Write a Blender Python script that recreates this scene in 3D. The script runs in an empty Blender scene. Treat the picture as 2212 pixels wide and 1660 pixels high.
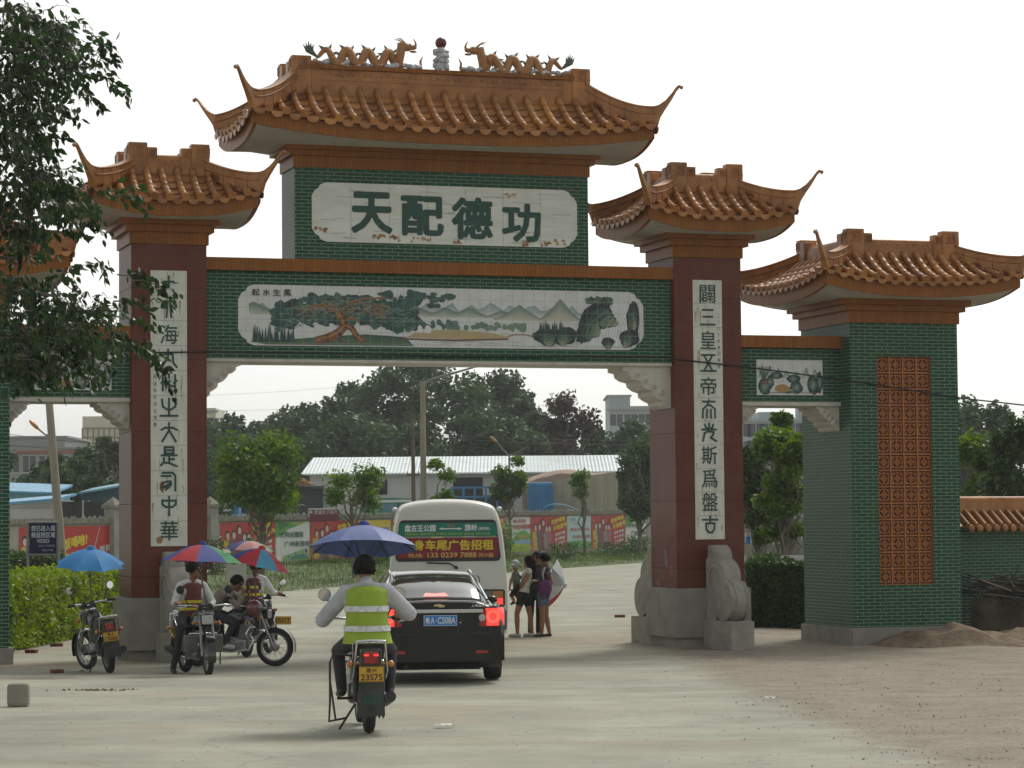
import bpy, bmesh, math, random
import numpy as np
from mathutils import Vector, Matrix, noise
random.seed(7)
sc = bpy.context.scene
COL = sc.collection
# ------------------------------------------------------------------ camera, sky, sun, exposure
F = 5564.0; U0 = 1106.0; V0 = 830.0; CH = 2.15          # focal length / centre measured on the photo, eye height
PITCH = math.atan((1120 - 830) / F); ROLL = 0.0085
_fw = Vector((0, math.cos(PITCH), math.sin(PITCH))); _r = Vector((1, 0, 0)); _u = _r.cross(_fw)
RT = _r * math.cos(ROLL) - _u * math.sin(ROLL); UP = _u * math.cos(ROLL) + _r * math.sin(ROLL)
cam = bpy.data.cameras.new('camera'); camo = bpy.data.objects.new('camera', cam); COL.objects.link(camo)
cam.sensor_width = 36; cam.lens = 36 * F / 2212; cam.clip_start = 0.5; cam.clip_end = 4000
M = Matrix((RT, UP, -_fw)).transposed().to_4x4(); M.translation = Vector((0, 0, CH)); camo.matrix_world = M
sc.camera = camo
SUN_EL, SUN_AZ = math.radians(52), math.radians(28)      # sun high, behind the gate and to the right
w = bpy.data.worlds.new("World"); sc.world = w; w.use_nodes = True
nt = w.node_tree; nt.nodes.clear()
sky = nt.nodes.new('ShaderNodeTexSky'); sky.sky_type = 'NISHITA'; sky.sun_disc = False
sky.sun_elevation = SUN_EL; sky.sun_rotation = SUN_AZ; sky.dust_density = 2.5; sky.air_density = 1.0; sky.ozone_density = 0.6
bw = nt.nodes.new('ShaderNodeRGBToBW'); tint = nt.nodes.new('ShaderNodeMix'); tint.data_type = 'RGBA'; tint.blend_type = 'MULTIPLY'
tint.inputs[0].default_value = 1.0; tint.inputs[7].default_value = (0.995, 1.0, 0.962, 1)
mx = nt.nodes.new('ShaderNodeMix'); mx.data_type = 'RGBA'; mx.inputs[0].default_value = 0.93
bg = nt.nodes.new('ShaderNodeBackground'); bg.inputs[1].default_value = 0.15; wo = nt.nodes.new('ShaderNodeOutputWorld')
pw = nt.nodes.new('ShaderNodeMath'); pw.operation = 'POWER'; pw.inputs[1].default_value = 0.76       # veiled sky: evens out the clear-sky falloff
ml = nt.nodes.new('ShaderNodeMath'); ml.operation = 'MULTIPLY'; ml.inputs[1].default_value = 1.5
nt.links.new(sky.outputs[0], bw.inputs[0]); nt.links.new(bw.outputs[0], pw.inputs[0]); nt.links.new(pw.outputs[0], ml.inputs[0]); nt.links.new(ml.outputs[0], tint.inputs[6])
nt.links.new(sky.outputs[0], mx.inputs[6]); nt.links.new(tint.outputs[2], mx.inputs[7])
nt.links.new(mx.outputs[2], bg.inputs[0]); nt.links.new(bg.outputs[0], wo.inputs[0])
sun = bpy.data.lights.new('sun', 'SUN'); suno = bpy.data.objects.new('sun', sun); COL.objects.link(suno)
sun.energy = 1.2; sun.angle = math.radians(14); sun.color = (1.0, 0.95, 0.86)
_sd = Vector((math.sin(SUN_AZ) * math.cos(SUN_EL), math.cos(SUN_AZ) * math.cos(SUN_EL), math.sin(SUN_EL)))
suno.rotation_euler = _sd.to_track_quat('Z', 'Y').to_euler(); suno.location = (20, 60, 60)
sc.view_settings.view_transform = 'Standard'; sc.view_settings.look = 'None'; sc.view_settings.exposure = 0.45; sc.view_settings.gamma = 1.0
sc.cycles.max_bounces = 6; sc.cycles.transparent_max_bounces = 6; sc.cycles.volume_bounces = 0; sc.cycles.use_denoising = True

# ------------------------------------------------------------------ measuring helpers
def ray(u, v): return _fw * F + RT * (u - U0) - UP * (v - V0)
_gy = [-400, 10, 20, 27, 34, 41, 45, 55, 75, 100, 120, 170, 900]; _gz = [.2, .2, .2, .14, 0, -.16, -.2, -.2, -.08, .05, .15, .25, .25]
def zg(Y):                                              # the road dips a little under the gate
    if Y <= _gy[0]: return _gz[0]
    for i in range(len(_gy) - 1):
        if Y <= _gy[i + 1]:
            t = (Y - _gy[i]) / (_gy[i + 1] - _gy[i]); t = t * t * (3 - 2 * t)
            return _gz[i] + (_gz[i + 1] - _gz[i]) * t
    return _gz[-1]
def gp(u, v):                                           # photo pixel -> point on the ground
    d = ray(u, v); z = 0.0
    for _ in range(60):
        k = (z - CH) / d.z; z = 0.5 * z + 0.5 * zg(d.y * k)
    return Vector((d.x * k, d.y * k, zg(d.y * k)))
def at(u, v, Y):
    d = ray(u, v); k = Y / d.y
    return Vector((d.x * k, Y, d.z * k + CH))
TH = math.atan(1806 / F)
GO = at(284, 1120, 43.3); GO.z = 0
GE = Vector((math.cos(TH), math.sin(TH), 0)); GN = Vector((-math.sin(TH), math.cos(TH), 0))
def gate_pt(s, t, z=0): return GO + GE * s + GN * t + Vector((0, 0, z))

# ------------------------------------------------------------------ mesh helpers
class MB:
    def __init__(s): s.v = []; s.f = []; s.mi = []; s.sm = []; s.col = None; s.fc = []
    def add(s, vs, fs, mi=0, smooth=False, col=None):
        b = len(s.v); s.v.extend([tuple(p) for p in vs])
        for f in fs:
            s.f.append(tuple(i + b for i in f)); s.mi.append(mi); s.sm.append(smooth); s.fc.append(col)
        return s
    def box(s, x0, x1, y0, y1, z0, z1, mi=0, bev=0, col=None):
        if bev <= 0:
            vs = [(x, y, z) for z in (z0, z1) for y in (y0, y1) for x in (x0, x1)]
            fs = [(0, 2, 3, 1), (4, 5, 7, 6), (0, 1, 5, 4), (2, 6, 7, 3), (0, 4, 6, 2), (1, 3, 7, 5)]
            return s.add(vs, fs, mi, False, col)
        b = min(bev, (x1 - x0) * .45, (y1 - y0) * .45, (z1 - z0) * .45)
        bm = bmesh.new(); bmesh.ops.create_cube(bm, size=1)
        for v in bm.verts: v.co = ((x0 + x1) / 2 + v.co.x * (x1 - x0), (y0 + y1) / 2 + v.co.y * (y1 - y0), (z0 + z1) / 2 + v.co.z * (z1 - z0))
        bmesh.ops.bevel(bm, geom=list(bm.edges), offset=b, segments=2, affect='EDGES', profile=.6)
        return s.frombm(bm, mi, False, col)
    def frombm(s, bm, mi=0, smooth=False, col=None):
        bm.verts.ensure_lookup_table(); bm.verts.index_update()
        s.add([v.co[:] for v in bm.verts], [[v.index for v in f.verts] for f in bm.faces], mi, smooth, col); bm.free(); return s
    def prism(s, pts, axis, a, b, mi=0, col=None):         # pts 2D polygon (CCW), extruded along axis from a to b
        n = len(pts)
        def P(p, h):
            if axis == 0: return (h, p[0], p[1])
            if axis == 1: return (p[0], h, p[1])
            return (p[0], p[1], h)
        vs = [P(p, a) for p in pts] + [P(p, b) for p in pts]
        fs = [tuple(range(n))[::-1], tuple(range(n, 2 * n))] + [(i, (i + 1) % n, n + (i + 1) % n, n + i) for i in range(n)]
        return s.add(vs, fs, mi, False, col)
    def tube(s, pts, r, n=8, mi=0, caps=True, smooth=True, col=None):
        pts = [Vector(p) for p in pts]; m = len(pts); rs = r if isinstance(r, (list, tuple)) else [r] * m
        vs = []; fs = []; up = None
        for i in range(m):
            d = (pts[min(i + 1, m - 1)] - pts[max(i - 1, 0)])
            if d.length < 1e-9: d = Vector((0, 0, 1))
            d.normalize()
            if up is None: up = d.orthogonal().normalized()
            else:
                up = up - d * up.dot(d)
                up = d.orthogonal().normalized() if up.length < 1e-6 else up.normalized()
            q = d.cross(up)
            for k in range(n):
                a = 2 * math.pi * k / n; vs.append(pts[i] + (up * math.cos(a) + q * math.sin(a)) * rs[i])
        for i in range(m - 1):
            for k in range(n): fs.append((i * n + k, i * n + (k + 1) % n, (i + 1) * n + (k + 1) % n, (i + 1) * n + k))
        s.add(vs, fs, mi, smooth, col)
        if caps: s.add(vs[:n], [tuple(range(n))[::-1]], mi, False, col); s.add(vs[-n:], [tuple(range(n))], mi, False, col)
        return s
    def lathe(s, prof, n=24, axis=2, c=(0, 0, 0), mi=0, smooth=True, col=None, closed=False):   # prof: (radius, height)
        vs = []; fs = []; m = len(prof); c = Vector(c)
        for (r, h) in prof:
            for k in range(n):
                a = 2 * math.pi * k / n; x, y = r * math.cos(a), r * math.sin(a)
                p = (x, y, h) if axis == 2 else ((h, x, y) if axis == 0 else (y, h, x))
                vs.append(c + Vector(p))
        segs = list(range(m if closed else m - 1)); run = []
        def ang(i): a, b = Vector(prof[(i + 1) % m]) - Vector(prof[i]), Vector(prof[(i + 2) % m]) - Vector(prof[(i + 1) % m]); return a.angle(b, 0) if a.length > 0 and b.length > 0 else 0
        for i in segs:                                   # sharp corners of the profile stay sharp
            run.append(i)
            if i == segs[-1] or ang(i) > .7:
                V_ = []; fs = []
                for q in run + [run[-1] + 1]: V_ += vs[(q % m) * n:(q % m) * n + n]
                for r_ in range(len(run)):
                    for k in range(n): fs.append((r_ * n + k, r_ * n + (k + 1) % n, (r_ + 1) * n + (k + 1) % n, (r_ + 1) * n + k))
                s.add(V_, fs, mi, smooth, col); run = []
        return s
    def ell(s, c, r, n=12, m=8, mi=0, rot=None, col=None, smooth=True):
        c = Vector(c); vs = []; fs = []
        for i in range(m + 1):
            t = math.pi * i / m
            for k in range(n):
                a = 2 * math.pi * k / n
                p = Vector((r[0] * math.sin(t) * math.cos(a), r[1] * math.sin(t) * math.sin(a), r[2] * math.cos(t)))
                if rot: p = rot @ p
                vs.append(c + p)
        for i in range(m):
            for k in range(n): fs.append((i * n + k, (i + 1) * n + k, (i + 1) * n + (k + 1) % n, i * n + (k + 1) % n))
        return s.add(vs, fs, mi, smooth, col)
    def grid(s, rows, mi=0, smooth=True, col=None, flip=False):
        n = len(rows[0]); vs = [p for r in rows for p in r]; fs = []
        for i in range(len(rows) - 1):
            for k in range(n - 1):
                f = (i * n + k, i * n + k + 1, (i + 1) * n + k + 1, (i + 1) * n + k); fs.append(f[::-1] if flip else f)
        return s.add(vs, fs, mi, smooth, col)
    def xf(s, mtx, start=0):
        for i in range(start, len(s.v)): s.v[i] = tuple(mtx @ Vector(s.v[i]))
        return s
    def build(s, name, mats, parent=None, clean=False):
        me = bpy.data.meshes.new(name); me.from_pydata(s.v, [], s.f)
        mats = mats if isinstance(mats, (list, tuple)) else [mats]
        for m in mats: me.materials.append(m)
        if len(mats) > 1: me.polygons.foreach_set('material_index', s.mi)
        me.polygons.foreach_set('use_smooth', s.sm)
        if any(c is not None for c in s.fc):
            ca = me.color_attributes.new('Col', 'BYTE_COLOR', 'CORNER'); d = []
            for f, c in zip(s.f, s.fc):
                if c is None: c = (1, 1, 1)
                if isinstance(c[0], (tuple, list)):
                    for q in c: d += [q[0], q[1], q[2], 1]
                else: d += [c[0], c[1], c[2], 1] * len(f)
            ca.data.foreach_set('color', d)
        me.validate(); me.update()
        if clean:
            bm = bmesh.new(); bm.from_mesh(me); bmesh.ops.remove_doubles(bm, verts=bm.verts, dist=1e-5); bmesh.ops.recalc_face_normals(bm, faces=bm.faces); bm.to_mesh(me); bm.free()
        o = bpy.data.objects.new(name, me); COL.objects.link(o)
        if parent: o.parent = parent
        return o
def thing(name, label, cat, loc=(0, 0, 0), rz=0.0, group=None):
    o = bpy.data.objects.new(name, None); o.empty_display_size = .2; COL.objects.link(o)
    o.location = loc; o.rotation_euler = (0, 0, rz); return tag(o, label, cat, group)
def tag(o, label, cat, group=None):
    o['label'] = label; o['category'] = cat
    if group: o['group'] = group
    return o
def struct(o, kind='structure', label=None): o['kind'] = kind; return o
def copy_tree(o, parent=None):
    c = o.copy(); COL.objects.link(c)
    if parent is not None: c.parent = parent
    for ch in list(o.children): copy_tree(ch, c)
    return c

# ------------------------------------------------------------------ materials
def srgb(r, g, b):
    f = lambda c: (c / 255 / 12.92) if c / 255 <= 0.04045 else ((c / 255 + .055) / 1.055) ** 2.4
    return (f(r), f(g), f(b))
MATS = {}
def nodes(m):
    m.use_nodes = True; nt = m.node_tree; b = nt.nodes.get('Principled BSDF'); return nt, b
def mat(name, col, rough=.6, var=.15, scale=6.0, bump=0.0, bscale=None, metal=0.0, spec=.5, coat=0.0, detail=5, emit=0, col2=None, stretch=None, trans=0.0, island=0.0):
    if name in MATS: return MATS[name]
    m = bpy.data.materials.new(name); MATS[name] = m; nt, b = nodes(m); L = nt.links.new
    b.inputs['Roughness'].default_value = rough; b.inputs['Metallic'].default_value = metal
    b.inputs['Specular IOR Level'].default_value = spec; b.inputs['Coat Weight'].default_value = coat; b.inputs['Coat Roughness'].default_value = .08
    if trans: b.inputs['Transmission Weight'].default_value = trans
    tc = nt.nodes.new('ShaderNodeTexCoord'); src = tc.outputs['Object']
    if stretch:
        mp = nt.nodes.new('ShaderNodeMapping'); mp.inputs['Scale'].default_value = stretch; L(src, mp.inputs[0]); src = mp.outputs[0]
    nz = nt.nodes.new('ShaderNodeTexNoise'); nz.inputs['Scale'].default_value = scale; nz.inputs['Detail'].default_value = detail; nz.inputs['Roughness'].default_value = .6; L(src, nz.inputs['Vector'])
    if var > 0 or col2:
        mixn = nt.nodes.new('ShaderNodeMix'); mixn.data_type = 'RGBA'
        c2 = col2 or tuple(min(1, c * (1 + var)) for c in col); c1 = col if col2 else tuple(c * (1 - var) for c in col)
        mixn.inputs[6].default_value = (*c1, 1); mixn.inputs[7].default_value = (*c2, 1)
        cr = nt.nodes.new('ShaderNodeMapRange'); cr.inputs[1].default_value = .3; cr.inputs[2].default_value = .7; L(nz.outputs[0], cr.inputs[0]); L(cr.outputs[0], mixn.inputs[0])
        out = mixn.outputs[2]
        if island:                                       # every separate tile fired a little differently
            ge = nt.nodes.new('ShaderNodeNewGeometry'); ir = nt.nodes.new('ShaderNodeMapRange'); ir.inputs[3].default_value = 1 - island; ir.inputs[4].default_value = 1 + island; L(ge.outputs['Random Per Island'], ir.inputs[0])
            hs = nt.nodes.new('ShaderNodeHueSaturation'); L(ir.outputs[0], hs.inputs['Value']); L(out, hs.inputs['Color']); out = hs.outputs[0]
        L(out, b.inputs['Base Color'])
    else: b.inputs['Base Color'].default_value = (*col, 1)
    if bump > 0:
        n2 = nt.nodes.new('ShaderNodeTexNoise'); n2.inputs['Scale'].default_value = bscale or scale * 4; n2.inputs['Detail'].default_value = 4; L(src, n2.inputs['Vector'])
        bp = nt.nodes.new('ShaderNodeBump'); bp.inputs['Strength'].default_value = bump; bp.inputs['Distance'].default_value = .02; L(n2.outputs[0], bp.inputs['Height']); L(bp.outputs[0], b.inputs['Normal'])
    if emit:
        b.inputs['Emission Color'].default_value = (*col, 1); b.inputs['Emission Strength'].default_value = emit
    return m
def wallcoords(nt):                                     # (along the wall, height) from object coordinates, chosen by which way the face looks
    L = nt.links.new; tc = nt.nodes.new('ShaderNodeTexCoord'); sp = nt.nodes.new('ShaderNodeSeparateXYZ'); sn = nt.nodes.new('ShaderNodeSeparateXYZ')
    L(tc.outputs['Object'], sp.inputs[0]); L(tc.outputs['Normal'], sn.inputs[0])
    ab = nt.nodes.new('ShaderNodeMath'); ab.operation = 'ABSOLUTE'; L(sn.outputs[0], ab.inputs[0])
    gt = nt.nodes.new('ShaderNodeMath'); gt.operation = 'GREATER_THAN'; gt.inputs[1].default_value = .6; L(ab.outputs[0], gt.inputs[0])
    mf = nt.nodes.new('ShaderNodeMix'); mf.data_type = 'FLOAT'; L(gt.outputs[0], mf.inputs[0]); L(sp.outputs[0], mf.inputs[2]); L(sp.outputs[1], mf.inputs[3])
    cb = nt.nodes.new('ShaderNodeCombineXYZ'); L(mf.outputs[0], cb.inputs[0]); L(sp.outputs[2], cb.inputs[1])
    return cb.outputs[0], tc
def brickmat(name, c1, c2, mortar, bw, rh, ms=.012, rough=.3, off=.5, dirt=.35, dirtcol=(.25, .22, .16), bump=.3, streak=0.0, spec=.5, shift=(0, 0)):
    if name in MATS: return MATS[name]
    m = bpy.data.materials.new(name); MATS[name] = m; nt, b = nodes(m); L = nt.links.new
    v, tc = wallcoords(nt)
    mp = nt.nodes.new('ShaderNodeMapping'); mp.inputs['Location'].default_value = (shift[0], shift[1], 0); L(v, mp.inputs[0]); v = mp.outputs[0]
    br = nt.nodes.new('ShaderNodeTexBrick'); br.offset = off; br.inputs['Color1'].default_value = (*c1, 1); br.inputs['Color2'].default_value = (*c2, 1); br.inputs['Mortar'].default_value = (*mortar, 1)
    br.inputs['Scale'].default_value = 1; br.inputs['Mortar Size'].default_value = ms; br.inputs['Brick Width'].default_value = bw; br.inputs['Row Height'].default_value = rh; br.inputs['Mortar Smooth'].default_value = .1
    L(v, br.inputs['Vector'])
    nz = nt.nodes.new('ShaderNodeTexNoise'); nz.inputs['Scale'].default_value = 1.3; nz.inputs['Detail'].default_value = 7; nz.inputs['Roughness'].default_value = .65; L(tc.outputs['Object'], nz.inputs['Vector'])
    mr = nt.nodes.new('ShaderNodeMapRange'); mr.inputs[1].default_value = .45; mr.inputs[2].default_value = .8; mr.inputs[4].default_value = dirt; L(nz.outputs[0], mr.inputs[0])
    fac = mr.outputs[0]
    if streak > 0:                                      # vertical run-off stains
        m2 = nt.nodes.new('ShaderNodeMapping'); m2.inputs['Scale'].default_value = (7, 7, .35); L(tc.outputs['Object'], m2.inputs[0])
        n3 = nt.nodes.new('ShaderNodeTexNoise'); n3.inputs['Scale'].default_value = 1; n3.inputs['Detail'].default_value = 5; L(m2.outputs[0], n3.inputs['Vector'])
        r3 = nt.nodes.new('ShaderNodeMapRange'); r3.inputs[1].default_value = .48; r3.inputs[2].default_value = .75; r3.inputs[4].default_value = streak; L(n3.outputs[0], r3.inputs[0])
        mxm = nt.nodes.new('ShaderNodeMath'); mxm.operation = 'MAXIMUM'; L(fac, mxm.inputs[0]); L(r3.outputs[0], mxm.inputs[1]); fac = mxm.outputs[0]
    mixn = nt.nodes.new('ShaderNodeMix'); mixn.data_type = 'RGBA'; mixn.inputs[7].default_value = (*dirtcol, 1)
    L(fac, mixn.inputs[0]); L(br.outputs[0], mixn.inputs[6]); L(mixn.outputs[2], b.inputs['Base Color'])
    rr = nt.nodes.new('ShaderNodeMapRange'); rr.inputs[3].default_value = rough; rr.inputs[4].default_value = .85; L(br.outputs['Fac'], rr.inputs[0])
    L(rr.outputs[0], b.inputs['Roughness']); b.inputs['Specular IOR Level'].default_value = spec
    if bump > 0:
        bp = nt.nodes.new('ShaderNodeBump'); bp.inputs['Strength'].default_value = bump; bp.inputs['Distance'].default_value = -.01; L(br.outputs['Fac'], bp.inputs['Height']); L(bp.outputs[0], b.inputs['Normal'])
    return m
def paintmat(name, rough=.5, grid=None, gridcol=(.3, .3, .3), dirt=.15, spec=.4, var=.12):
    """a printed / painted flat thing: colours come from the mesh's colour attribute"""
    if name in MATS: return MATS[name]
    m = bpy.data.materials.new(name); MATS[name] = m; nt, b = nodes(m); L = nt.links.new
    at_ = nt.nodes.new('ShaderNodeVertexColor'); at_.layer_name = 'Col'; tc = nt.nodes.new('ShaderNodeTexCoord')
    nz = nt.nodes.new('ShaderNodeTexNoise'); nz.inputs['Scale'].default_value = 5; nz.inputs['Detail'].default_value = 8; nz.inputs['Roughness'].default_value = .7; L(tc.outputs['Object'], nz.inputs['Vector'])
    mr = nt.nodes.new('ShaderNodeMapRange'); mr.inputs[1].default_value = .3; mr.inputs[2].default_value = .7; mr.inputs[3].default_value = 1 - var; mr.inputs[4].default_value = 1 + var; L(nz.outputs[0], mr.inputs[0])
    hs = nt.nodes.new('ShaderNodeHueSaturation'); L(mr.outputs[0], hs.inputs['Value']); L(at_.outputs[0], hs.inputs['Color']); out = hs.outputs[0]
    if grid:
        v, _ = wallcoords(nt)
        br = nt.nodes.new('ShaderNodeTexBrick'); br.offset = 0; br.inputs['Scale'].default_value = 1; br.inputs['Mortar Size'].default_value = grid[2]; br.inputs['Brick Width'].default_value = grid[0]; br.inputs['Row Height'].default_value = grid[1]
        L(v, br.inputs['Vector']); mg = nt.nodes.new('ShaderNodeMix'); mg.data_type = 'RGBA'; mg.inputs[7].default_value = (*gridcol, 1)
        ml = nt.nodes.new('ShaderNodeMath'); ml.operation = 'MULTIPLY'; ml.inputs[1].default_value = .6; L(br.outputs['Fac'], ml.inputs[0]); L(ml.outputs[0], mg.inputs[0]); L(out, mg.inputs[6]); out = mg.outputs[2]
    L(out, b.inputs['Base Color']); b.inputs['Roughness'].default_value = rough; b.inputs['Specular IOR Level'].default_value = spec
    return m
def leafmat(name, c_dark, c_light, rough=.5, trans=.35):
    if name in MATS: return MATS[name]
    m = bpy.data.materials.new(name); MATS[name] = m; nt, b = nodes(m); L = nt.links.new
    at_ = nt.nodes.new('ShaderNodeVertexColor'); at_.layer_name = 'Col'; sp = nt.nodes.new('ShaderNodeSeparateColor'); L(at_.outputs[0], sp.inputs[0])
    mx = nt.nodes.new('ShaderNodeMix'); mx.data_type = 'RGBA'; mx.inputs[6].default_value = (*c_dark, 1); mx.inputs[7].default_value = (*c_light, 1); L(sp.outputs[0], mx.inputs[0])
    L(mx.outputs[2], b.inputs['Base Color']); b.inputs['Roughness'].default_value = rough; b.inputs['Specular IOR Level'].default_value = .35
    tr = nt.nodes.new('ShaderNodeBsdfTranslucent'); hs = nt.nodes.new('ShaderNodeHueSaturation'); hs.inputs['Value'].default_value = 1.5; hs.inputs['Saturation'].default_value = 1.1; L(mx.outputs[2], hs.inputs['Color']); L(hs.outputs[0], tr.inputs[0])
    ms = nt.nodes.new('ShaderNodeMixShader'); ms.inputs[0].default_value = trans; L(b.outputs[0], ms.inputs[1]); L(tr.outputs[0], ms.inputs[2]); L(ms.outputs[0], nt.nodes['Material Output'].inputs[0])
    return m
# ------------------------------------------------------------------ writing and flat pictures
_tc = {}
def glyphs(txt, bold=0.0):
    k = (txt, bold)
    if k in _tc: return _tc[k]
    c = bpy.data.curves.new('t', 'FONT'); c.body = txt; c.size = 1; c.offset = bold; c.resolution_u = 3
    o = bpy.data.objects.new('t', c); COL.objects.link(o)
    me = bpy.data.meshes.new_from_object(o.evaluated_get(bpy.context.evaluated_depsgraph_get()))
    V = [(v.co.x, v.co.y) for v in me.vertices]; Fc = [tuple(p.vertices) for p in me.polygons]
    bpy.data.objects.remove(o); bpy.data.curves.remove(c); bpy.data.meshes.remove(me)
    xs = [p[0] for p in V]; ys = [p[1] for p in V]
    _tc[k] = (V, Fc, (min(xs), max(xs), min(ys), max(ys))); return _tc[k]
class Flat:
    """flat picture or lettering: 2D shapes in layers on a plane given by origin, right, up (metres)"""
    def __init__(s, o, r, u, step=.003):
        s.o = Vector(o); s.r = Vector(r).normalized(); s.u = Vector(u).normalized(); s.n = s.r.cross(s.u).normalized(); s.mb = MB(); s.step = step; s.lay = 0
    def P(s, p, h=None): return s.o + s.r * p[0] + s.u * p[1] + s.n * (s.step * (s.lay if h is None else h))
    def poly(s, pts, col, h=None):
        s.mb.add([s.P(p, h) for p in pts], [tuple(range(len(pts)))], 0, False, col); return s
    def rect(s, x0, y0, x1, y1, col, h=None): return s.poly([(x0, y0), (x1, y0), (x1, y1), (x0, y1)], col, h)
    def strip(s, top, bot, ctop, cbot, h=None):          # polygon band between two polylines, coloured from top to bottom
        n = min(len(top), len(bot))
        for i in range(n - 1): s.mb.add([s.P(p, h) for p in (bot[i], bot[i + 1], top[i + 1], top[i])], [(0, 1, 2, 3)], 0, False, [cbot, cbot, ctop, ctop])
        return s
    def ellipse(s, cx, cy, rx, ry, col, h=None, rot=0, n=16, jit=0.0):
        p = []
        for k in range(n):
            a = 2 * math.pi * k / n; q = 1 + random.uniform(-jit, jit); x, y = rx * math.cos(a) * q, ry * math.sin(a) * q
            p.append((cx + x * math.cos(rot) - y * math.sin(rot), cy + x * math.sin(rot) + y * math.cos(rot)))
        return s.poly(p, col, h)
    def line(s, pts, w, col, h=None):
        for a, b in zip(pts[:-1], pts[1:]):
            dx, dy = b[0] - a[0], b[1] - a[1]; l = math.hypot(dx, dy) or 1; ex, ey = dx / l * w * .25, dy / l * w * .25; nx, ny = -dy / l * w / 2, dx / l * w / 2
            s.poly([(a[0] - ex + nx, a[1] - ey + ny), (a[0] - ex - nx, a[1] - ey - ny), (b[0] + ex - nx, b[1] + ey - ny), (b[0] + ex + nx, b[1] + ey + ny)], col, h)
        return s
    def text(s, txt, x0, y0, x1, y1, col, bold=0.0, h=None, skew=0.0, slope=0.0):   # fitted to the box
        V, Fc, (a, b, c, d) = glyphs(txt); sx = (x1 - x0) / (b - a); sy = (y1 - y0) / (d - c)
        sh = [(0, 0)]
        if bold > 0: sh += [(bold, 0), (-bold, 0), (0, bold), (0, -bold)]
        for i, (ax, ay) in enumerate(sh):
            vs = []
            for (x, y) in V:
                X = x0 + (x - a + ax) * sx + skew * (y - c) * sy; Y = y0 + (y - c + ay) * sy + slope * (X - x0); vs.append(s.P((X, Y), (s.lay if h is None else h) + .06 * i))
            s.mb.add(vs, Fc, 0, False, col)
        return s
    def up_(s): s.lay += 1; return s
    def build(s, name, m, parent=None): return s.mb.build(name, m, parent)
# ================================================================== THE GATE (local axes: x along the gate, y away from the camera, z up)
GLAZE = mat('glazed_roof_tile', (.22, .075, .014), rough=.34, var=.32, scale=3.2, bump=.25, bscale=40, col2=(.42, .19, .048), spec=.45, island=.28)
GLAZE_D = brickmat('glazed_trim_tile', (.29, .105, .010), (.24, .082, .009), (.15, .052, .010), .075, 3.0, ms=.004, spec=.22, rough=.4, off=0, dirt=.5, dirtcol=(.12, .05, .02), bump=.1, streak=.4)
GREEN = brickmat('green_glazed_brick', (.007, .062, .034), (.014, .086, .050), (.26, .30, .21), .23, .0625, ms=.0055, spec=.2, rough=.34, dirt=.35, dirtcol=(.03, .075, .055), bump=.4, streak=.25)
GRANITE = brickmat('red_granite', (.135, .034, .020), (.11, .027, .016), (.05, .014, .010), 1.4, 1.22, ms=.006, spec=.25, rough=.4, off=0, dirt=.7, dirtcol=(.17, .075, .05), bump=.1, streak=.35)
MARBLE = mat('white_marble', (.58, .60, .54), rough=.45, var=.1, scale=1.5, col2=(.74, .76, .71), stretch=(1.2, 1.2, 6), detail=9)
STONE = mat('grey_stone', (.20, .19, .165), rough=.85, var=.25, scale=2.5, bump=.4, bscale=30, col2=(.30, .285, .245))
SOFFIT = mat('weathered_render', (.40, .38, .33), rough=.9, var=.2, scale=2, bump=.2, bscale=20, col2=(.52, .50, .45), stretch=(1, 1, 3))
BRACKET = mat('carved_pale_stone', (.46, .44, .38), rough=.85, var=.25, scale=4, bump=.5, bscale=25, col2=(.60, .575, .51))
INK = mat('green_lettering', (.012, .05, .04), rough=.5, var=.4, scale=14, col2=(.02, .085, .065))
INKF = mat('faded_lettering', (.035, .075, .065), rough=.6, var=.5, scale=20, col2=(.12, .15, .13))
MURAL = paintmat('mural_tile', rough=.25, grid=(.2, .2, .004), gridcol=(.28, .3, .28), var=.1, spec=.5)

gate = thing('memorial_archway', 'tall Chinese archway with orange glazed roofs, green brick walls and red pillars across the road', 'archway', GO, TH)

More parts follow.
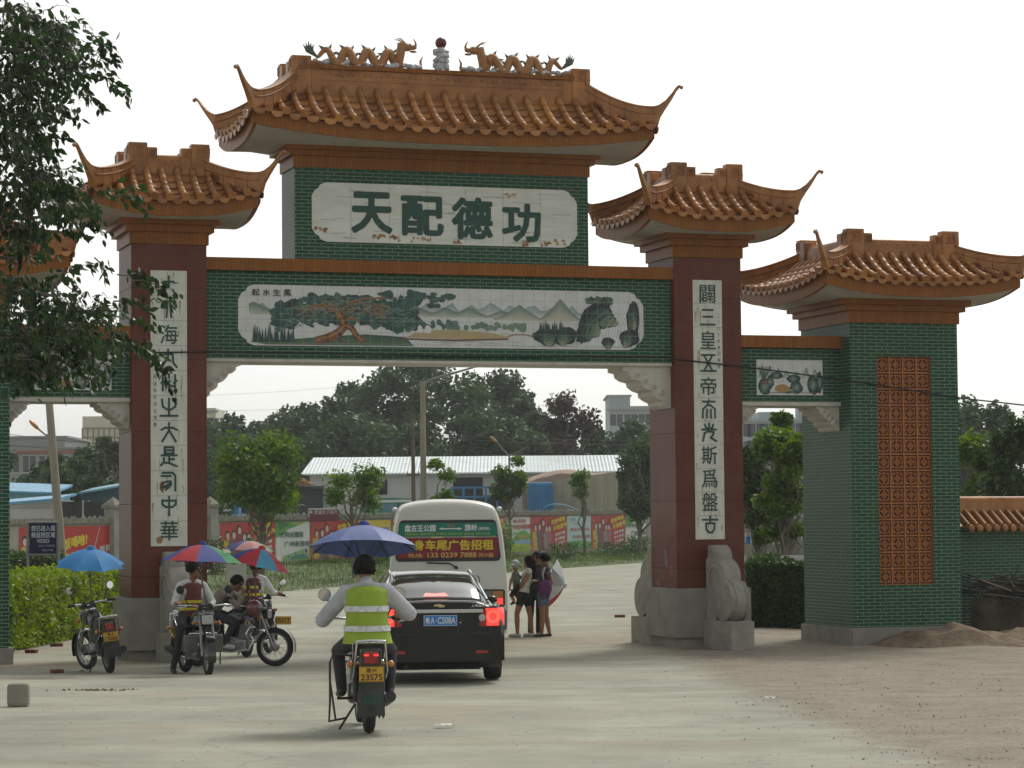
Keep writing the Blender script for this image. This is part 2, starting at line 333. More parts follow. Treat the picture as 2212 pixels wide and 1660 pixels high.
def eave_z(q, z0, lift): return z0 + lift * abs(q) ** 2.6
def tile_roof(x0, x1, y0, y1, ov, ze, zr, lift, rtop, knob, nx, ny):
    """truncated hip roof over the rectangle; ov overhang, ze eave tile height, zr height where the tiles meet the ridge"""
    cx, cy = (x0 + x1) / 2, (y0 + y1) / 2; hx, hy = (x1 - x0) / 2, (y1 - y0) / 2; A, B = hx + ov, hy + ov
    sag = .13 * (zr - ze)
    tiles = MB(); fas = MB(); sof = MB()
    def side(k, HA, RA, HB, RB, n):
        # k-th side: along axis a in [-HA,HA]; d = outward distance from centre: HB at eave, RB at the ridge
        def W(a, d, z):
            if k == 0: return (cx + a, cy - d, z)
            if k == 1: return (cx + d, cy + a, z)
            if k == 2: return (cx - a, cy + d, z)
            return (cx - d, cy - a, z)
        def zs(a, wv): return eave_z(a / HA, ze + .07, lift) * (1 - wv) + zr * wv - sag * 4 * wv * (1 - wv)
        pitch = 2 * HA / n
        def wmax(a): return 1.0 if abs(a) <= RA else max(0.0, (HA - abs(a)) / (HA - RA))
        for i in range(n + 1):                           # round cover tiles
            a = -HA + i * pitch
            if i in (0, n): continue
            wm = wmax(a)
            m = 7; P = []
            for j in range(m):
                wv = -.03 + (wm + .03) * j / (m - 1); P.append(Vector(W(a, HB + (RB - HB) * wv, zs(a, max(wv, 0)) + .035 + (-.01 if wv < 0 else 0))))
            tiles.tube([P[0]] + [q for a_, b_ in zip(P[:-1], P[1:]) for q in (a_.lerp(b_, .04), a_.lerp(b_, .92), a_.lerp(b_, .96))] + [P[-1]], [.062] + [.066, .060, .053] * (len(P) - 1) + [.060], 9, 0)
            d0 = (P[0] - P[1]).normalized()              # round end disc
            tiles.tube([P[0] - d0 * .01, P[0] + d0 * .018], .073, 10, 0)
        nc = max(4, int((HB - RB) / .14))
        for i in range(n):                               # concave pan tiles, stepped courses
            a0 = -HA + i * pitch; a1 = a0 + pitch; ac = (a0 + a1) / 2; wm = max(wmax(a0), wmax(a1)) if abs(ac) > RA else 1
            wm = min(1, wmax(ac) + .12)
            for c in range(nc):
                w0, w1 = c / nc, min((c + 1.25) / nc, 1.0)
                if w0 > wm: break
                w1 = min(w1, wm + .02); rows = []
                for wv, lift_ in ((w0, .046), (w1, .0)):
                    r = []
                    for q in range(6):
                        a = a0 + (a1 - a0) * q / 5; dz = .06 * ((2 * q / 5 - 1) ** 2) - .075; bow = .025 * (1 - (2 * q / 5 - 1) ** 2) if lift_ else 0
                        r.append(W(a, HB + (RB - HB) * wv + bow, zs(ac, wv) + dz + lift_))
                    rows.append(r)
                tiles.grid(rows, 0, True)
                low = [(p[0], p[1], p[2] - .03) for p in rows[0]]; tiles.grid([low, rows[0]], 0, False)
            # half-round drip tile hanging at the eave
            z = zs(ac, 0) + .01; rr = pitch * .36; pts = [(ac + rr * math.cos(t), z - .02 + rr * .95 * math.sin(t)) for t in [math.pi + math.pi * q / 10 for q in range(11)]]
            f = [W(a, HB + .035 - .02 * (b - z), b) for a, b in pts]; g = [W(a, HB + .012 - .02 * (b - z), b) for a, b in pts]
            nn = len(f); tiles.add(f + g, [tuple(range(nn)), tuple(range(nn, 2 * nn))[::-1]] + [(q, q + nn, q + 1 + nn, q + 1) for q in range(nn - 1)], 0, False)
        # board under the tiles
        N = 24; bt, bb, it, ib = [], [], [], []
        for q in range(N + 1):
            a = -HA + 2 * HA * q / N; z = zs(a, 0) - .07
            s_ = 1 - .045 / HA
            bt.append(W(a * s_, HB - .055, z + .02)); bb.append(W(a * s_, HB - .055, z - .215))
            it.append(W(a * s_ * .985, HB - .12, z + .0)); ib.append(W(a * s_ * .985, HB - .12, z - .215))
        fas.grid([bb, bt], 0, False); fas.grid([ib, bb], 0, False); fas.grid([bt, it], 0, False)
        # rendered cove between board and cornice
        rows = []
        for j in range(7):
            f = j / 6; r = []
            for q in range(N + 1):
                a = -HA + 2 * HA * q / N; z = zs(a, 0) - .283; e = f ** .85
                aa = a * ((1 - f) * (1 - .06 / HA) + f * (RA + .16) / HA); dd = (HB - .125) * (1 - f) + (RB + .16) * f
                r.append(W(aa, dd, z * (1 - e) + (ze - .205) * e))
            rows.append(r)
        sof.grid(rows, 0, True, flip=True)
    side(0, A, hx, B, hy, nx); side(1, B, hy, A, hx, ny); side(2, A, hx, B, hy, nx); side(3, B, hy, A, hx, ny)
    roof = tiles.build('roof', GLAZE, gate)
    fas.build('fascia_board', GLAZE_D, roof); sof.build('soffit', SOFFIT, roof)
    # ridge ring with scroll blocks
    rg = MB(); T = .11
    for (a0, a1, b0, b1) in ((x0 - .02, x1 + .02, y0 - .03, y0 + T), (x0 - .02, x1 + .02, y1 - T, y1 + .03), (x0 - .03, x0 + T, y0 + T, y1 - T), (x1 - T, x1 + .03, y0 + T, y1 - T)):
        rg.box(a0, a1, b0, b1, zr - .12, rtop - .045)
        rg.box(a0 - .012, a1 + .012, b0 - .012, b1 + .012, zr + (rtop - zr) * .42, zr + (rtop - zr) * .42 + .022)
        L_ = a1 - a0 > b1 - b0
        if L_: rg.tube([(a0, (b0 + b1) / 2, rtop - .04), (a1, (b0 + b1) / 2, rtop - .04)], .055, 8)
        else: rg.tube([((a0 + a1) / 2, b0, rtop - .04), ((a0 + a1) / 2, b1, rtop - .04)], .055, 8)
    n = max(2, int((x1 - x0) / .1))                       # shallow relief band
    for i in range(n):
        a = x0 + (x1 - x0) * (i + .5) / n; rg.lathe([(.0, y0 - .044), (.03, y0 - .038), (.034, y0 - .03)], 7, 1, (a, 0, zr + (rtop - zr) * .68))
    def spiral(ox, oz, s, put):
        pts = [(-1, -1), (1, -1), (1, 1), (-.55, 1), (-.55, -.5), (.5, -.5), (.5, .45), (-.05, .45), (-.05, -.05)]
        for (p, q) in zip(pts[:-1], pts[1:]): put(ox + min(p[0], q[0]) * s - .1 * s, ox + max(p[0], q[0]) * s + .1 * s, oz + min(p[1], q[1]) * s - .1 * s, oz + max(p[1], q[1]) * s + .1 * s)
    W2 = .30 if hx > 1 else .27
    for sx in (-1, 1):
        xe = x0 if sx < 0 else x1
        for (yb0, yb1, yf, sy) in ((y0 - .06, y0 + .15, y0 - .06, -1), (y1 - .15, y1 + .06, y1 + .06, 1)):
            a0, a1 = sorted((xe + sx * .05, xe - sx * W2)); rg.box(a0, a1, yb0, yb1, zr - .1, knob, bev=.02)
            b0, b1 = sorted((xe - sx * W2, xe - sx * (W2 + .17))); rg.box(b0, b1, yb0 + .012, yb1 - .012, zr - .08, knob - .075, bev=.02)
            def put(p0, p1, q0, q1, yf=yf, sy=sy): rg.box(p0, p1, yf - (.018 if sy < 0 else -.0), yf + (.018 if sy > 0 else 0.0), q0, q1)
            spiral((a0 + a1) / 2, knob - .14, .085, put); spiral((b0 + b1) / 2, knob - .18, .055, put)
            def put2(p0, p1, q0, q1, sx=sx, xe=xe): rg.box(*sorted((xe + sx * .05, xe + sx * .068)), p0, p1, q0, q1)
            spiral((yb0 + yb1) / 2, knob - .13, .07, put2)
        for ye in (y0, y1):
            sy = -1 if ye == y0 else 1
            b0, b1 = sorted((ye - sy * .15, ye - sy * .36)); rg.box(xe - .07 if sx < 0 else xe - .1, xe + .1 if sx < 0 else xe + .07, b0, b1, zr - .08, knob - .07, bev=.02)
    rg.build('ridge', GLAZE, roof)
    # four hip ridges: thick slabs that sweep down the hips and flick up at the corners
    for (px, py) in ((-1, -1), (1, -1), (1, 1), (-1, 1)):
        h = MB(); run = ov * math.sqrt(2); d = Vector((px, py, 0)).normalized(); s0 = Vector((cx + px * hx, cy + py * hy, 0)); nrm = Vector((-d.y, d.x, 0))
        top, bot = [], []
        K = 14
        for j in range(K + 1):
            f = j / K; wv = 1 - f
            zsur = (ze + lift) * (1 - wv) + zr * wv - sag * 4 * wv * (1 - wv)
            ztop = rtop - .06 - (rtop - .06 - (ze + lift + .36)) * (1 - (1 - f) ** 1.7)
            top.append((f * run * .98, ztop)); bot.append((f * run * .98, zsur - .03 if f < .9 else zsur + .02))
        zc = top[-1][1]
        tip = [(run * .98 + .08, zc + .02), (run + .17, zc + .09), (run + .28, zc + .20), (run + .37, zc + .31), (run + .42, zc + .345), (run + .46, zc + .325)]
        und = [(run * .98 + .06, zc - .19), (run + .14, zc - .05), (run + .26, zc + .10), (run + .36, zc + .245), (run + .415, zc + .295), (run + .465, zc + .275)]
        top += tip; bot += und
        vs = []; m = len(top); th = [.066] * (K + 1) + [.05, .04, .032, .027, .024, .022]
        for (q, z), (q2, z2), t in zip(top, bot, th):
            for sgn in (-1, 1):
                vs.append(s0 + d * q + nrm * t * sgn + Vector((0, 0, z))); vs.append(s0 + d * q2 + nrm * t * sgn + Vector((0, 0, z2)))
        fs = []
        for j in range(m - 1):
            a, b = j * 4, j * 4 + 4
            fs += [(a, b, b + 1, a + 1), (a + 2, a + 3, b + 3, b + 2), (a, a + 2, b + 2, b), (a + 1, b + 1, b + 3, a + 3)]
        fs += [(0, 1, 3, 2), (m * 4 - 4, m * 4 - 2, m * 4 - 1, m * 4 - 3)]
        h.add(vs, fs)
        for off in (.0, .11):                             # raised mouldings along the slab
            for sgn in (-1, 1): h.tube([s0 + d * q + nrm * (t + .004) * sgn + Vector((0, 0, z - .02 - off)) for (q, z), t in zip(top[:K + 1], th)], .018, 6)
        for j in range(2, K - 1, 3):
            (q, z), (_, z2) = top[j], bot[j]
            for sgn in (-1, 1): h.box(0, 0, 0, 0, 0, 0) if False else h.tube([s0 + d * q + nrm * .07 * sgn + Vector((0, 0, z - .02)), s0 + d * q + nrm * .07 * sgn + Vector((0, 0, z2 + .03))], .008, 5)
        tp = s0 + d * (run + .46) + Vector((0, 0, zc + .298)); h.ell(tp, (.036, .036, .036), 8, 6)
        h.build('hip_ridge', GLAZE, roof, clean=True)
    cap = MB(); cap.box(x0 + T, x1 - T, y0 + T, y1 - T, zr - .1, zr + .08); cap.build('flat_top', SOFFIT, roof)
    return roof
def cornice(x0, x1, y0, y1, zs, offs, parent):
    m = MB()
    for z0, z1, o in zip(zs[:-1], zs[1:], offs): m.box(x0 - o, x1 + o, y0 - o, y1 + o, z0, z1)
    return m.build('cornice', GLAZE_D, parent)
def panel_shape(x0, x1, z0, z1, notch, r):               # plaque outline with scooped corners
    pts = []
    def arc(cx, cz, a0, a1, rr, n=7): return [(cx + rr * math.cos(a0 + (a1 - a0) * i / n), cz + rr * math.sin(a0 + (a1 - a0) * i / n)) for i in range(n + 1)]
    pi = math.pi
    for (sx, sz, cx, cz) in ((-1, -1, x0, z0), (1, -1, x1, z0), (1, 1, x1, z1), (-1, 1, x0, z1)):
        A = [(cx, cz - sz * notch * 1.0)]
        B = [(cx - sx * r * .8, cz - sz * notch * .55), (cx - sx * notch * .6, cz - sz * r * .8)]
        Cc = [(cx - sx * notch, cz)]
        seq = [(cx, cz - sz * notch), (cx - sx * .02, cz - sz * notch * .82), (cx - sx * notch * .25, cz - sz * notch * .55), (cx - sx * notch * .5, cz - sz * notch * .42), (cx - sx * notch * .62, cz - sz * notch * .18), (cx - sx * notch * .85, cz - sz * .02), (cx - sx * notch * 1.1, cz)]
        pts += seq if (sx, sz) in ((-1, -1), (1, 1)) else seq[::-1]
    return pts

# ---- pillars
SEAL = {'四': [[(.1, .95), (.9, .95)], [(.3, .95), (.1, .8), (.08, .65), (.3, .58), (.42, .75), (.42, .95)], [(.7, .95), (.9, .8), (.92, .65), (.7, .58), (.58, .75), (.58, .95)], [(.42, .75), (.36, .1)], [(.58, .75), (.64, .1)]],
 '九': [[(.45, 1), (.45, .6), (.1, .05)], [(.1, .7), (.7, .75), (.75, .3), (.95, .05)], [(.3, .45), (.6, .4)]],
 '州': [[(.15, .95), (.15, .1)], [(.5, 1), (.5, .05)], [(.85, .95), (.85, .1)], [(.05, .5), (.25, .65)], [(.4, .5), (.6, .65)], [(.75, .5), (.95, .65)]],
 '之': [[(.5, 1), (.5, .1)], [(.1, .95), (.15, .55), (.5, .35)], [(.9, .95), (.85, .55), (.5, .35)], [(.0, .08), (1, .08)]],
 '大': [[(.5, 1), (.5, .6), (.1, .0)], [(.5, .6), (.9, .0)], [(.05, .62), (.3, .75), (.5, .7), (.7, .75), (.95, .62)]],
 '是': [[(.25, 1), (.75, 1), (.75, .68), (.25, .68), (.25, 1)], [(.25, .84), (.75, .84)], [(.05, .58), (.95, .58)], [(.5, .58), (.5, .2)], [(.5, .38), (.8, .38)], [(.2, .45), (.2, .2), (.5, .18), (.95, .0)], [(.2, .2), (.02, .05)]],
 '有': [[(.1, .95), (.7, .95), (.85, .8), (.85, .0)], [(.05, .78), (.6, .78)], [(.1, .4), (.4, .5), (.6, .5), (.6, .3), (.3, .05)], [(.25, .25), (.6, .4)], [(.05, .2), (.4, .2)]],
 '中': [[(.5, 1), (.5, .0)], [(.12, .82), (.12, .6), (.3, .45), (.7, .45), (.88, .6), (.88, .82)], [(.12, .78), (.88, .78)]],
 '三': [[(.15, .9), (.85, .9)], [(.18, .52), (.82, .52)], [(.02, .08), (.98, .08)]],
 '五': [[(.05, .95), (.95, .95)], [(.25, .9), (.75, .1)], [(.75, .9), (.25, .1)], [(.0, .06), (1, .06)]],
 '而': [[(.1, .92), (.9, .92)], [(.5, 1), (.42, .75)], [(.1, .0), (.12, .5), (.4, .72), (.62, .72), (.9, .5), (.9, .0)], [(.36, .0), (.38, .5)], [(.64, .0), (.62, .5)]],
 '先': [[(.5, 1), (.5, .65)], [(.22, .95), (.3, .75), (.5, .7)], [(.78, .95), (.7, .75), (.5, .7)], [(.02, .65), (.98, .65)], [(.42, .55), (.2, .45), (.1, .0)], [(.42, .55), (.8, .5), (.75, .35), (.6, .2), (.98, .0)]],
 '古': [[(.5, 1), (.5, .6)], [(.0, .78), (1, .78)], [(.22, .58), (.24, .25), (.38, .08), (.62, .08), (.76, .25), (.78, .58), (.22, .58)]],
 '冖': [[(.3, .3), (.1, .0)], [(.7, .3), (.9, .0)], [(.2, .7), (.8, .7)], [(.5, 1), (.5, .4)]]}
def column_text(chars, x0, x1, zt, zb, yf, parent):
    n = len(chars); f = Flat((0, yf, 0), (1, 0, 0), (0, 0, 1)); h = (zt - zb) / n; cx = (x0 + x1) / 2; wd = .30
    for i, ch in enumerate(chars):
        zt_ = zt - i * h - h * .1; zb_ = zt - (i + 1) * h + h * .12
        if ch in SEAL:
            for j, st in enumerate(SEAL[ch]): f.line([(cx - wd / 2 + p[0] * wd, zb_ + p[1] * (zt_ - zb_)) for p in st], .035, (1, 1, 1), h=.3 + .12 * j)
        else: f.text(ch, cx - wd / 2, zb_, cx + wd / 2, zt_, (1, 1, 1), bold=.008, h=.3)
    f.build('lettering', INK, parent)
def stain(f, pts, col=(.30, .14, .05), h=1): pass
PIL = []
for (px0, px1, chars, sgn) in ((0.0, 1.285, '冖四海九州之大是有中華', 1), (9.82, 11.13, '闢三皇五帝而先斯爲盤古', -1)):
    m = MB(); m.box(px0, px1, 0, 1.28, .80, 6.84); p = m.build('pillar', GRANITE, gate); PIL.append(p)
    m = MB(); m.box(px0 - .09, px1 + .09, -.09, 1.37, -.02, .865, bev=.02); m.box(px0 - .02, px1 + .02, -.02, 1.30, -.32, -.02); m.box(px0 - .14, px1 + .14, -.14, 1.42, -.4, -.19)
    m.build('plinth', STONE, p)
    x0, x1 = (.325, .945) if px0 < 1 else (10.185, 10.75)
    zt, zb = (6.39, 1.73) if px0 < 1 else (6.43, 1.74)
    m = MB(); m.box(x0, x1, -.012, .02, zb, zt)
    n = 11
    pm = mat('stained_marble', (.53, .55, .48), rough=.42, col2=(.70, .72, .65), scale=2, stretch=(2.5, 2.5, .8), detail=9, var=.1)
    m.build('inscribed_panel', pm, p)
    fj = Flat((0, -.012, 0), (1, 0, 0), (0, 0, 1), step=.002)   # slab joints, rust marks, small signature column
    rs = random.Random(3 if px0 < 1 else 9)
    for i in range(1, n): fj.rect(x0, zt - (zt - zb) * i / n - .003, x1, zt - (zt - zb) * i / n + .003, (.28, .27, .22), h=1)
    for i in range(46):
        zz = rs.uniform(zb, zt); xx = rs.uniform(x0 + .03, x1 - .05); l = rs.uniform(.05, .3); wd_ = rs.uniform(.006, .03)
        if zz - l < zb: continue
        c = rs.choice([(.36, .22, .08), (.40, .34, .2), (.33, .3, .22), (.3, .15, .06)])
        top = [(xx - wd_ / 2, zz), (xx + wd_ / 2, zz)]; bot = [(xx - wd_ / 3, zz - l), (xx + wd_ / 3, zz - l)]
        fj.strip(top, bot, c, (.52, .53, .47), h=.4 + .01 * i)
    if px0 < 1: fj.ellipse(x0 + .19, zb + 1.0, .05, .1, (.26, .11, .04), h=1.2, jit=.25); fj.ellipse(x0 + .14, zb + .1, .06, .06, (.32, .18, .08), h=1.2, jit=.25)
    fj.build('slab_joints_and_stains', paintmat('stone_stains', rough=.6, var=.25), p)
    column_text(chars, x0, x1, zt - .05, zb + .05, -.019, p)
    f2 = Flat((0, -.019, 0), (1, 0, 0), (0, 0, 1)); sx = x0 + .045 if px0 < 1 else x1 - .10
    zz = 4.55 if px0 < 1 else 5.75
    for i, ch in enumerate('丙戌年冬月立馮書' if px0 < 1 else '二〇〇六年春日敬撰'): f2.text(ch, sx, zz - i * .115, sx + .055, zz + .07 - i * .115, (1, 1, 1), bold=.0, h=.4)
    f2.build('signature', INKF, p)
    cornice(px0, px1, 0, 1.28, (6.84, 7.045, 7.165, 7.275), (.035, .115, .2), p)
    tile_roof(px0, px1, 0, 1.28, .8, 7.455, 8.10, .20, 8.35, 8.56, 11, 11)
# torn paper bills and chalk on the right pillar's inner side
fb = Flat((9.82, 0, 0), (0, -1, 0), (0, 0, 1), step=.003)
fb.poly([(-.62, 1.55), (-.50, 1.57), (-.47, 1.28), (-.52, 1.2), (-.6, 1.33)], (.62, .62, .60)); fb.poly([(-.40, 1.50), (-.24, 1.60), (-.22, 1.15), (-.33, 1.05), (-.44, 1.2)], (.62, .25, .26)); fb.poly([(-1.18, 1.6), (-1.06, 1.62), (-1.1, 1.42), (-1.2, 1.35)], (.60, .27, .27)); fb.poly([(-1.2, 1.2), (-1.08, 1.22), (-1.1, .9), (-1.2, .8)], (.55, .2, .2))
for i in range(26):
    x, z = -.85 + random.uniform(-.18, .18), random.uniform(.35, 1.3); fb.line([(x, z), (x + random.uniform(-.05, .05), z - random.uniform(.02, .12))], .012, (.45, .40, .38), h=1.5)
fb.build('torn_paper_bills', paintmat('torn_paper', rough=.9), PIL[1])

# ---- main crossbeam
bm_ = MB(); bm_.box(1.285, 9.82, .15, 1.12, 4.92, 6.43); beam = bm_.build('crossbeam', GREEN, gate)
m = MB(); m.box(1.285, 9.82, .02, 1.25, 6.43, 6.645); m.build('beam_cap', GLAZE_D, beam)
m = MB(); m.box(1.285, 9.82, .13, 1.13, 4.87, 4.92); m.build('beam_sill', BRACKET, beam)
def bracket(xw, sx, zt, wd, ht, y0, y1, parent):
    pts = [(0, 0), (0, -ht), (.05 * wd, -ht), (.14 * wd, -.93 * ht), (.16 * wd, -.84 * ht), (.27 * wd, -.78 * ht), (.36 * wd, -.70 * ht), (.37 * wd, -.60 * ht), (.50 * wd, -.55 * ht), (.60 * wd, -.46 * ht), (.62 * wd, -.36 * ht), (.76 * wd, -.32 * ht), (.86 * wd, -.24 * ht), (.88 * wd, -.14 * ht), (wd, -.11 * ht), (wd, 0)]
    m = MB(); P = [(xw + sx * p[0], zt + p[1]) for p in pts]
    if sx > 0: P = P[::-1]
    m.prism(P[::-1], 1, y0, y1)
    for k in range(4):                                   # carved cloud relief
        q = .2 + .17 * k; m.lathe([(.0, y0 - .03), (.05, y0 - .022), (.075, y0)], 12, 1, (xw + sx * wd * q, 0, zt - ht * (.62 - .14 * k)))
        m.lathe([(.02, y0 - .045), (.035, y0 - .04), (.035, y0 - .02)], 10, 1, (xw + sx * wd * q, 0, zt - ht * (.62 - .14 * k)))
    return m.build('corner_bracket', BRACKET, parent)
bracket(1.285, 1, 4.87, .63, .62, .2, 1.0, beam); bracket(9.82, -1, 4.87, .92, .76, .2, 1.0, beam)
# landscape mural on white tiles
mp_ = MB(); outline = panel_shape(1.86, 9.28, 5.15, 6.20, .26, .1)
mp_.prism(outline, 1, .135, .16)
mp_o = Flat((0, .135, 0), (1, 0, 0), (0, 0, 1), step=.0025)
WHT = (.60, .62, .60)
mp_o.poly(outline, WHT, h=.4)
def hills(f, x0, x1, zb, peaks, ctop, cbot, h, rs, base_j=.02):
    n = 60; top = []; bot = []
    for i in range(n + 1):
        x = x0 + (x1 - x0) * i / n; z = zb
        for (px, pz, pw) in peaks: z = max(z, zb + pz * max(0, 1 - abs(x - px) / pw) ** 1.25 + .012 * noise.noise(Vector((x * 9, px, 0))))
        top.append((x, z)); bot.append((x, zb - .03))
    f.strip(top, bot, ctop, cbot, h)
def paint_landscape(f, x0, x1, z0, z1, seed, full=True):
    rs = random.Random(seed); W = x1 - x0; H = z1 - z0
    X = lambda q: x0 + W * q
    Z = lambda q: z0 + H * q
    FOG = (.56, .585, .565)
    # far mountains
    hills(f, X(.02), X(.98), Z(.60), [(X(q), H * rs.uniform(.12, .26), W * rs.uniform(.02, .05)) for q in np.linspace(.05, .82, 16)], (.22, .31, .32), FOG, 1.0, rs)
    hills(f, X(.02), X(.72), Z(.56), [(X(q), H * rs.uniform(.1, .2), W * rs.uniform(.03, .07)) for q in (.03, .11, .37, .42, .50, .56, .64)], (.10, .17, .13), (.44, .48, .38), 1.4, rs)
    hills(f, X(.62), X(.86), Z(.52), [(X(.685), H * .26, W * .06), (X(.79), H * .38, W * .055)], (.12, .20, .17), (.52, .50, .40), 1.8, rs)
    # near wooded banks
    for (q0, q1, zq, c) in ((.38, .52, .36, (.05, .13, .10)), (.50, .60, .34, (.10, .19, .15)), (.60, .70, .33, (.14, .24, .16))):
        for i in range(26):
            x = X(rs.uniform(q0, q1)); f.ellipse(x, Z(zq) + H * rs.uniform(0, .08), W * .006, H * .05, c, h=2.0 + i * .01, jit=.25, n=9)
    # pale field, bridge and houses
    fld = [(X(.40), Z(.16)), (X(.60), Z(.13)), (X(.66), Z(.18)), (X(.62), Z(.25)), (X(.52), Z(.31)), (X(.44), Z(.28))]
    f.poly(fld, (.44, .34, .16), h=2.4); f.line([(X(.38), Z(.13)), (X(.52), Z(.115)), (X(.655), Z(.15))], H * .03, (.14, .07, .05), h=2.6)
    f.line([(X(.655), Z(.2)), (X(.675), Z(.235)), (X(.70), Z(.235)), (X(.72), Z(.2))], H * .022, (.3, .17, .07), h=2.7)
    for q in (.405, .425, .445):
        f.poly([(X(q), Z(.24)), (X(q + .018), Z(.24)), (X(q + .018), Z(.33)), (X(q + .009), Z(.39)), (X(q), Z(.33))], (.68, .68, .66), h=2.8); f.line([(X(q - .004), Z(.32)), (X(q + .009), Z(.40)), (X(q + .022), Z(.32))], H * .02, (.05, .06, .06), h=2.9)
    # water ripples
    for i in range(40):
        q = rs.uniform(.42, .82); z = rs.uniform(.02, .1); f.line([(X(q), Z(z)), (X(q + rs.uniform(.01, .04)), Z(z + rs.uniform(-.01, .01)))], H * .006, (.36, .40, .40), h=2.2)
    # left: fir wood, green slope
    f.strip([(X(q), Z(z)) for q, z in ((.02, .05), (.10, .08), (.2, .15), (.3, .2), (.40, .16))], [(X(q), Z(.0)) for q in (.06, .12, .2, .3, .42)], (.02, .085, .055), (.09, .15, .07), h=2.3)
    for i in range(30):
        x = X(.03 + .10 * i / 30 + rs.uniform(-.003, .003)); z = Z(.04); hh = H * rs.uniform(.16, .34); f.poly([(x - W * .004, z), (x + W * .004, z), (x, z + hh)], (.012, .05, .04), h=3.0 + i * .01)
    # old pine: boughs and needle clumps over a brown trunk
    for i in range(300):
        a = rs.random(); q = .08 + .35 * a; zz = .60 + .25 * math.sin(a * math.pi) - rs.random() * .42 + (.06 if a < .3 else 0)
        if .18 < a < .9 or zz > .3:
            c = rs.choice([(.012, .055, .045), (.02, .08, .062), (.035, .11, .085), (.01, .04, .034)])
            f.ellipse(X(q), Z(min(.93, max(.22, zz))), W * rs.uniform(.008, .019), H * rs.uniform(.045, .10), c, h=3.2 + i * .0025, rot=rs.uniform(-.6, .6), n=12, jit=.18)
    for i in range(46):
        q = rs.uniform(.34, .44) if i < 26 else rs.uniform(.42, .52); z = rs.uniform(.72, .95)
        if i >= 26: z = rs.uniform(.72, .95) if .45 < q < .50 else .9
        f.ellipse(X(q), Z(z), W * rs.uniform(.006, .014), H * rs.uniform(.03, .07), rs.choice([(.016, .065, .05), (.03, .095, .075)]), h=3.9 + i * .004, n=11, jit=.2)
    for i in range(420):                                  # needle strokes
        a = rs.random(); q = .09 + .33 * a; zz = .58 + .25 * math.sin(a * math.pi) - rs.random() * .36; d_ = rs.uniform(-.5, .5)
        f.line([(X(q), Z(zz)), (X(q + .008), Z(zz + .05 * d_))], H * rs.uniform(.008, .018), rs.choice([(.07, .17, .13), (.11, .22, .16), (.006, .025, .022), (.16, .26, .2)]), h=4.0 + i * .0004)
    for i in range(60): a = rs.random(); f.line([(X(.13 + .22 * a), Z(.72 + .12 * math.sin(a * 3.1) - rs.random() * .3)), (X(.15 + .22 * a), Z(.70 + .12 * math.sin(a * 3.1) - rs.random() * .25))], H * .012, rs.choice([(.25, .12, .04), (.32, .2, .08)]), h=4.18)
    trunk = [(X(.185), Z(.08)), (X(.21), Z(.13)), (X(.235), Z(.22)), (X(.25), Z(.34)), (X(.245), Z(.46)), (X(.235), Z(.56))]
    for (P, w0) in ((trunk, .15), ([(X(.295), Z(.08)), (X(.28), Z(.16)), (X(.268), Z(.3)), (X(.25), Z(.36))], .10), ([(X(.25), Z(.42)), (X(.27), Z(.5)), (X(.285), Z(.42))], .04), ([(X(.235), Z(.55)), (X(.2), Z(.72)), (X(.16), Z(.66))], .035), ([(X(.24), Z(.55)), (X(.26), Z(.75)), (X(.30), Z(.83)), (X(.35), Z(.86))], .035)):
        f.line(P, H * w0, (.17, .07, .02), h=4.2); f.line([(p[0] - W * .002, p[1] + H * .01) for p in P], H * w0 * .35, (.33, .16, .05), h=4.35)
    for k in range(7): f.line([(X(.178 + .012 * k), Z(.06)), (X(.185 + .01 * k), Z(.12))], H * .03, rs.choice([(.22, .1, .03), (.10, .04, .015)]), h=4.4 + .01 * k)
    # right: rocks and waterfall
    f.poly([(X(.86), Z(.06)), (X(.975), Z(.06)), (X(.975), Z(.80)), (X(.93), Z(.84)), (X(.90), Z(.5))], (.66, .69, .69), h=3.0)
    for k in range(11):
        q = .89 + .0075 * k; f.line([(X(q - .012), Z(.1)), (X(q), Z(.45)), (X(q + .022), Z(.80))], H * .007, (.27, .34, .37), h=3.1)
    def rock(q, z, rw, rh, rot, h):
        for j in range(6):
            s = 1 - j * .16; c = [(.012, .03, .028), (.02, .065, .045), (.05, .12, .08), (.10, .18, .11), (.18, .24, .14), (.3, .28, .17)][j]
            f.ellipse(X(q) - W * .004 * j * rot * 3, Z(z) - H * .03 * j, W * rw * s, H * rh * s, (.008, .018, .018), h=h + j * .1, rot=rot, jit=.13, n=17); f.ellipse(X(q) - W * .004 * j * rot * 3, Z(z) - H * .03 * j, W * rw * s * .86, H * rh * s * .93, c, h=h + .05 + j * .1, rot=rot, jit=.13, n=17)
    rock(.878, .60, .026, .34, -.9, 3.3); rock(.858, .42, .020, .36, -.5, 3.35); rock(.80, .22, .03, .16, .1, 3.9); rock(.755, .2, .035, .14, -.1, 3.9); rock(.978, .55, .017, .34, -.05, 3.9); rock(.968, .2, .026, .15, .2, 4.5); rock(.912, .13, .018, .075, 0, 4.5)
    for i in range(26): f.ellipse(X(rs.uniform(.86, .92)), Z(rs.uniform(.84, .92)), W * .007, H * .035, rs.choice([(.02, .05, .03), (.06, .11, .06)]), h=4.6 + i * .004, jit=.25, n=9)
    for i in range(22):
        x = X(rs.uniform(.735, .80)); f.poly([(x - W * .003, Z(.3)), (x + W * .003, Z(.3)), (x, Z(rs.uniform(.4, .52)))], (.03, .06, .045), h=4.6 + i * .004)
paint_landscape(mp_o, 1.90, 9.24, 5.17, 6.15, 4)
for i, ch in enumerate('起水生風'): mp_o.text(ch, 2.10 + i * .185, 6.01, 2.10 + i * .185 + .13, 6.12, (.02, .02, .02), bold=.02, h=6)
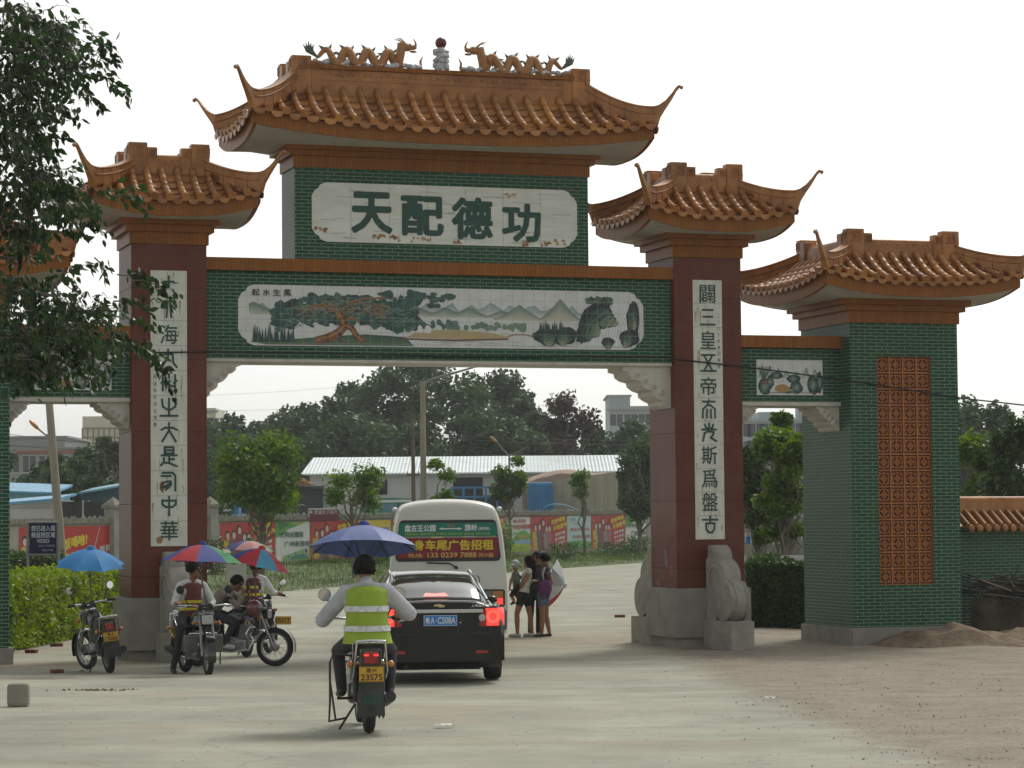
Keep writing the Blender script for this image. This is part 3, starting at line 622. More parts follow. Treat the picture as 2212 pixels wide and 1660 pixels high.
mp_o.mb.v += []; mural = mp_.build('mural_panel', MURAL, beam)
for p_ in mural.data.polygons: pass
mural.data.color_attributes.new('Col', 'BYTE_COLOR', 'CORNER').data.foreach_set('color', [.6, .62, .6, 1] * len(mural.data.loops))
mp_o.build('painted_landscape', MURAL, mural)

# ---- wing beams and small murals
for (x0, x1, mx0, mx1, sgn) in ((11.13, 13.15, 11.48, 12.80, 1), (-2.07, 0.0, -1.60, -.315, -1)):
    m = MB(); m.box(x0, x1, .15, 1.12, 4.235, 5.225); wb = m.build('wing_beam', GREEN, gate)
    m = MB(); m.box(x0, x1, .02, 1.25, 5.225, 5.445); m.build('beam_cap', GLAZE_D, wb)
    m = MB(); m.box(x0, x1, .12, 1.15, 4.165, 4.235); m.build('beam_sill', BRACKET, wb)
    bracket(x0, 1, 4.165, .40, .44, .2, 1.0, wb); bracket(x1, -1, 4.165, .46 if sgn > 0 else .55, .46, .2, 1.0, wb)
    m = MB(); m.box(mx0, mx1, .138, .16, 4.36, 5.01); sm = m.build('mural_panel', MURAL, wb)
    sm.data.color_attributes.new('Col', 'BYTE_COLOR', 'CORNER').data.foreach_set('color', [.6, .62, .6, 1] * len(sm.data.loops))
    f = Flat((0, .138, 0), (1, 0, 0), (0, 0, 1), step=.0025); rs = random.Random(5 + sgn); W = mx1 - mx0
    hills(f, mx0 + .02, mx1 - .02, 4.70, [(mx0 + W * q, rs.uniform(.1, .26), W * .06) for q in (.08, .2, .33, .45, .6, .75, .88)], (.12, .22, .18), (.5, .55, .5), .8, rs)
    for (q, z, rw, rh) in ((.12, 4.52, .1, .16), (.2, 4.6, .06, .12), (.3, 4.72, .09, .07), (.55, 4.66, .1, .08), (.6, 4.5, .09, .13), (.5, 4.45, .12, .06), (.85, 4.55, .09, .17), (.95, 4.6, .05, .2)):
        for j in range(4): f.ellipse(mx0 + W * q, z, W * rw * (1 - j * .22), rh * (1 - j * .22), [(.012, .03, .03), (.03, .09, .07), (.08, .16, .12), (.2, .25, .18)][j], h=1.2 + j * .15, jit=.12, n=14)
    f.ellipse(mx0 + W * .38, 4.48, W * .11, .075, (.38, .22, .07), h=1.9, jit=.1); f.ellipse(mx0 + W * .12, 4.6, .04, .05, (.3, .04, .03), h=2, jit=.2)
    for k in range(9): f.line([(mx0 + W * .1, 4.6), (mx0 + W * (.02 + .025 * k), 4.88)], .012, (.05, .12, .08), h=2.1)
    for k in range(14): f.line([(mx0 + W * rs.random() * .9, 4.4), (mx0 + W * rs.random() * .9 + .1, 4.41)], .008, (.3, .33, .33), h=.9)
    f.build('painted_landscape', MURAL, sm)

# ---- name block over the beam
m = MB(); m.box(2.855, 8.24, .13, 1.12, 6.645, 8.25); nb = m.build('name_block', GREEN, gate)
m = MB(); po = panel_shape(3.155, 8.02, 6.965, 8.0, .24, .1); m.prism(po, 1, .10, .135); pl = m.build('name_plaque', MARBLE, nb)
f = Flat((0, .10, 0), (1, 0, 0), (0, 0, 1), step=.003); rs = random.Random(21)
for i in range(1, 7): f.rect(3.155 + 4.865 * i / 7 - .004, 6.99, 3.155 + 4.865 * i / 7 + .004, 7.98, (.33, .32, .28), h=.5)
for i in range(40):
    x, z = rs.uniform(3.3, 7.7), rs.uniform(7.02, 7.92); f.line([(x, z), (x + rs.uniform(.1, .4), z + rs.uniform(-.015, .02))], rs.uniform(.006, .02), (.42, .43, .39), h=.3 + .005 * i)
for (x, z, n_) in ((4.35, 7.06, 9), (4.62, 7.03, 6), (5.25, 7.03, 5), (5.0, 7.03, 4), (7.1, 7.02, 10), (7.4, 7.03, 7), (3.3, 7.15, 5), (6.78, 7.86, 6), (5.8, 7.02, 4), (7.7, 7.05, 6)):
    for k in range(n_): f.ellipse(x + rs.uniform(-.1, .1), z + rs.uniform(-.03, .05), rs.uniform(.012, .05), rs.uniform(.01, .04), rs.choice([(.34, .2, .08), (.42, .32, .18), (.27, .13, .05)]), h=.7 + .012 * k, jit=.35, n=10)
f.build('slab_joints_and_stains', MATS['stone_stains'], pl)
lt = MB()
for i, ch in enumerate('天配德功'):
    x0 = (3.875, 4.775, 5.70, 6.63)[i]; x1 = x0 + (.70, .73, .71, .68)[i]; z0, z1 = ((7.15, 7.83), (7.13, 7.79), (7.09, 7.79), (7.07, 7.71))[i]
    V, Fc, (a, b, c, d) = glyphs(ch); P = lambda x, y, yy: (x0 + (x - a) / (b - a) * (x1 - x0), yy, z0 + (y - c) / (d - c) * (z1 - z0))
    
    for j, (ax, ay) in enumerate([(0, 0)] + [(.034 * math.cos(q * .7854), .034 * math.sin(q * .7854)) for q in range(8)]): lt.add([P(x + ax, y + ay, .088 + .0004 * j) for x, y in V], Fc)
    ed = {}
    for fc in Fc:
        for q in range(len(fc)):
            e = (fc[q], fc[(q + 1) % len(fc)])
            if (e[1], e[0]) in ed: del ed[(e[1], e[0])]
            else: ed[e] = 1
    for (p, q) in ed: lt.add([P(*V[p], .088), P(*V[q], .088), P(*V[q], .101), P(*V[p], .101)], [(0, 1, 2, 3)])
lt.build('lettering', INK, pl)
cornice(2.855, 8.24, .13, 1.12, (8.25, 8.455, 8.55, 8.645), (.03, .10, .18), nb)
tile_roof(2.855, 8.24, .13, 1.12, .98, 8.825, 9.62, .235, 10.02, 10.20, 24, 9)

# ---- dragons and pearl on the ridge
SC_O = mat('dragon_ochre_glaze', (.30, .125, .03), rough=.3, var=.35, scale=22, bump=.8, bscale=60, col2=(.42, .2, .06))
SC_G = mat('dragon_green_glaze', (.035, .07, .05), rough=.35, var=.4, scale=16, col2=(.09, .13, .09))
CLOUD = mat('pale_cloud_glaze', (.38, .42, .44), rough=.4, var=.35, scale=14, bump=.4, col2=(.62, .64, .64))
def dragon(tail, head):
    sg = 1 if head > tail else -1; L = abs(head - tail); y = .19; z0 = 10.05
    N = 90; path = []
    for i in range(N + 1):
        q = i / N; x = tail + sg * L * (.06 + .86 * q); z = z0 + .16 + .135 * math.sin(q * 4.35 * 2 * math.pi - 1.3)
        if q < .08: z += (.08 - q) * 1.6
        if q > .90: z = z0 + .10 + (q - .90) * 3.4; x = tail + sg * L * (.06 + .86 * .90 + (q - .90) * .35)
        path.append(Vector((x, y + .03 * math.sin(q * 25), z)))
    rr = [.03 + .05 * min(1, i / 22) for i in range(N + 1)]
    m = MB(); m.tube(path, rr, 10); body = m.build('dragon_ornament', SC_O, gate)
    body['label'] = 'ochre dragon ornament on the ridge' if sg > 0 else 'ochre dragon ornament on the ridge facing the other one'
    hx = head - sg * .16; hz = z0 + .40; m = MB()
    m.ell((hx, y, hz), (.11, .075, .075), 12, 8); m.ell((hx + sg * .11, y, hz + .0), (.08, .05, .045), 10, 7); m.ell((hx + sg * .12, y, hz - .075), (.07, .04, .022), 10, 6)
    for a in (-1, 1): m.tube([(hx - sg * .03, y + a * .04, hz + .05), (hx - sg * .12, y + a * .06, hz + .13), (hx - sg * .2, y + a * .07, hz + .14)], [.02, .014, .006], 6); m.ell((hx + sg * .05, y + a * .06, hz + .04), (.02, .014, .02), 8, 6)
    m.tube([(hx + sg * .17, y, hz + .03), (hx + sg * .16, y, hz + .1), (hx + sg * .12, y, hz + .16)], [.025, .015, .006], 6); m.build('dragon_head', SC_O, body)
    m = MB()
    for i in range(8, 84, 3):                             # back fin
        p = path[i]; d = (path[i + 1] - path[i - 1]).normalized(); up = Vector((-d.z * sg, 0, d.x * sg)) * (1 if sg > 0 else 1)
        if up.z < -.15: up = -up if False else up
        b = p + up * rr[i] * .7; hgt = .11
        m.add([b - d * .035 + Vector((0, .012, 0)), b + d * .035 + Vector((0, .012, 0)), b + up * hgt - d * .03, b - d * .035 - Vector((0, .012, 0)), b + d * .035 - Vector((0, .012, 0))], [(0, 1, 2), (4, 3, 2), (0, 2, 3), (1, 4, 2), (0, 3, 4, 1)])
    for k in range(9):                                    # mane
        a = random.uniform(-1, 1); m.tube([(hx - sg * .06, y + a * .05, hz - .02), (hx - sg * .17, y + a * .08, hz + random.uniform(-.1, .08))], [.022, .004], 5)
    for k in range(5):                                    # tail plume
        b = path[0]; ang = (k - 2) * .13; m.tube([b, b + Vector((-sg * (.09 + .02 * k), 0, .1)), b + Vector((-sg * (.15 + ang * .35), (k - 2) * .01, .27 - abs(k - 2) * .03))], [.02, .034, .004], 6)
    m.build('dragon_fins', SC_G, body)
    m = MB()
    for f_ in (.24, .80):                                 # legs
        i = int(N * f_); p = path[i]; m.tube([p, p + Vector((sg * .08, -.08, -.06)), p + Vector((sg * .03, -.1, -.14))], [.035, .028, .02], 7); m.tube([p, p + Vector((-sg * .08, .08, -.06)), p + Vector((-sg * .03, .1, -.14))], [.035, .028, .02], 7)
    m.tube([(head + sg * .02, y, z0), (head + sg * .1, y, z0 + .06), (head + sg * .09, y, z0 + .16), (head + sg * .13, y, z0 + .24)], [.035, .03, .022, .008], 7); m.build('dragon_leg', SC_O, body)
    m = MB(); rs = random.Random(int(abs(head) * 10))
    for i in range(34):
        x = tail + (head + sg * .08 - tail) * (i + .5) / 34; m.ell((x, y + rs.uniform(-.05, .05), z0 - .0 + rs.uniform(.02, .09)), (rs.uniform(.05, .09), .065, rs.uniform(.03, .06)), 9, 6)
    m.build('cloud_base', CLOUD, body)
dragon(3.16, 5.06); dragon(7.92, 5.99)
m = MB(); rs = random.Random(2); m.lathe([(.10, 10.0), (.08, 10.1), (.085, 10.3), (.10, 10.42), (.06, 10.47)], 14, 2, (5.53, .19, 0))
for i in range(46): a = rs.uniform(0, 6.3); z = rs.uniform(10.03, 10.42); m.ell((5.53 + .10 * math.cos(a), .19 + .1 * math.sin(a), z), (.055, .055, .03), 8, 5)
pf = m.build('pearl_finial', CLOUD, gate)
m = MB(); m.ell((5.53, .19, 10.555), (.103, .103, .103), 20, 14); m.build('red_pearl', mat('dark_red_glaze', (.10, .018, .014), rough=.2, var=.2), pf)
m = MB(); m.box(3.1, 7.98, .05, .33, 9.98, 10.05); m.build('ridge_plinth', GLAZE_D, nb)

# ---- side towers with lattice panels
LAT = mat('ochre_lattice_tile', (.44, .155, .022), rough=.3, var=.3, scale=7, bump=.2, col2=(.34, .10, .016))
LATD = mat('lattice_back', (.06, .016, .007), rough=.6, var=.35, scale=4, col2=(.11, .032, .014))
for (x0, lat) in ((13.15, True), (-4.25, True)):
    x1 = x0 + 2.19; y0, y1 = -.3, 1.85
    lx0, lx1, lz0, lz1 = x0 + .53, x0 + 1.63, .87, 5.07
    m = MB()                                              # brick walls, recess left open for the lattice
    m.box(x0, lx0, y0, y1, .10, 5.68); m.box(lx1, x1, y0, y1, .10, 5.68); m.box(lx0, lx1, y0, y1, .10, lz0); m.box(lx0, lx1, y0, y1, lz1, 5.68); m.box(lx0, lx1, y0 + .13, y1, lz0, lz1)
    tw = m.build('side_tower', GREEN, gate); tw['label'] = 'green brick side tower with ochre lattice'
    m = MB(); m.box(x0 - .06, x1 + .06, y0 - .06, y1 + .06, -.4, .10, bev=.01); m.build('plinth', STONE, tw)
    cornice(x0, x1, y0, y1, (5.68, 5.90, 6.01, 6.11), (.035, .12, .2), tw)
    tile_roof(x0, x1, y0, y1, .91, 6.315, 6.95, .21, 7.22, 7.41, 16, 16)
    m = MB(); nxs, nzs = 4, 14; cw, chh = (lx1 - lx0) / nxs, (lz1 - lz0) / nzs; yl = y0 + .045
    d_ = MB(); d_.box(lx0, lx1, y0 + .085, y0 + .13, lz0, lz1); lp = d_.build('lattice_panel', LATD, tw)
    for i in range(nxs + 1): m.box(lx0 + i * cw - .013, lx0 + i * cw + .013, yl - .015, yl + .03, lz0, lz1)
    for j in range(nzs + 1): m.box(lx0, lx1, yl - .012, yl + .028, lz0 + j * chh - .013, lz0 + j * chh + .013)
    for i in range(nxs):
        for j in range(nzs):
            cx, cz = lx0 + (i + .5) * cw, lz0 + (j + .5) * chh
            def ring(n, r0, r1, ph, yy):
                vs = []
                for k in range(n):
                    a = ph + 2 * math.pi * k / n; vs += [(cx + r0 * math.cos(a), yy, cz + r0 * math.sin(a)), (cx + r1 * math.cos(a), yy, cz + r1 * math.sin(a))]
                m.add(vs, [(2 * k, 2 * k + 1, (2 * k + 3) % (2 * n), (2 * k + 2) % (2 * n)) for k in range(n)])
            ring(4, .055, .078, 0, yl); ring(4, .02, .036, math.pi / 4, yl); ring(12, .10, .118, 0, yl + .006)
            for k in range(4):
                a = math.pi / 2 * k; m.box(cx - .1 if k % 2 == 0 else cx - .012, cx + .1 if k % 2 == 0 else cx + .012, yl + .008, yl + .02, cz - .012 if k % 2 == 0 else cz - .1, cz + .012 if k % 2 == 0 else cz + .1)
                a = math.pi / 4 + a; ex, ez = cx + .125 * math.cos(a), cz + .125 * math.sin(a); m.ell((ex, yl + .012, ez), (.028, .012, .028), 7, 5)
    m.build('lattice_tracery', LAT, lp)
# ================================================================== GROUND, ROAD, VERGE
def lattice(xs, ys, fn, dz=0.0):
    rows = []
    for y in ys: rows.append([(x, y, zg(y) + dz + fn(x, y)) for x in xs])
    return rows
VEDGE = [(-400, 1430), (-60, 1340), (300, 1312), (440, 1298), (582, 1284), (612, 1278), (763, 1265), (1000, 1246), (1215, 1228), (1385, 1216), (1640, 1200), (1900, 1190)]
VE = [gp(u, v) for u, v in VEDGE]
GRV = [(1395, 1392), (1440, 1405), (1480, 1425), (1530, 1455), (1600, 1490), (1700, 1530), (1800, 1568), (1905, 1610), (2050, 1670), (2300, 1760)]
GRP = [gp(u, v) for u, v in GRV]
def grav_x(y):                                           # right-hand gravel starts here
    P = sorted([(p.y, p.x) for p in GRP])
    if y <= P[0][0]: return P[0][1] + (P[0][0] - y) * -.1
    for (a, b) in zip(P[:-1], P[1:]):
        if y <= b[0]: return a[1] + (b[1] - a[1]) * (y - a[0]) / (b[0] - a[0])
    return P[-1][1] + (y - P[-1][0]) * .05
def ground_material():
    m = bpy.data.materials.new('road_surface'); nt, b = nodes(m); L = nt.links.new
    N = lambda t: nt.nodes.new(t)
    tc = N('ShaderNodeTexCoord'); vc = N('ShaderNodeVertexColor'); vc.layer_name = 'Col'; sp = N('ShaderNodeSeparateColor'); L(vc.outputs[0], sp.inputs[0])
    def noise_(scale, det=6, rough=.6, st=None, dist=0):
        n = N('ShaderNodeTexNoise'); n.inputs['Scale'].default_value = scale; n.inputs['Detail'].default_value = det; n.inputs['Roughness'].default_value = rough; n.inputs['Distortion'].default_value = dist
        if st: mp = N('ShaderNodeMapping'); mp.inputs['Scale'].default_value = st; mp.inputs['Rotation'].default_value = (0, 0, .25); L(tc.outputs['Object'], mp.inputs[0]); L(mp.outputs[0], n.inputs['Vector'])
        else: L(tc.outputs['Object'], n.inputs['Vector'])
        return n.outputs[0]
    def rng(src, a, b_, c=0, d=1):
        r = N('ShaderNodeMapRange'); r.inputs[1].default_value = a; r.inputs[2].default_value = b_; r.inputs[3].default_value = c; r.inputs[4].default_value = d; L(src, r.inputs[0]); return r.outputs[0]
    def mix(f, a, b_):
        x = N('ShaderNodeMix'); x.data_type = 'RGBA'
        for s_, i in ((f, 0), (a, 6), (b_, 7)):
            if isinstance(s_, (tuple, float)): x.inputs[i].default_value = (*s_, 1) if isinstance(s_, tuple) else s_
            else: L(s_, x.inputs[i])
        return x.outputs[2]
    def math_(op, a, b_):
        x = N('ShaderNodeMath'); x.operation = op
        for s_, i in ((a, 0), (b_, 1)):
            if isinstance(s_, float): x.inputs[i].default_value = s_
            else: L(s_, x.inputs[i])
        return x.outputs[0]
    conc = mix(rng(noise_(.55, 9, .65), .33, .67), (.235, .236, .19), (.375, .377, .305))
    conc = mix(rng(noise_(1.0, 7, .7, (.25, 2.2, 1)), .5, .72, 0, .45), conc, (.19, .183, .155))      # tyre-polished streaks
    conc = mix(rng(noise_(3.2, 8, .75, None, .8), .56, .70, 0, .55), conc, (.19, .18, .145))          # oil and dust blotches
    conc = mix(rng(noise_(.32, 6, .7, (1, 1.6, 1)), .50, .66, 0, .6), conc, (.34, .29, .21))            # dry mud tracked in
    conc = mix(rng(noise_(14, 4), .62, .72, 0, .5), conc, (.22, .205, .17))                          # grit
    conc = mix(rng(noise_(60, 3), .60, .75, 0, .5), conc, (.40, .39, .35))
    vor = N('ShaderNodeTexVoronoi'); vor.feature = 'DISTANCE_TO_EDGE'; vor.inputs['Scale'].default_value = .16; 
    nd = N('ShaderNodeTexNoise'); nd.inputs['Scale'].default_value = 1.2; nd.inputs['Detail'].default_value = 6; L(tc.outputs['Object'], nd.inputs['Vector'])
    vm = N('ShaderNodeVectorMath'); vm.operation = 'MULTIPLY_ADD'; vm.inputs[1].default_value = (1.2, 1.2, 0); L(nd.outputs['Color'], vm.inputs[0]); L(tc.outputs['Object'], vm.inputs[2]); L(vm.outputs[0], vor.inputs['Vector'])
    conc = mix(rng(vor.outputs['Distance'], .0, .004, .3, 0), conc, (.16, .15, .12))                # cracks
    dirt = mix(rng(noise_(2.2, 8, .7), .3, .7), (.22, .175, .12), (.34, .285, .205))
    grav = mix(rng(noise_(1.3, 8, .7), .3, .7), (.172, .146, .108), (.305, .265, .205))
    pv = N('ShaderNodeTexVoronoi'); pv.inputs['Scale'].default_value = 26; L(tc.outputs['Object'], pv.inputs['Vector'])
    sv = N('ShaderNodeSeparateColor'); L(pv.outputs['Color'], sv.inputs[0])
    grav = mix(rng(sv.outputs[0], .3, 1, 0, .42), grav, mix(sv.outputs[1], (.12, .10, .075), (.37, .33, .27)))
    edge = noise_(.9, 9, .72, None, .6); fine = noise_(9, 5, .7)
    brk = math_('ADD', math_('MULTIPLY', edge, .7), math_('MULTIPLY', fine, .3))
    def mask(ch, soft=.14): return rng(math_('SUBTRACT', math_('ADD', ch, brk), 1.0), -soft, soft)
    col = mix(math_('MULTIPLY', mask(sp.outputs[1], .22), .85), conc, dirt)
    gm = mask(sp.outputs[0], .12); col = mix(gm, col, grav)
    L(col, b.inputs['Base Color']); b.inputs['Roughness'].default_value = .92; b.inputs['Specular IOR Level'].default_value = .25
    bh = math_('ADD', math_('MULTIPLY', noise_(30, 5, .7), .25), math_('MULTIPLY', gm, math_('MULTIPLY', pv.outputs['Distance'], .9)))
    bp = N('ShaderNodeBump'); bp.inputs['Strength'].default_value = .55; bp.inputs['Distance'].default_value = .03; L(bh, bp.inputs['Height']); L(bp.outputs[0], b.inputs['Normal'])
    return m
xs = [-160, -90, -50, -30, -20] + list(np.arange(-15, 17.01, .3)) + [20, 30, 50, 90, 160]
ys = [-30, 0, 10, 15] + list(np.arange(17, 62, .35)) + list(np.arange(62, 130, 2.0)) + [140, 160, 200, 300, 600]
def bumps(x, y):
    if 15 < y < 62 and -15 < x < 17:
        g = max(0, min(1, (x - grav_x(y) + .2) / 1.5)); return .022 * noise.noise(Vector((x * .9, y * .9, 2))) * (.25 + g * 1.6)
    return 0.0
rows = lattice(xs, ys, bumps); g = MB(); n = len(xs)
for i in range(len(ys) - 1):
    for k in range(n - 1):
        vs = [rows[i][k], rows[i][k + 1], rows[i + 1][k + 1], rows[i + 1][k]]; cs = []
        for (x, y, z) in vs:
            gr = max(0.0, min(1.0, .5 + (x - grav_x(y)) / 2.2)) if y < 70 else 0
            s_ = (Vector((x, y, 0)) - GO); a, t = s_.dot(GE), s_.dot(GN)
            d = 0.0
            d = max(d, .80 - abs(a - 11.5) / 9 - abs(t + .9) / 5) if a > 9 else d
            d = max(d, .76 - max(0, abs(a + 1.2) - 1.2) / 3.5 - abs(t + .6) / 4.2)
            d = max(d, .66 - abs(y - 50) / 14 - max(0, abs(x - 1) - 3) / 8)
            d = max(d, .64 - max(0, abs(x + 9.2) - 2) / 3 - abs(y - 48) / 8)
            if y > 64: d = max(d, .3)
            cs.append((gr, max(0, d), 0))
        g.add(vs, [(0, 1, 2, 3)], 0, True, cs)
gr_o = g.build('road', ground_material(), clean=True); struct(gr_o)
g = MB(); g.grid([[(x, y, zg(y) - .06 ) for x in (-650, -150, 150, 650)] for y in (-60, 10, 20, 27, 34, 41, 45, 55, 75, 100, 120, 170, 600, 780)], 0, True)
struct(g.build('ground', mat('dry_earth', (.20, .18, .11), rough=.95, var=.3, scale=.2)))
# verge: earth under the grass
GRASS_E = mat('verge_earth', (.045, .075, .016), rough=.95, var=.4, scale=1.5, col2=(.095, .115, .03))
def verge_depth(x):
    P = [(p.x, p.y) for p in VE]
    for (a, b) in zip(P[:-1], P[1:]):
        if a[0] <= x <= b[0]: return a[1] + (b[1] - a[1]) * (x - a[0]) / (b[0] - a[0])
    return P[0][1] if x < P[0][0] else P[-1][1]
WA = gp(600, 1222); WB = gp(1380, 1192); WD = (WB - WA).normalized(); WD.z = 0; WN = Vector((WD.y, -WD.x, 0))   # boundary wall line, normal faces the road
def wall_at(u):
    k = (u - U0) / F; a, d = WA, WD
    t = (k * a.y - a.x) / (d.x - k * d.y); return t
g = MB(); rows = []
for x in np.arange(VE[0].x, 26, .8):
    y0 = verge_depth(x) + .12 * noise.noise(Vector((x * 1.7, 0, 0))); tw = (x - WA.x) / WD.x; y1 = max(y0 + .5, (WA + WD * tw).y + .3)
    rows.append([(x, y0 + (y1 - y0) * q, zg(y0 + (y1 - y0) * q) + (.015 if q == 0 else .05 + .05 * noise.noise(Vector((x, q * 9, 1))))) for q in (0, .04, .15, .3, .5, .7, .85, 1)])
g.grid(rows, 0, True, flip=True); struct(g.build('grass_verge', GRASS_E))
GL = leafmat('grass_blades', (.03, .07, .008), (.12, .17, .025), rough=.6, trans=.3)
g = MB(); rs = random.Random(11)
def blade(mb, p, h, w, lean, c):
    a = rs.uniform(0, 6.28); d = Vector((math.cos(a), math.sin(a), 0)); q = Vector((rs.uniform(-1, 1), rs.uniform(-1, 1), 0)) * lean * h
    mb.add([p - d * w, p + d * w, p + q + Vector((0, 0, h))], [(0, 1, 2)], 0, False, (c, c, c))
for i in range(42000):
    x = rs.uniform(-26, 22); y0 = verge_depth(x); tw = (x - WA.x) / WD.x; y1 = max(y0 + .5, (WA + WD * tw).y); q = rs.random()
    y = y0 + .1 + (y1 - y0 - .2) * q; hh = rs.uniform(.05, .16) * (1 + .7 * max(0, q - .6)) * (1 + .8 * max(0, noise.noise(Vector((x * .5, y * .3, 4)))))
    c = min(1, max(0, .5 + .5 * noise.noise(Vector((x * .6, y * .25, 0))) + rs.uniform(-.25, .25)))
    blade(g, Vector((x, y, zg(y) + .03)), hh, .018, .5, c)
for i in range(9):                                      # tall weeds in front of the wall
    tw = wall_at(rs.uniform(500, 1400)); c0 = WA + WD * tw + WN * rs.uniform(.4, 1.4)
    for k in range(170):
        p = c0 + Vector((rs.gauss(0, .6), rs.gauss(0, .5), 0)); p.z = zg(p.y) + .03; blade(g, p, rs.uniform(.15, .38), .035, .4, rs.uniform(0, .5))
tag(struct(g.build('verge_grass', GL), 'stuff'), 'rough green grass and weeds on the verge below the poster wall', 'grass')
# ================================================================== TREES, HEDGES
BARK = mat('grey_bark', (.10, .085, .065), rough=.95, var=.35, scale=9, bump=.6, bscale=30, col2=(.19, .165, .13), stretch=(1, 1, .25))
LF_FOREST = leafmat('forest_leaf', (.022, .050, .020), (.085, .14, .042), trans=.22)
LF_YOUNG = leafmat('street_tree_leaf', (.02, .06, .006), (.17, .27, .022), trans=.45)
LF_FICUS = leafmat('ficus_leaf', (.008, .022, .008), (.045, .095, .016), rough=.33, trans=.3)
LF_RED = leafmat('russet_leaf', (.028, .02, .014), (.085, .05, .03), trans=.2)
LF_HEDGE = leafmat('yellow_hedge_leaf', (.06, .12, .006), (.30, .39, .02), trans=.35)
LF_DARK = leafmat('dark_hedge_leaf', (.012, .035, .006), (.07, .13, .015), trans=.25)
def leaf_quads(mb, pts, size, cols, rs, droop=0.0, mi=0):
    for p, c in zip(pts, cols):
        d = Vector((rs.gauss(0, 1), rs.gauss(0, 1), rs.gauss(0, .8) - droop)); d.normalize(); q = d.cross(Vector((rs.gauss(0, 1), rs.gauss(0, 1), rs.gauss(0, 1))))
        if q.length < 1e-3: continue
        q.normalize(); s = size * rs.uniform(.6, 1.35); b = p - d * s * .5
        mb.add([b, b + d * s * .45 + q * s * .3, b + d * s, b + d * s * .45 - q * s * .3], [(0, 1, 2, 3)], mi, False, (c, c, c))
def limb(mb, a, b, r0, r1, rs, wob=.08, n=6):
    L_ = (b - a).length; P = []
    for i in range(n + 1):
        f = i / n; p = a.lerp(b, f)
        if 0 < i < n: p = p + Vector((rs.gauss(0, wob), rs.gauss(0, wob), rs.gauss(0, wob * .5))) * L_ * .5
        P.append(p)
    mb.tube(P, [r0 + (r1 - r0) * i / n for i in range(n + 1)], 7); return P
def tree(name, label, cat, base, height, width, nleaf, lsize, lm, group, trunk_h=.4, seed=1, nblob=10, shape=(1, 1), r=.12, flat=False, skirt=0.0, depth=1.0):
    rs = random.Random(seed); t = thing(name, label, cat, base, 0, group)
    m = MB(); H, W = height, width
    top = Vector((rs.uniform(-.05, .05) * W, 0, H * trunk_h)); tp = limb(m, Vector((0, 0, -.15)), top, r, r * .7, rs, .04)
    blobs = []
    for i in range(nblob):
        a = rs.uniform(0, 6.28); f = rs.random(); zz = H * (trunk_h * (1 - skirt) + (1 - trunk_h * (1 - skirt)) * (.12 + .8 * f)); prof = math.sin(math.pi * min(1, .15 + .85 * (1 - f) ** .8)) if not flat else 1.0
        rad = W * .5 * prof * math.sqrt(rs.uniform(.1, 1)) * .75
        blobs.append((Vector((rad * math.cos(a), rad * math.sin(a) * depth, zz)), W * rs.uniform(.13, .24), rs.random()))
    for (c, br, tone) in blobs:
        s = tp[rs.randrange(3, len(tp))]; limb(m, s, c, r * .45, r * .1, rs, .12, 5)
    m.build('trunk', BARK, t)
    lf = MB(); per = int(nleaf * 1.7) // nblob
    for (c, br, tone) in blobs:
        P, Cc = [], []
        for k in range(per):
            d = Vector((rs.gauss(0, 1), rs.gauss(0, 1), rs.gauss(0, .85))); d.normalize(); q = rs.random() ** .55; w_ = 1 + .45 * noise.noise((c + d) * 2.2)
            p = c + Vector((d.x, d.y * depth, d.z * .85)) * br * q * w_ * 1.25
            P.append(p); Cc.append(min(1, max(0, .22 + .38 * tone + rs.gauss(0, .16))))
        leaf_quads(lf, P, lsize, Cc, rs, .25)
    lf.build('crown', lm, t)
    return t
def at_base(u, v_base): return gp(u, v_base)
FG = 'trees of the dense wood behind the shed'
rs0 = random.Random(5)
wood = [  # u, depth, top v, half width px, tone
 (430, 185, 900, 60), (480, 200, 890, 55), (535, 190, 893, 60), (600, 195, 872, 62), (655, 205, 868, 55), (705, 192, 850, 60), (752, 200, 802, 48), (830, 190, 772, 62), (905, 200, 760, 70), (985, 188, 756, 75), (1065, 195, 775, 65), (1110, 205, 818, 58), (1140, 188, 835, 40), (560, 178, 925, 60), (660, 176, 915, 62), (760, 178, 890, 66), (860, 176, 880, 66), (960, 176, 872, 70), (1060, 176, 885, 66), (1330, 186, 912, 58), (1215, 178, 915, 50), (1280, 172, 925, 52), (1390, 178, 905, 56), (1150, 174, 915, 50), (1455, 184, 900, 56), (380, 190, 905, 60), (320, 195, 915, 60)]
for i, (u, D, vt, hw) in enumerate(wood):
    b = at(u, 1100, D); b.z = zg(D); top = at(u, vt, D).z
    tree('broadleaf_tree', 'dense broadleaf tree in the hazy wood behind the white-roofed shed', 'tree', b, top - b.z, hw * 2.5 * D / F, 3600, .42, LF_FOREST, FG, trunk_h=.22, seed=100 + i, nblob=20, r=.25, skirt=.9)
b = at(1225, 1100, 168); b.z = zg(168); tree('russet_tree', 'rounded reddish-brown tree standing out beside the green wood', 'tree', b, at(1225, 850, 168).z - b.z, 130 * 168 / F, 4200, .30, LF_RED, None, trunk_h=.3, seed=77, nblob=18, r=.2, skirt=.4)
for i, (u, D, vt, hw) in enumerate([(75, 150, 985, 34), (115, 160, 965, 22), (160, 140, 985, 40), (205, 150, 955, 40), (245, 145, 930, 36), (290, 150, 925, 40), (20, 150, 975, 40), (-40, 150, 965, 45), (130, 138, 1010, 44), (60, 136, 1020, 40), (230, 138, 1000, 44)]):
    b = at(u, 1100, D); b.z = zg(D); tree('broadleaf_tree', 'bushy green tree seen through the left wing opening before grey buildings', 'tree', b, at(u, vt, D).z - b.z, hw * 2.4 * D / F, 1900, .36, LF_FOREST, 'trees before the grey buildings', trunk_h=.3, seed=300 + i, nblob=12, r=.18, skirt=.7)
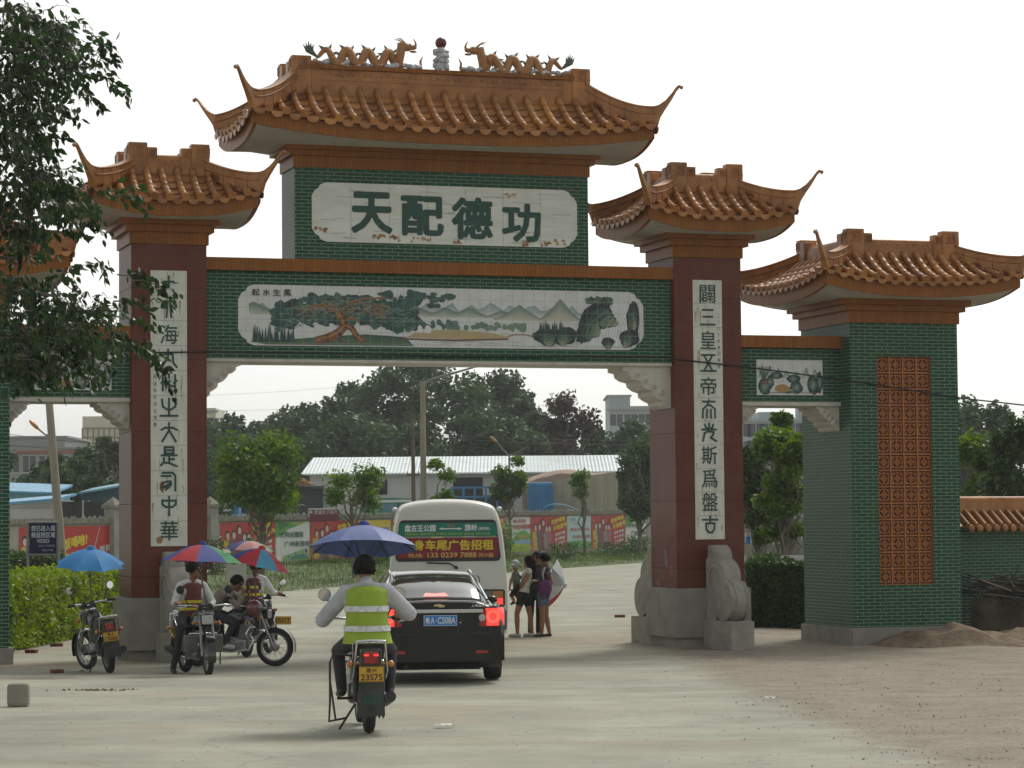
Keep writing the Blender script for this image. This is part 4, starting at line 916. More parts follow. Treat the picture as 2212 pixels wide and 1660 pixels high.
# street trees on the verge
for (u, D, vt, w, nl, ls, lab, th, sk, nb, shp) in [
    (560, 86, 948, 185, 5200, .17, 'wide bright-green street tree just right of the left pillar', .56, .10, 26, True),
    (765, 92, 1002, 132, 1500, .15, 'sparse street tree with bare forked limbs above the rider umbrella', .62, .1, 11, True),
    (960, 100, 985, 86, 1500, .16, 'small bushy street tree beside the tall grey lamp pole', .45, .5, 12, True),
    (1100, 122, 985, 76, 2400, .17, 'square-crowned street tree right of the minibus roof', .58, .1, 14, True),
    (1262, 128, 1014, 60, 800, .15, 'slender young street tree with a sparse forked crown', .66, .0, 8, True),
    (1382, 130, 945, 110, 4200, .19, 'dark dense tree beside the inner face of the right pillar', .4, .45, 20, True)]:
    b = at(u, 1100, D); b.z = zg(D) + .03; tree('street_tree', lab, 'tree', b, at(u, vt, D).z - b.z, w * D / F, nl, ls, LF_YOUNG if u < 1300 else LF_DARK, None, trunk_h=th, seed=int(u), nblob=nb, r=.09 if u != 1382 else .14, flat=shp, skirt=sk)
# trees and scrub seen between the right pillar and the tower
for (u, D, vt, w, lab, sd) in [(1690, 66, 925, 120, 'bushy bright-green tree between right pillar and green tower', 4), (1700, 74, 872, 74, 'taller pointed green tree rising behind the bushy one in the right opening', 9), (1640, 70, 960, 90, 'dark green tree half hidden behind the right red pillar', 12)]:
    b = at(u, 1100, D); b.z = zg(D); tree('leafy_tree', lab, 'tree', b, at(u, vt, D).z - b.z, w * D / F, 5200, .15, LF_YOUNG if sd != 12 else LF_DARK, None, trunk_h=.42, seed=sd, nblob=30, r=.07, flat=(sd != 9), skirt=.25)
for (u, D, vt, w, lab, sd) in [(2110, 70, 930, 130, 'light green leafy tree behind the orange-capped wall', 14), (2190, 66, 900, 150, 'dark green tree at the far right behind the orange-capped wall', 15), (2120, 150, 845, 170, 'tall hazy tree rising far behind the orange-capped wall', 16), (2060, 160, 870, 130, 'hazy distant tree beside the right edge of the green tower', 17)]:
    b = at(u, 1100, D); b.z = zg(D); tree('leafy_tree', lab, 'tree', b, at(u, vt, D).z - b.z, w * D / F, 4600, .16 if D < 100 else .34, LF_YOUNG if sd == 14 else (LF_DARK if sd == 15 else LF_FOREST), None, trunk_h=.35, seed=sd, nblob=20, r=.12, flat=False, skirt=.6)
def hedge(label, a, b, depth, h, n, lm, ls, seed, side, cbias=.5):
    rs = random.Random(seed); d = (b - a); d.z = 0; L_ = d.length; d.normalize(); nr = Vector((-d.y, d.x, 0)) * side
    t = thing('hedge', label, 'hedge', a)
    core = MB(); P = [Vector((0, 0, 0)) + nr * .1, d * L_ + nr * .1, d * L_ + nr * (depth - .1), nr * (depth - .1)]
    core.add([p + Vector((0, 0, -.1)) for p in P] + [p + Vector((0, 0, h - .1)) for p in P], [(0, 1, 5, 4), (1, 2, 6, 5), (2, 3, 7, 6), (3, 0, 4, 7), (4, 5, 6, 7)])
    core.build('twiggy_core', mat('hedge_core', (.02, .03, .008), rough=.95, var=.3), t)
    lf = MB(); pts, cs = [], []
    for i in range(n):
        x = rs.uniform(-.05, L_ + .05); f = rs.random()
        if f < .58: y, z = rs.gauss(.04, .05), rs.uniform(0, h)
        elif f < .86: y, z = rs.uniform(0, depth), h + rs.gauss(-.02, .05)
        elif f < .93: x, y, z = rs.gauss(.0, .05), rs.uniform(0, depth), rs.uniform(0, h)
        else: y, z = depth + rs.gauss(-.04, .05), rs.uniform(0, h)
        bump = .10 * noise.noise(Vector((x * 1.6, z * 2, seed))) + .05 * noise.noise(Vector((x * 5, z * 5, seed)))
        p = d * x + nr * (y - (bump if f < .58 else 0)) + Vector((0, 0, z + (bump if f >= .58 else 0)))
        pts.append(p); cs.append(min(1, max(0, cbias + .3 * noise.noise(Vector((x * 2.5, z * 2.5, 7))) + rs.gauss(0, .16))))
    leaf_quads(lf, pts, ls, cs, rs, 0); lf.build('foliage', lm, t)
    return t
hedge('clipped yellow-green hedge behind the parked motorcycle with blue umbrella', gp(-120, 1436), gp(320, 1348), 1.3, 1.32, 24000, LF_HEDGE, .085, 3, 1)
hedge('low darker green hedge behind the yellow-green one, under the navy sign', gp(-80, 1330) + Vector((0, 0, 0)), gp(140, 1312), 1.2, 1.45, 5000, LF_DARK, .1, 4, 1)
hedge('dark green clipped hedge between right pillar and green tower', gp(1616, 1357), gp(1770, 1357), 2.4, 1.38, 12000, LF_DARK, .075, 5, 1, .55)
def shrub(label, c, w, h, n, lm, ls, seed):
    rs = random.Random(seed); lf = MB(); t = thing('shrub', label, 'shrub', c); P, Cc = [], []
    m = MB()
    for k in range(7): limb(m, Vector((rs.uniform(-.1, .1) * w, 0, 0)), Vector((rs.uniform(-.4, .4) * w, rs.uniform(-.3, .3) * w, h * rs.uniform(.5, .9))), .02, .008, rs)
    m.build('stems', BARK, t)
    for i in range(n): P.append(Vector((rs.gauss(0, .27) * w, rs.gauss(0, .2) * w, h * rs.random() ** .8 * (1 - .25 * rs.random())))); Cc.append(min(1, max(0, rs.gauss(.5, .2))))
    leaf_quads(lf, P, ls, Cc, rs, .2); lf.build('foliage', lm, t); return t
for (u, v, w, h, lab, lm, sd) in [(1700, 1240, 1.6, 1.3, 'pale green weedy shrub under the trees in the right opening', LF_YOUNG, 1), (1735, 1225, 1.2, 1.2, 'leafy shrub beside the left edge of the green tower', LF_YOUNG, 2), (460, 1245, 1.1, 1.6, 'small leafy shrub in front of the concrete post beside left pillar', LF_DARK, 3), (1330, 1203, 2.2, .8, 'low dark weeds below the white and green poster', LF_DARK, 4), (1215, 1212, 1.8, .9, 'dark weeds below the red poster right of the minibus', LF_DARK, 5), (800, 1226, 1.9, .8, 'weedy clump on the verge left of the minibus', LF_DARK, 6), (1090, 1214, 1.0, 1.9, 'climbing shrub at the foot of the square-crowned tree', LF_YOUNG, 7), (1375, 1200, 1.4, 1.1, 'bluish weedy clump beside the inner face of the right pillar', LF_DARK, 8)]:
    shrub(lab, gp(u, v), w, h, 900, lm, .11, sd)

# ---- foreground ficus hanging in from the left
t = thing('ficus_tree', 'dark leafy tree hanging into the left edge in front of the gate', 'tree', (-9.6, 27.5, .2))
base = Vector((-9.6, 27.5, .2)); rs = random.Random(31); wood_ = MB(); lf = MB(); NL = [0]
tr = [Vector((0, 0, -.2)), Vector((.1, .1, 1.5)), Vector((.0, 0, 3.2)), Vector((.3, .1, 5.0)), Vector((.5, 0, 7.0)), Vector((.4, 0, 8.6))]; wood_.tube(tr, [.24, .2, .18, .15, .11, .06], 10)
def leaf(p, d, s, c):
    d = d.normalized(); q = d.cross(Vector((rs.gauss(0, 1), rs.gauss(0, 1), rs.gauss(0, 1)))); q = q.normalized(); nrm = d.cross(q)
    P = [p, p + d * s * .28 + q * s * .24 - nrm * s * .05, p + d * s * .62 + q * s * .22 - nrm * s * .07, p + d * s * 1.05 - nrm * s * .16, p + d * s * .62 - q * s * .22 - nrm * s * .07, p + d * s * .28 - q * s * .24 - nrm * s * .05, p + d * s * .45 + nrm * s * .03]
    lf.add(P, [(0, 1, 6), (1, 2, 6), (2, 3, 6), (3, 4, 6), (4, 5, 6), (5, 0, 6)], 0, True, (c, c, c)); NL[0] += 1
def spray(a, b, n, r0=.014, sub=True):                   # leafy twig
    L_ = (b - a).length; P = []
    for i in range(7):
        f = i / 6; P.append(a.lerp(b, f) + Vector((rs.gauss(0, .02), rs.gauss(0, .02), rs.gauss(0, .02) + .10 * L_ * math.sin(f * math.pi))))
    wood_.tube(P, [r0 * (1 - .8 * i / 6) for i in range(7)], 5, caps=False); tone = rs.uniform(.1, .6)
    for i in range(n):
        f = (.15 + .85 * (i + rs.random()) / n) * 5.99; k = int(f); p = P[k].lerp(P[k + 1], f - k)
        d = (b - a).normalized() * .45 + Vector((rs.gauss(0, .5), rs.gauss(0, .5), rs.gauss(-.55, .4)))
        leaf(p + Vector((rs.gauss(0, .03), rs.gauss(0, .03), rs.gauss(0, .03))), d, rs.uniform(.075, .12), min(1, max(0, tone + rs.gauss(0, .15))))
def lp(u, v, D=27.0): return at(u, v, D) - base
limbs = [((-190, 60), (30, 20)), ((-200, 130), (60, 110)), ((-210, 200), (80, 190)), ((-210, 300), (60, 300)), ((-210, 420), (60, 400)), ((-210, 520), (90, 470)), ((-200, 640), (120, 640)), ((-200, 700), (160, 690)), ((-210, 780), (60, 770)), ((-200, -60), (60, -30)), ((-210, 580), (40, 560))]
for (a, b) in limbs:
    A, B = lp(*a, 27.4), lp(*b, 27.0 + rs.uniform(-.6, .6)); o = min(tr, key=lambda q: abs(q.z - A.z)); wood_.tube([o, A.lerp(o, .4), A.lerp(B, .5) + Vector((0, 0, .1)), B], [.07, .055, .035, .015], 7)
def fill(cu, cv, ru, rv, n, bias=0.6):
    n = int(n * .8)
    for i in range(n):
        a = rs.uniform(0, 6.28); q = math.sqrt(rs.random()); u, v = cu + ru * q * math.cos(a), cv + rv * q * math.sin(a); D = 27 + rs.gauss(0, .55)
        A = lp(u, v, D); ln = rs.uniform(.16, .38); dirx = rs.uniform(-.2, 1) * bias; spray(A, A + Vector((dirx, rs.gauss(0, .4), rs.uniform(-.8, .15))).normalized() * ln, rs.randint(5, 8), .006)
fill(-30, 110, 150, 130, 190); fill(90, 90, 70, 60, 60); fill(60, 190, 80, 80, 100); fill(150, 130, 60, 55, 40); fill(-20, 330, 110, 110, 120); fill(30, 290, 70, 40, 45); fill(-20, 480, 110, 80, 110); fill(80, 430, 70, 45, 60); fill(150, 425, 60, 30, 28); fill(-10, 690, 120, 105, 190); fill(110, 680, 85, 70, 120); fill(190, 700, 70, 60, 62); fill(160, 770, 70, 40, 42); fill(60, 790, 70, 35, 40); fill(70, 760, 80, 40, 46); fill(-90, 570, 80, 50, 30); fill(-80, 860, 70, 40, 24); fill(70, 350, 40, 60, 30); fill(100, 400, 50, 40, 36); fill(60, 50, 90, 40, 50)
for (a, b, n) in [((200, 95), (262, 128), 10), ((180, 70), (240, 96), 10), ((190, 160), (270, 196), 11), ((240, 190), (286, 216), 6), ((170, 200), (225, 240), 10), ((120, 230), (180, 262), 12), ((90, 250), (140, 300), 10), ((240, 420), (322, 446), 13), ((200, 430), (300, 410), 12), ((180, 470), (226, 505), 10), ((250, 590), (352, 628), 15), ((290, 610), (378, 640), 9), ((250, 650), (330, 668), 12), ((270, 690), (346, 718), 9), ((260, 740), (342, 770), 12), ((300, 730), (352, 800), 14), ((330, 770), (372, 850), 15), ((320, 650), (384, 660), 4), ((210, 560), (228, 600), 8), ((130, 590), (200, 570), 10), ((180, 820), (206, 830), 4), ((100, 320), (132, 390), 9), ((110, 500), (190, 520), 11), ((60, 560), (110, 545), 8)]:
    D = 26.8 + rs.gauss(0, .3); spray(lp(*a, D), lp(*b, D + rs.gauss(0, .15)), n * 2, .009)
wood_.build('trunk', BARK, t); lf.build('crown', LF_FICUS, t); t['leaves'] = NL[0]
del t['leaves']
# ================================================================== BOUNDARY WALL WITH POSTERS
PRINT = paintmat('printed_vinyl', rough=.45, var=.10)
CONC = mat('weathered_concrete', (.22, .215, .185), rough=.9, var=.3, scale=2.2, bump=.4, bscale=25, col2=(.36, .35, .30), stretch=(1, 1, .5))
MOSSY = mat('mossy_coping', (.13, .125, .10), rough=.95, var=.4, scale=5, bump=.5, bscale=30, col2=(.27, .25, .20))
SL = (2.58 - 2.38) / (wall_at(1380) - wall_at(600)); wt0 = wall_at(600)
def wz(tw): return 2.38 + SL * (tw - wt0)
WR = Vector((WD.x, WD.y, SL)); WA0 = Vector((WA.x, WA.y, 0))
def wallbox(mb, t0, t1, z0, z1, n0, n1):                 # z relative to the coping line
    P = lambda t, zz, nn: WA0 + WD * t + WN * nn + Vector((0, 0, wz(t) + zz))
    vs = [P(t, z, n) for t in (t0, t1) for z in (z0, z1) for n in (n0, n1)]
    mb.add(vs, [(0, 1, 3, 2), (4, 6, 7, 5), (0, 4, 5, 1), (2, 3, 7, 6), (0, 2, 6, 4), (1, 5, 7, 3)])
bw_ = thing('poster_wall', 'long concrete boundary wall covered with printed posters across the road', 'wall', WA0)
def off(mb):
    for i in range(len(mb.v)): mb.v[i] = tuple(Vector(mb.v[i]) - WA0)
    return mb
TW0, TW1 = wall_at(-30), wall_at(1560)
m = MB(); wallbox(m, TW0, TW1, -2.9, -.22, -.24, 0); off(m).build('wall_panel', CONC, bw_)
m = MB(); wallbox(m, TW0, TW1, -.22, 0, -.34, .10); wallbox(m, TW0, TW1, -.26, -.22, -.28, .05); off(m).build('coping', MOSSY, bw_)
m = MB(); rs = random.Random(8)
for i in range(900):
    t = rs.uniform(TW0, TW1); p = WA0 + WD * t + WN * rs.uniform(-.25, .05) + Vector((0, 0, wz(t) - .01)); h = rs.uniform(.03, .15); a = rs.uniform(0, 3.14); d = Vector((math.cos(a), math.sin(a), 0)) * rs.uniform(.03, .07)
    m.add([p - d, p + d, p + d * rs.uniform(-.5, .5) + Vector((0, 0, h))], [(0, 1, 2)])
go = off(m).build('broken_glass_topping', mat('glass_shards', (.35, .42, .36), rough=.15, var=.3), bw_); go['kind'] = 'stuff'
RED = (.42, .022, .014); YEL = (.62, .46, .02); WH = (.62, .63, .60)
def poster(u0, u1, kind, zt, h, seed=0, label=None):
    t0, t1 = wall_at(u0), wall_at(u1); W = t1 - t0; rs = random.Random(seed)
    o = WA0 + WD * t0 + WN * .012 + Vector((0, 0, wz(t0) + zt - h)); f = Flat(Vector((0, 0, 0)), WR, (0, 0, 1), step=.01)
    if kind == 'red':
        f.strip([(0, h), (W, h)], [(0, 0), (W, 0)], RED, (.44, .05, .014), 0); f.strip([(0, .9 * h), (W * .4, .8 * h)], [(0, 0), (W * .45, 0)], (.43, .03, .014), (.45, .12, .02), 1)
        for k, (x, hh, c) in enumerate(((.12, .70, (.48, .34, .03)), (.23, .72, (.10, .08, .11)), (.33, .84, (.22, .03, .04)), (.42, .66, (.24, .20, .19)), (.50, .66, (.30, .10, .14)))):
            x *= W; f.poly([(x - W * .055, .02 * h), (x + W * .055, .02 * h), (x + W * .06, .3 * h), (x + W * .09, hh * h - .40), (x + W * .06, hh * h - .25), (x - W * .06, hh * h - .25), (x - W * .09, hh * h - .40), (x - W * .06, .3 * h)], c, 2 + k * .2)
            f.poly([(x - W * .07, .25 * h), (x - W * .05, .25 * h), (x - W * .03, .5 * h), (x - W * .055, .5 * h)], c, 2.15 + k * .2)
            f.ellipse(x, hh * h - .02, .155, .20, (.03, .02, .02), 3.2 + k * .2); f.ellipse(x, hh * h - .07, .12, .15, (.55, .45, .40), 3.3 + k * .2); f.rect(x - .03, hh * h - .075, x - .01, hh * h - .06, (.05, .03, .03), 3.35 + k * .2); f.rect(x + .01, hh * h - .075, x + .03, hh * h - .06, (.05, .03, .03), 3.35 + k * .2)
        f.text('吃饭喝啥', W * .55, h * .74, W * .93, h * .88, YEL, .05, 5, slope=.16); f.text('天地壹号', W * .60, h * .56, W * .98, h * .70, YEL, .05, 5, slope=.16)
        for j, tx in enumerate(('饭前开胃', '饭中解腻', '饭后消食')): f.text(tx, W * .64, h * (.40 - .14 * j), W * .92, h * (.49 - .14 * j), (.66, .66, .64), .02, 5, slope=.12)
    elif kind == 'white':
        f.rect(0, 0, W, h, WH, 0)
        f.poly([(0, h), (W * .85, h), (W * .6, h * .88), (W * .35, h * .8), (W * .25, h * .68), (0, h * .6)], (.10, .30, .06), 1); f.poly([(W * .05, h), (W * .55, h), (W * .3, h * .88), (W * .1, h * .78)], (.03, .17, .05), 2); f.poly([(W * .3, h * .97), (W * .9, h * .99), (W * .65, h * .9)], (.32, .42, .08), 2.4)
        f.poly([(W * .1, 0), (W, 0), (W, h * .34), (W * .75, h * .28), (W * .5, h * .2), (W * .2, h * .12)], (.24, .42, .14), 1); f.poly([(W * .35, h * .03), (W * .95, h * .06), (W * .9, h * .17), (W * .6, h * .15)], (.05, .22, .16), 2)
        for k in range(24): f.ellipse(W * rs.uniform(.3, .95), h * rs.uniform(.05, .2), W * .03, h * .02, rs.choice([(.03, .14, .09), (.16, .34, .2), (.3, .42, .3)]), 2.2 + k * .03, jit=.3, n=8)
        f.ellipse(W * .88, h * .24, W * .07, h * .09, (.45, .47, .47), 3.2, rot=.3); f.ellipse(W * .88, h * .24, W * .04, h * .06, (.06, .07, .08), 3.4, rot=.3)
        f.text('文明创建路', W * .10, h * .60, W * .80, h * .74, (.03, .11, .06), .02, 4, skew=.1); f.text('广州新里程', W * .24, h * .36, W * .98, h * .50, (.03, .11, .06), .02, 4, skew=.1)
    elif kind == 'pale':
        f.rect(0, 0, W, h, (.42, .54, .55), 0); f.strip([(0, h * .22), (W * .5, h * .27), (W, h * .2)], [(0, 0), (W * .5, 0), (W, 0)], (.10, .34, .07), (.05, .24, .05), 1)
        f.text('广州市', W * .08, h * .84, W * .34, h * .92, (.2, .32, .34), .02, 2); f.text('花都区', W * .25, h * .74, W * .6, h * .80, (.28, .4, .42), .01, 2)
        f.text('建设文明城市', W * .12, h * .54, W * .93, h * .64, (.48, .12, .12), .02, 2); f.text('共创美好家园', W * .2, h * .32, W * .95, h * .42, (.48, .12, .12), .02, 2)
    elif kind == 'slogan':
        f.rect(0, 0, W, h, WH, 0); f.poly([(0, h * .3), (W * .3, h * .38), (W * .55, h * .6), (W * .8, h * .62), (W, h * .48), (W, 0), (0, 0)], (.10, .34, .06), 1); f.rect(W * .3, h * .22, W, h * .34, (.22, .36, .45), 2); f.poly([(0, 0), (W, 0), (W, h * .2), (0, h * .26)], (.34, .46, .03), 2.2)
        for k in range(14): f.rect(W * k / 14, h * .03, W * (k + .3) / 14, h * .17, (.12, .24, .03), 2.6)
        f.ellipse(W * .68, h * .43, W * .2, h * .05, (.44, .26, .08), 2.8); f.text('同心齐行动', W * .3, h * .84, W * .8, h * .94, (.42, .05, .05), .03, 4); f.text('共创文明花都', W * .3, h * .66, W * .98, h * .79, (.42, .05, .05), .04, 4, skew=.1)
    elif kind == 'yellow':
        f.rect(0, 0, W, h, (.60, .46, .03), 0); f.rect(W * .05, h * .25, W * .95, h * .80, (.14, .26, .36), 1)
        for k in range(3): f.text('文明行车', W * .12, h * (.62 - .14 * k), W * .88, h * (.72 - .14 * k), (.5, .42, .1), .02, 2)
    elif kind == 'banner':
        f.rect(0, 0, W, h, (.40, .02, .016), 0); f.text('饭喝啥?', W * .05, h * .45, W * .42, h * .70, YEL, .05, 3, slope=.16); f.text('天地壹号', W * .02, h * .12, W * .56, h * .34, YEL, .05, 3, slope=.16); f.text('饭前开胃', W * .62, h * .36, W * .98, h * .52, WH, .02, 3, slope=.14); f.text('饭后消食', W * .70, h * .14, W * 1.0, h * .26, WH, .02, 3, slope=.14); f.line([(W * .62, h * .98), (W * .52, h * .4)], .03, (.6, .5, .45), 4)
    ob = f.build('poster', PRINT); ob.location = o
    tag(ob, label, 'poster'); return ob
poster(474, 592, 'red', -.30, 1.76, 1, 'red poster of a group of people with yellow writing, behind the wide street tree')
poster(593, 666, 'white', -.30, 1.76, 2, 'white and green poster between two red ones, left of the blue umbrella')
poster(668, 771, 'red', -.30, 1.76, 3, 'red poster of people partly hidden by the rider\'s blue umbrella')
poster(772, 841, 'yellow', -.30, 1.76, 4, 'yellow poster with a blue box just left of the minibus')
poster(843, 960, 'red', -.30, 1.76, 5, 'red poster mostly hidden behind the left side of the minibus')
poster(962, 1020, 'white', -.30, 1.76, 6, 'white and green poster hidden behind the minibus')
poster(1022, 1087, 'red', -.30, 1.76, 7, 'red poster whose edge shows right beside the minibus')
poster(1089, 1142, 'slogan', -.30, 1.78, 8, 'white poster with red slogan and green hill behind square-crowned tree')
poster(1143, 1221, 'red', -.28, 1.80, 9, 'red poster of people right above the women standing')
poster(1222, 1273, 'pale', -.28, 1.80, 10, 'pale blue poster with red lines of writing beside the slender young tree')
poster(1274, 1347, 'red', -.28, 1.80, 11, 'red poster of people, rightmost of the red ones, behind weeds')
poster(1348, 1392, 'white', -.28, 1.80, 12, 'white and green poster at the right end of the poster row')
poster(128, 262, 'banner', -.32, 1.72, 13, 'long red banner with yellow and white writing behind the blue umbrella')
poster(40, 127, 'red', -.32, 1.72, 14, 'red poster behind the navy notice board and the leaning pole')
def post(u, label):
    t = wall_at(u); c = WA0 + WD * t + Vector((0, 0, zg((WA0 + WD * t).y))); p = thing('gate_post', label, 'post', c, math.atan2(WD.y, WD.x))
    m = MB(); m.box(-.26, .26, -.26, .26, -.2, 2.62, bev=.02); m.build('shaft', CONC, p)
    m = MB(); m.box(-.34, .34, -.34, .34, 2.62, 2.76); z = 2.76
    m.add([(-.32, -.32, z), (.32, -.32, z), (.32, .32, z), (-.32, .32, z), (0, 0, z + .34)], [(0, 1, 4), (1, 2, 4), (2, 3, 4), (3, 0, 4)]); m.build('cap', MOSSY, p)
post(452, 'concrete gate post with pointed cap right of the left red pillar'); post(243, 'concrete gate post with pointed cap left of the left red pillar')
# ---- shed, yard buildings and trucks behind the wall
def corr(name, c, d=.16, rough=.5):                       # corrugated sheet
    if name in MATS: return MATS[name]
    m = mat(name, c, rough=rough, var=.14, scale=.7, stretch=(1, 1, 1)); nt, b = nodes(m); L = nt.links.new
    tc = nt.nodes.new('ShaderNodeTexCoord'); wv = nt.nodes.new('ShaderNodeTexWave'); wv.wave_type = 'BANDS'; wv.bands_direction = 'X'; wv.inputs['Scale'].default_value = 1 / d * .314; L(tc.outputs['Object'], wv.inputs[0])
    bp = nt.nodes.new('ShaderNodeBump'); bp.inputs['Strength'].default_value = .8; bp.inputs['Distance'].default_value = .06; L(wv.outputs['Fac'], bp.inputs['Height']); L(bp.outputs[0], b.inputs['Normal']); return m
PLAST = mat('stained_plaster', (.42, .43, .41), rough=.9, var=.12, scale=.8, col2=(.50, .51, .49))
DARKM = mat('dark_interior', (.02, .022, .022), rough=.8, var=.3)
def wpt(u, v, D): return at(u, v, D)
D = 156; sl = at(650, 1024, D); sr = at(1352, 1022, D); rl = at(662, 989, D + 6); rr_ = at(1364, 988, D + 6); gz = zg(D)
shed = thing('warehouse_shed', 'long low shed with pale blue-white metal roof behind the poster wall', 'shed', (sl.x, D, gz))
m = MB(); W = sr.x - sl.x; ze = sl.z - gz; zr = rl.z - gz
m.add([(0, 0, ze), (W, 0, ze), (W - .1, 6, zr), (.3, 6, zr), (0, 12, ze), (W, 12, ze), (0, 0, ze - .09), (W, 0, ze - .09)], [(0, 1, 2, 3), (3, 2, 5, 4), (6, 7, 1, 0)]); m.build('roof', corr('white_sheet_roof', (.62, .70, .70), .22, .35), shed)
m = MB(); m.box(.5, W - .5, .5, 11.5, -.2, ze - .02); m.build('wall', PLAST, shed)
m = MB(); m.box(3.5, 5.2, .46, .52, ze - 1.3, ze - .4); [m.box(3.5, 5.2, .42, .47, ze - 1.3 + .09 * k, ze - 1.27 + .09 * k) for k in range(10)]; m.build('louvre_window', DARKM, shed)
m = MB(); m.box(9.2, 11.0, .46, .53, -.2, ze - .3); m.build('door_opening', DARKM, shed)
def block(name, label, cat, u0, u1, vt, D, depth, m_, group=None, extras=None):
    a = at(u0, vt, D); b = at(u1, vt, D); t = thing(name, label, cat, (a.x, D, zg(D)), 0, group); W = b.x - a.x; H = a.z - zg(D)
    mb = MB(); mb.box(0, W, 0, depth, -.3, H); mb.build('wall', m_, t)
    if extras: extras(t, W, H, depth)
    return t
GREYB = mat('hazy_grey_render', (.25, .26, .25), rough=.9, var=.12, scale=.3); YELB = mat('pale_yellow_tile', (.50, .49, .38), rough=.7, var=.1, scale=.3); BLUEB = mat('pale_blue_render', (.34, .39, .40), rough=.85, var=.1, scale=.25); GLS = mat('dark_window_glass', (.03, .04, .045), rough=.1, var=.1)
REDT = mat('faded_red_trim', (.25, .08, .06), rough=.8, var=.2)
def wins(nx, nz, z0, w, h, par=True, frame=None):
    def fn(t, W, H, dp):
        for j in range(nz):
            for i in range(nx):
                x = W * (i + .5) / nx; z = H * (z0 + (1 - z0) * (j + .45) / nz)
                q = MB(); q.box(x - w / 2, x + w / 2, -.03, .02, z - h / 2, z + h / 2); wo = q.build('window', GLS, t)
                fr = MB(); fr.box(x - w / 2 - .06, x + w / 2 + .06, -.06, -.03, z + h / 2, z + h / 2 + .08); fr.box(x - w / 2 - .06, x + w / 2 + .06, -.06, -.03, z - h / 2 - .08, z - h / 2); fr.box(x - .03, x + .03, -.05, -.03, z - h / 2, z + h / 2); fr.build('frame', frame or PLAST, wo)
        if par: q = MB(); q.box(-.3, W + .3, -.35, .02, H - .6, H - .35); q.build('eaves_band', REDT if par == 'red' else GREYB, t)
    return fn
def b1(t, W, H, dp):
    wins(9, 2, .35, 1.2, 1.6, 'red')(t, W, H, dp)
    q = MB(); q.box(-1, W * .40, .5, dp, H, H + .9); q.box(-1.2, W * .42, .3, dp, H + .9, H + 1.1); q.build('upper_storey', GREYB, t)
    q = MB(); [q.box(x - .12, x + .12, -.15, .0, 0, H - .6) for x in (W * .38, W * .72, W * .86)]; q.build('drain_pipe', PLAST, t)
block('apartment_block', 'long hazy grey block with red trim seen through the left wing opening', 'building', 10, 330, 967, 250, 14, GREYB, None, b1)
def b2(t, W, H, dp):
    q = MB()
    for k in range(14): q.box(W * k / 13 - .08, W * k / 13 + .08, -.12, 0, H * .4, H * .9)
    for k in range(7): q.box(0, W, -.14, 0, H * (.45 + .075 * k) - .08, H * (.45 + .075 * k) + .08)
    q.build('bamboo_scaffold', mat('scaffold', (.2, .17, .1), rough=.9), t)
block('scaffolded_building', 'pale yellowish building with scaffold grid rising behind the grey block', 'building', 178, 330, 900, 320, 16, YELB, None, b2)
def b3(t, W, H, dp):
    wins(5, 4, .2, 1.6, 1.5, True)(t, W, H, dp); q = MB(); q.box(0, W * .30, 1, dp, H, H + 1.3); q.box(-.3, W * .32, .7, dp, H + 1.3, H + 1.5); q.build('stair_tower', BLUEB, t)
block('concrete_building', 'pale unfinished concrete building with roof tower left of the right red pillar', 'building', 1316, 1470, 878, 330, 14, BLUEB, None, b3)
def b4(t, W, H, dp):
    wins(6, 5, .15, 2.0, 1.7, True)(t, W, H, dp); q = MB(); q.box(W * .30, W * .55, 1, dp, H, H + .8); q.box(W * .80, W * .86, 1, 4, H, H + 1.3); q.build('roof_room', BLUEB, t)
block('apartment_block', 'blue-grey apartment block seen through the right wing opening', 'building', 1590, 1760, 905, 300, 14, BLUEB, None, b4)
def b5(t, W, H, dp): wins(3, 3, .3, 1.3, 1.5, True)(t, W, H, dp)
block('tall_building', 'faint cream building peeping above the trees beside the left pillar', 'building', 440, 466, 882, 330, 10, YELB, None, b5)
BLU = corr('blue_sheet', (.09, .30, .48), .25, .4); BLUW = corr('faded_blue_sheet', (.16, .34, .42), .25, .5)
def lean(u0, u1, vl, vr, D, rise, lab, sheet, wallm):     # sheet-roofed shelter
    a, b = at(u0, vl, D), at(u1, vr, D); t = thing('metal_shelter', lab, 'shelter', (a.x, D, zg(D))); W = b.x - a.x; g = zg(D)
    m = MB(); z0, z1 = a.z - g, b.z - g; m.add([(0, 0, z0), (W, 0, z1), (W, 5, z1 + rise), (0, 5, z0 + rise), (0, 0, z0 - .1), (W, 0, z1 - .1), (W, 5, z1 + rise - .1), (0, 5, z0 + rise - .1)], [(0, 1, 2, 3), (4, 7, 6, 5), (0, 4, 5, 1), (1, 5, 6, 2), (2, 6, 7, 3), (3, 7, 4, 0)]); m.build('roof', sheet, t)
    m = MB(); m.add([(.1, .6, -.2), (W - .1, .6, -.2), (W - .1, .6, z1 - .1), (.1, .6, z0 - .1), (.1, 4.8, -.2), (W - .1, 4.8, -.2), (W - .1, 4.8, z1 - .1), (.1, 4.8, z0 - .1)], [(0, 1, 2, 3), (1, 5, 6, 2), (5, 4, 7, 6), (4, 0, 3, 7)]); m.build('wall', wallm, t)
lean(-60, 120, 1058, 1064, 128, .45, 'light blue metal-roofed hut, upper of the two behind the notice board', BLU, BLUW)
lean(-60, 126, 1092, 1076, 118, .25, 'light blue flat metal roof, lower of the two behind the notice board', BLU, PLAST)
lean(168, 330, 1064, 1036, 132, .3, 'dark blue lean-to with sloping roof left of the left red pillar', BLUW, mat('dark_blue_wall', (.03, .08, .11), rough=.7, var=.2))
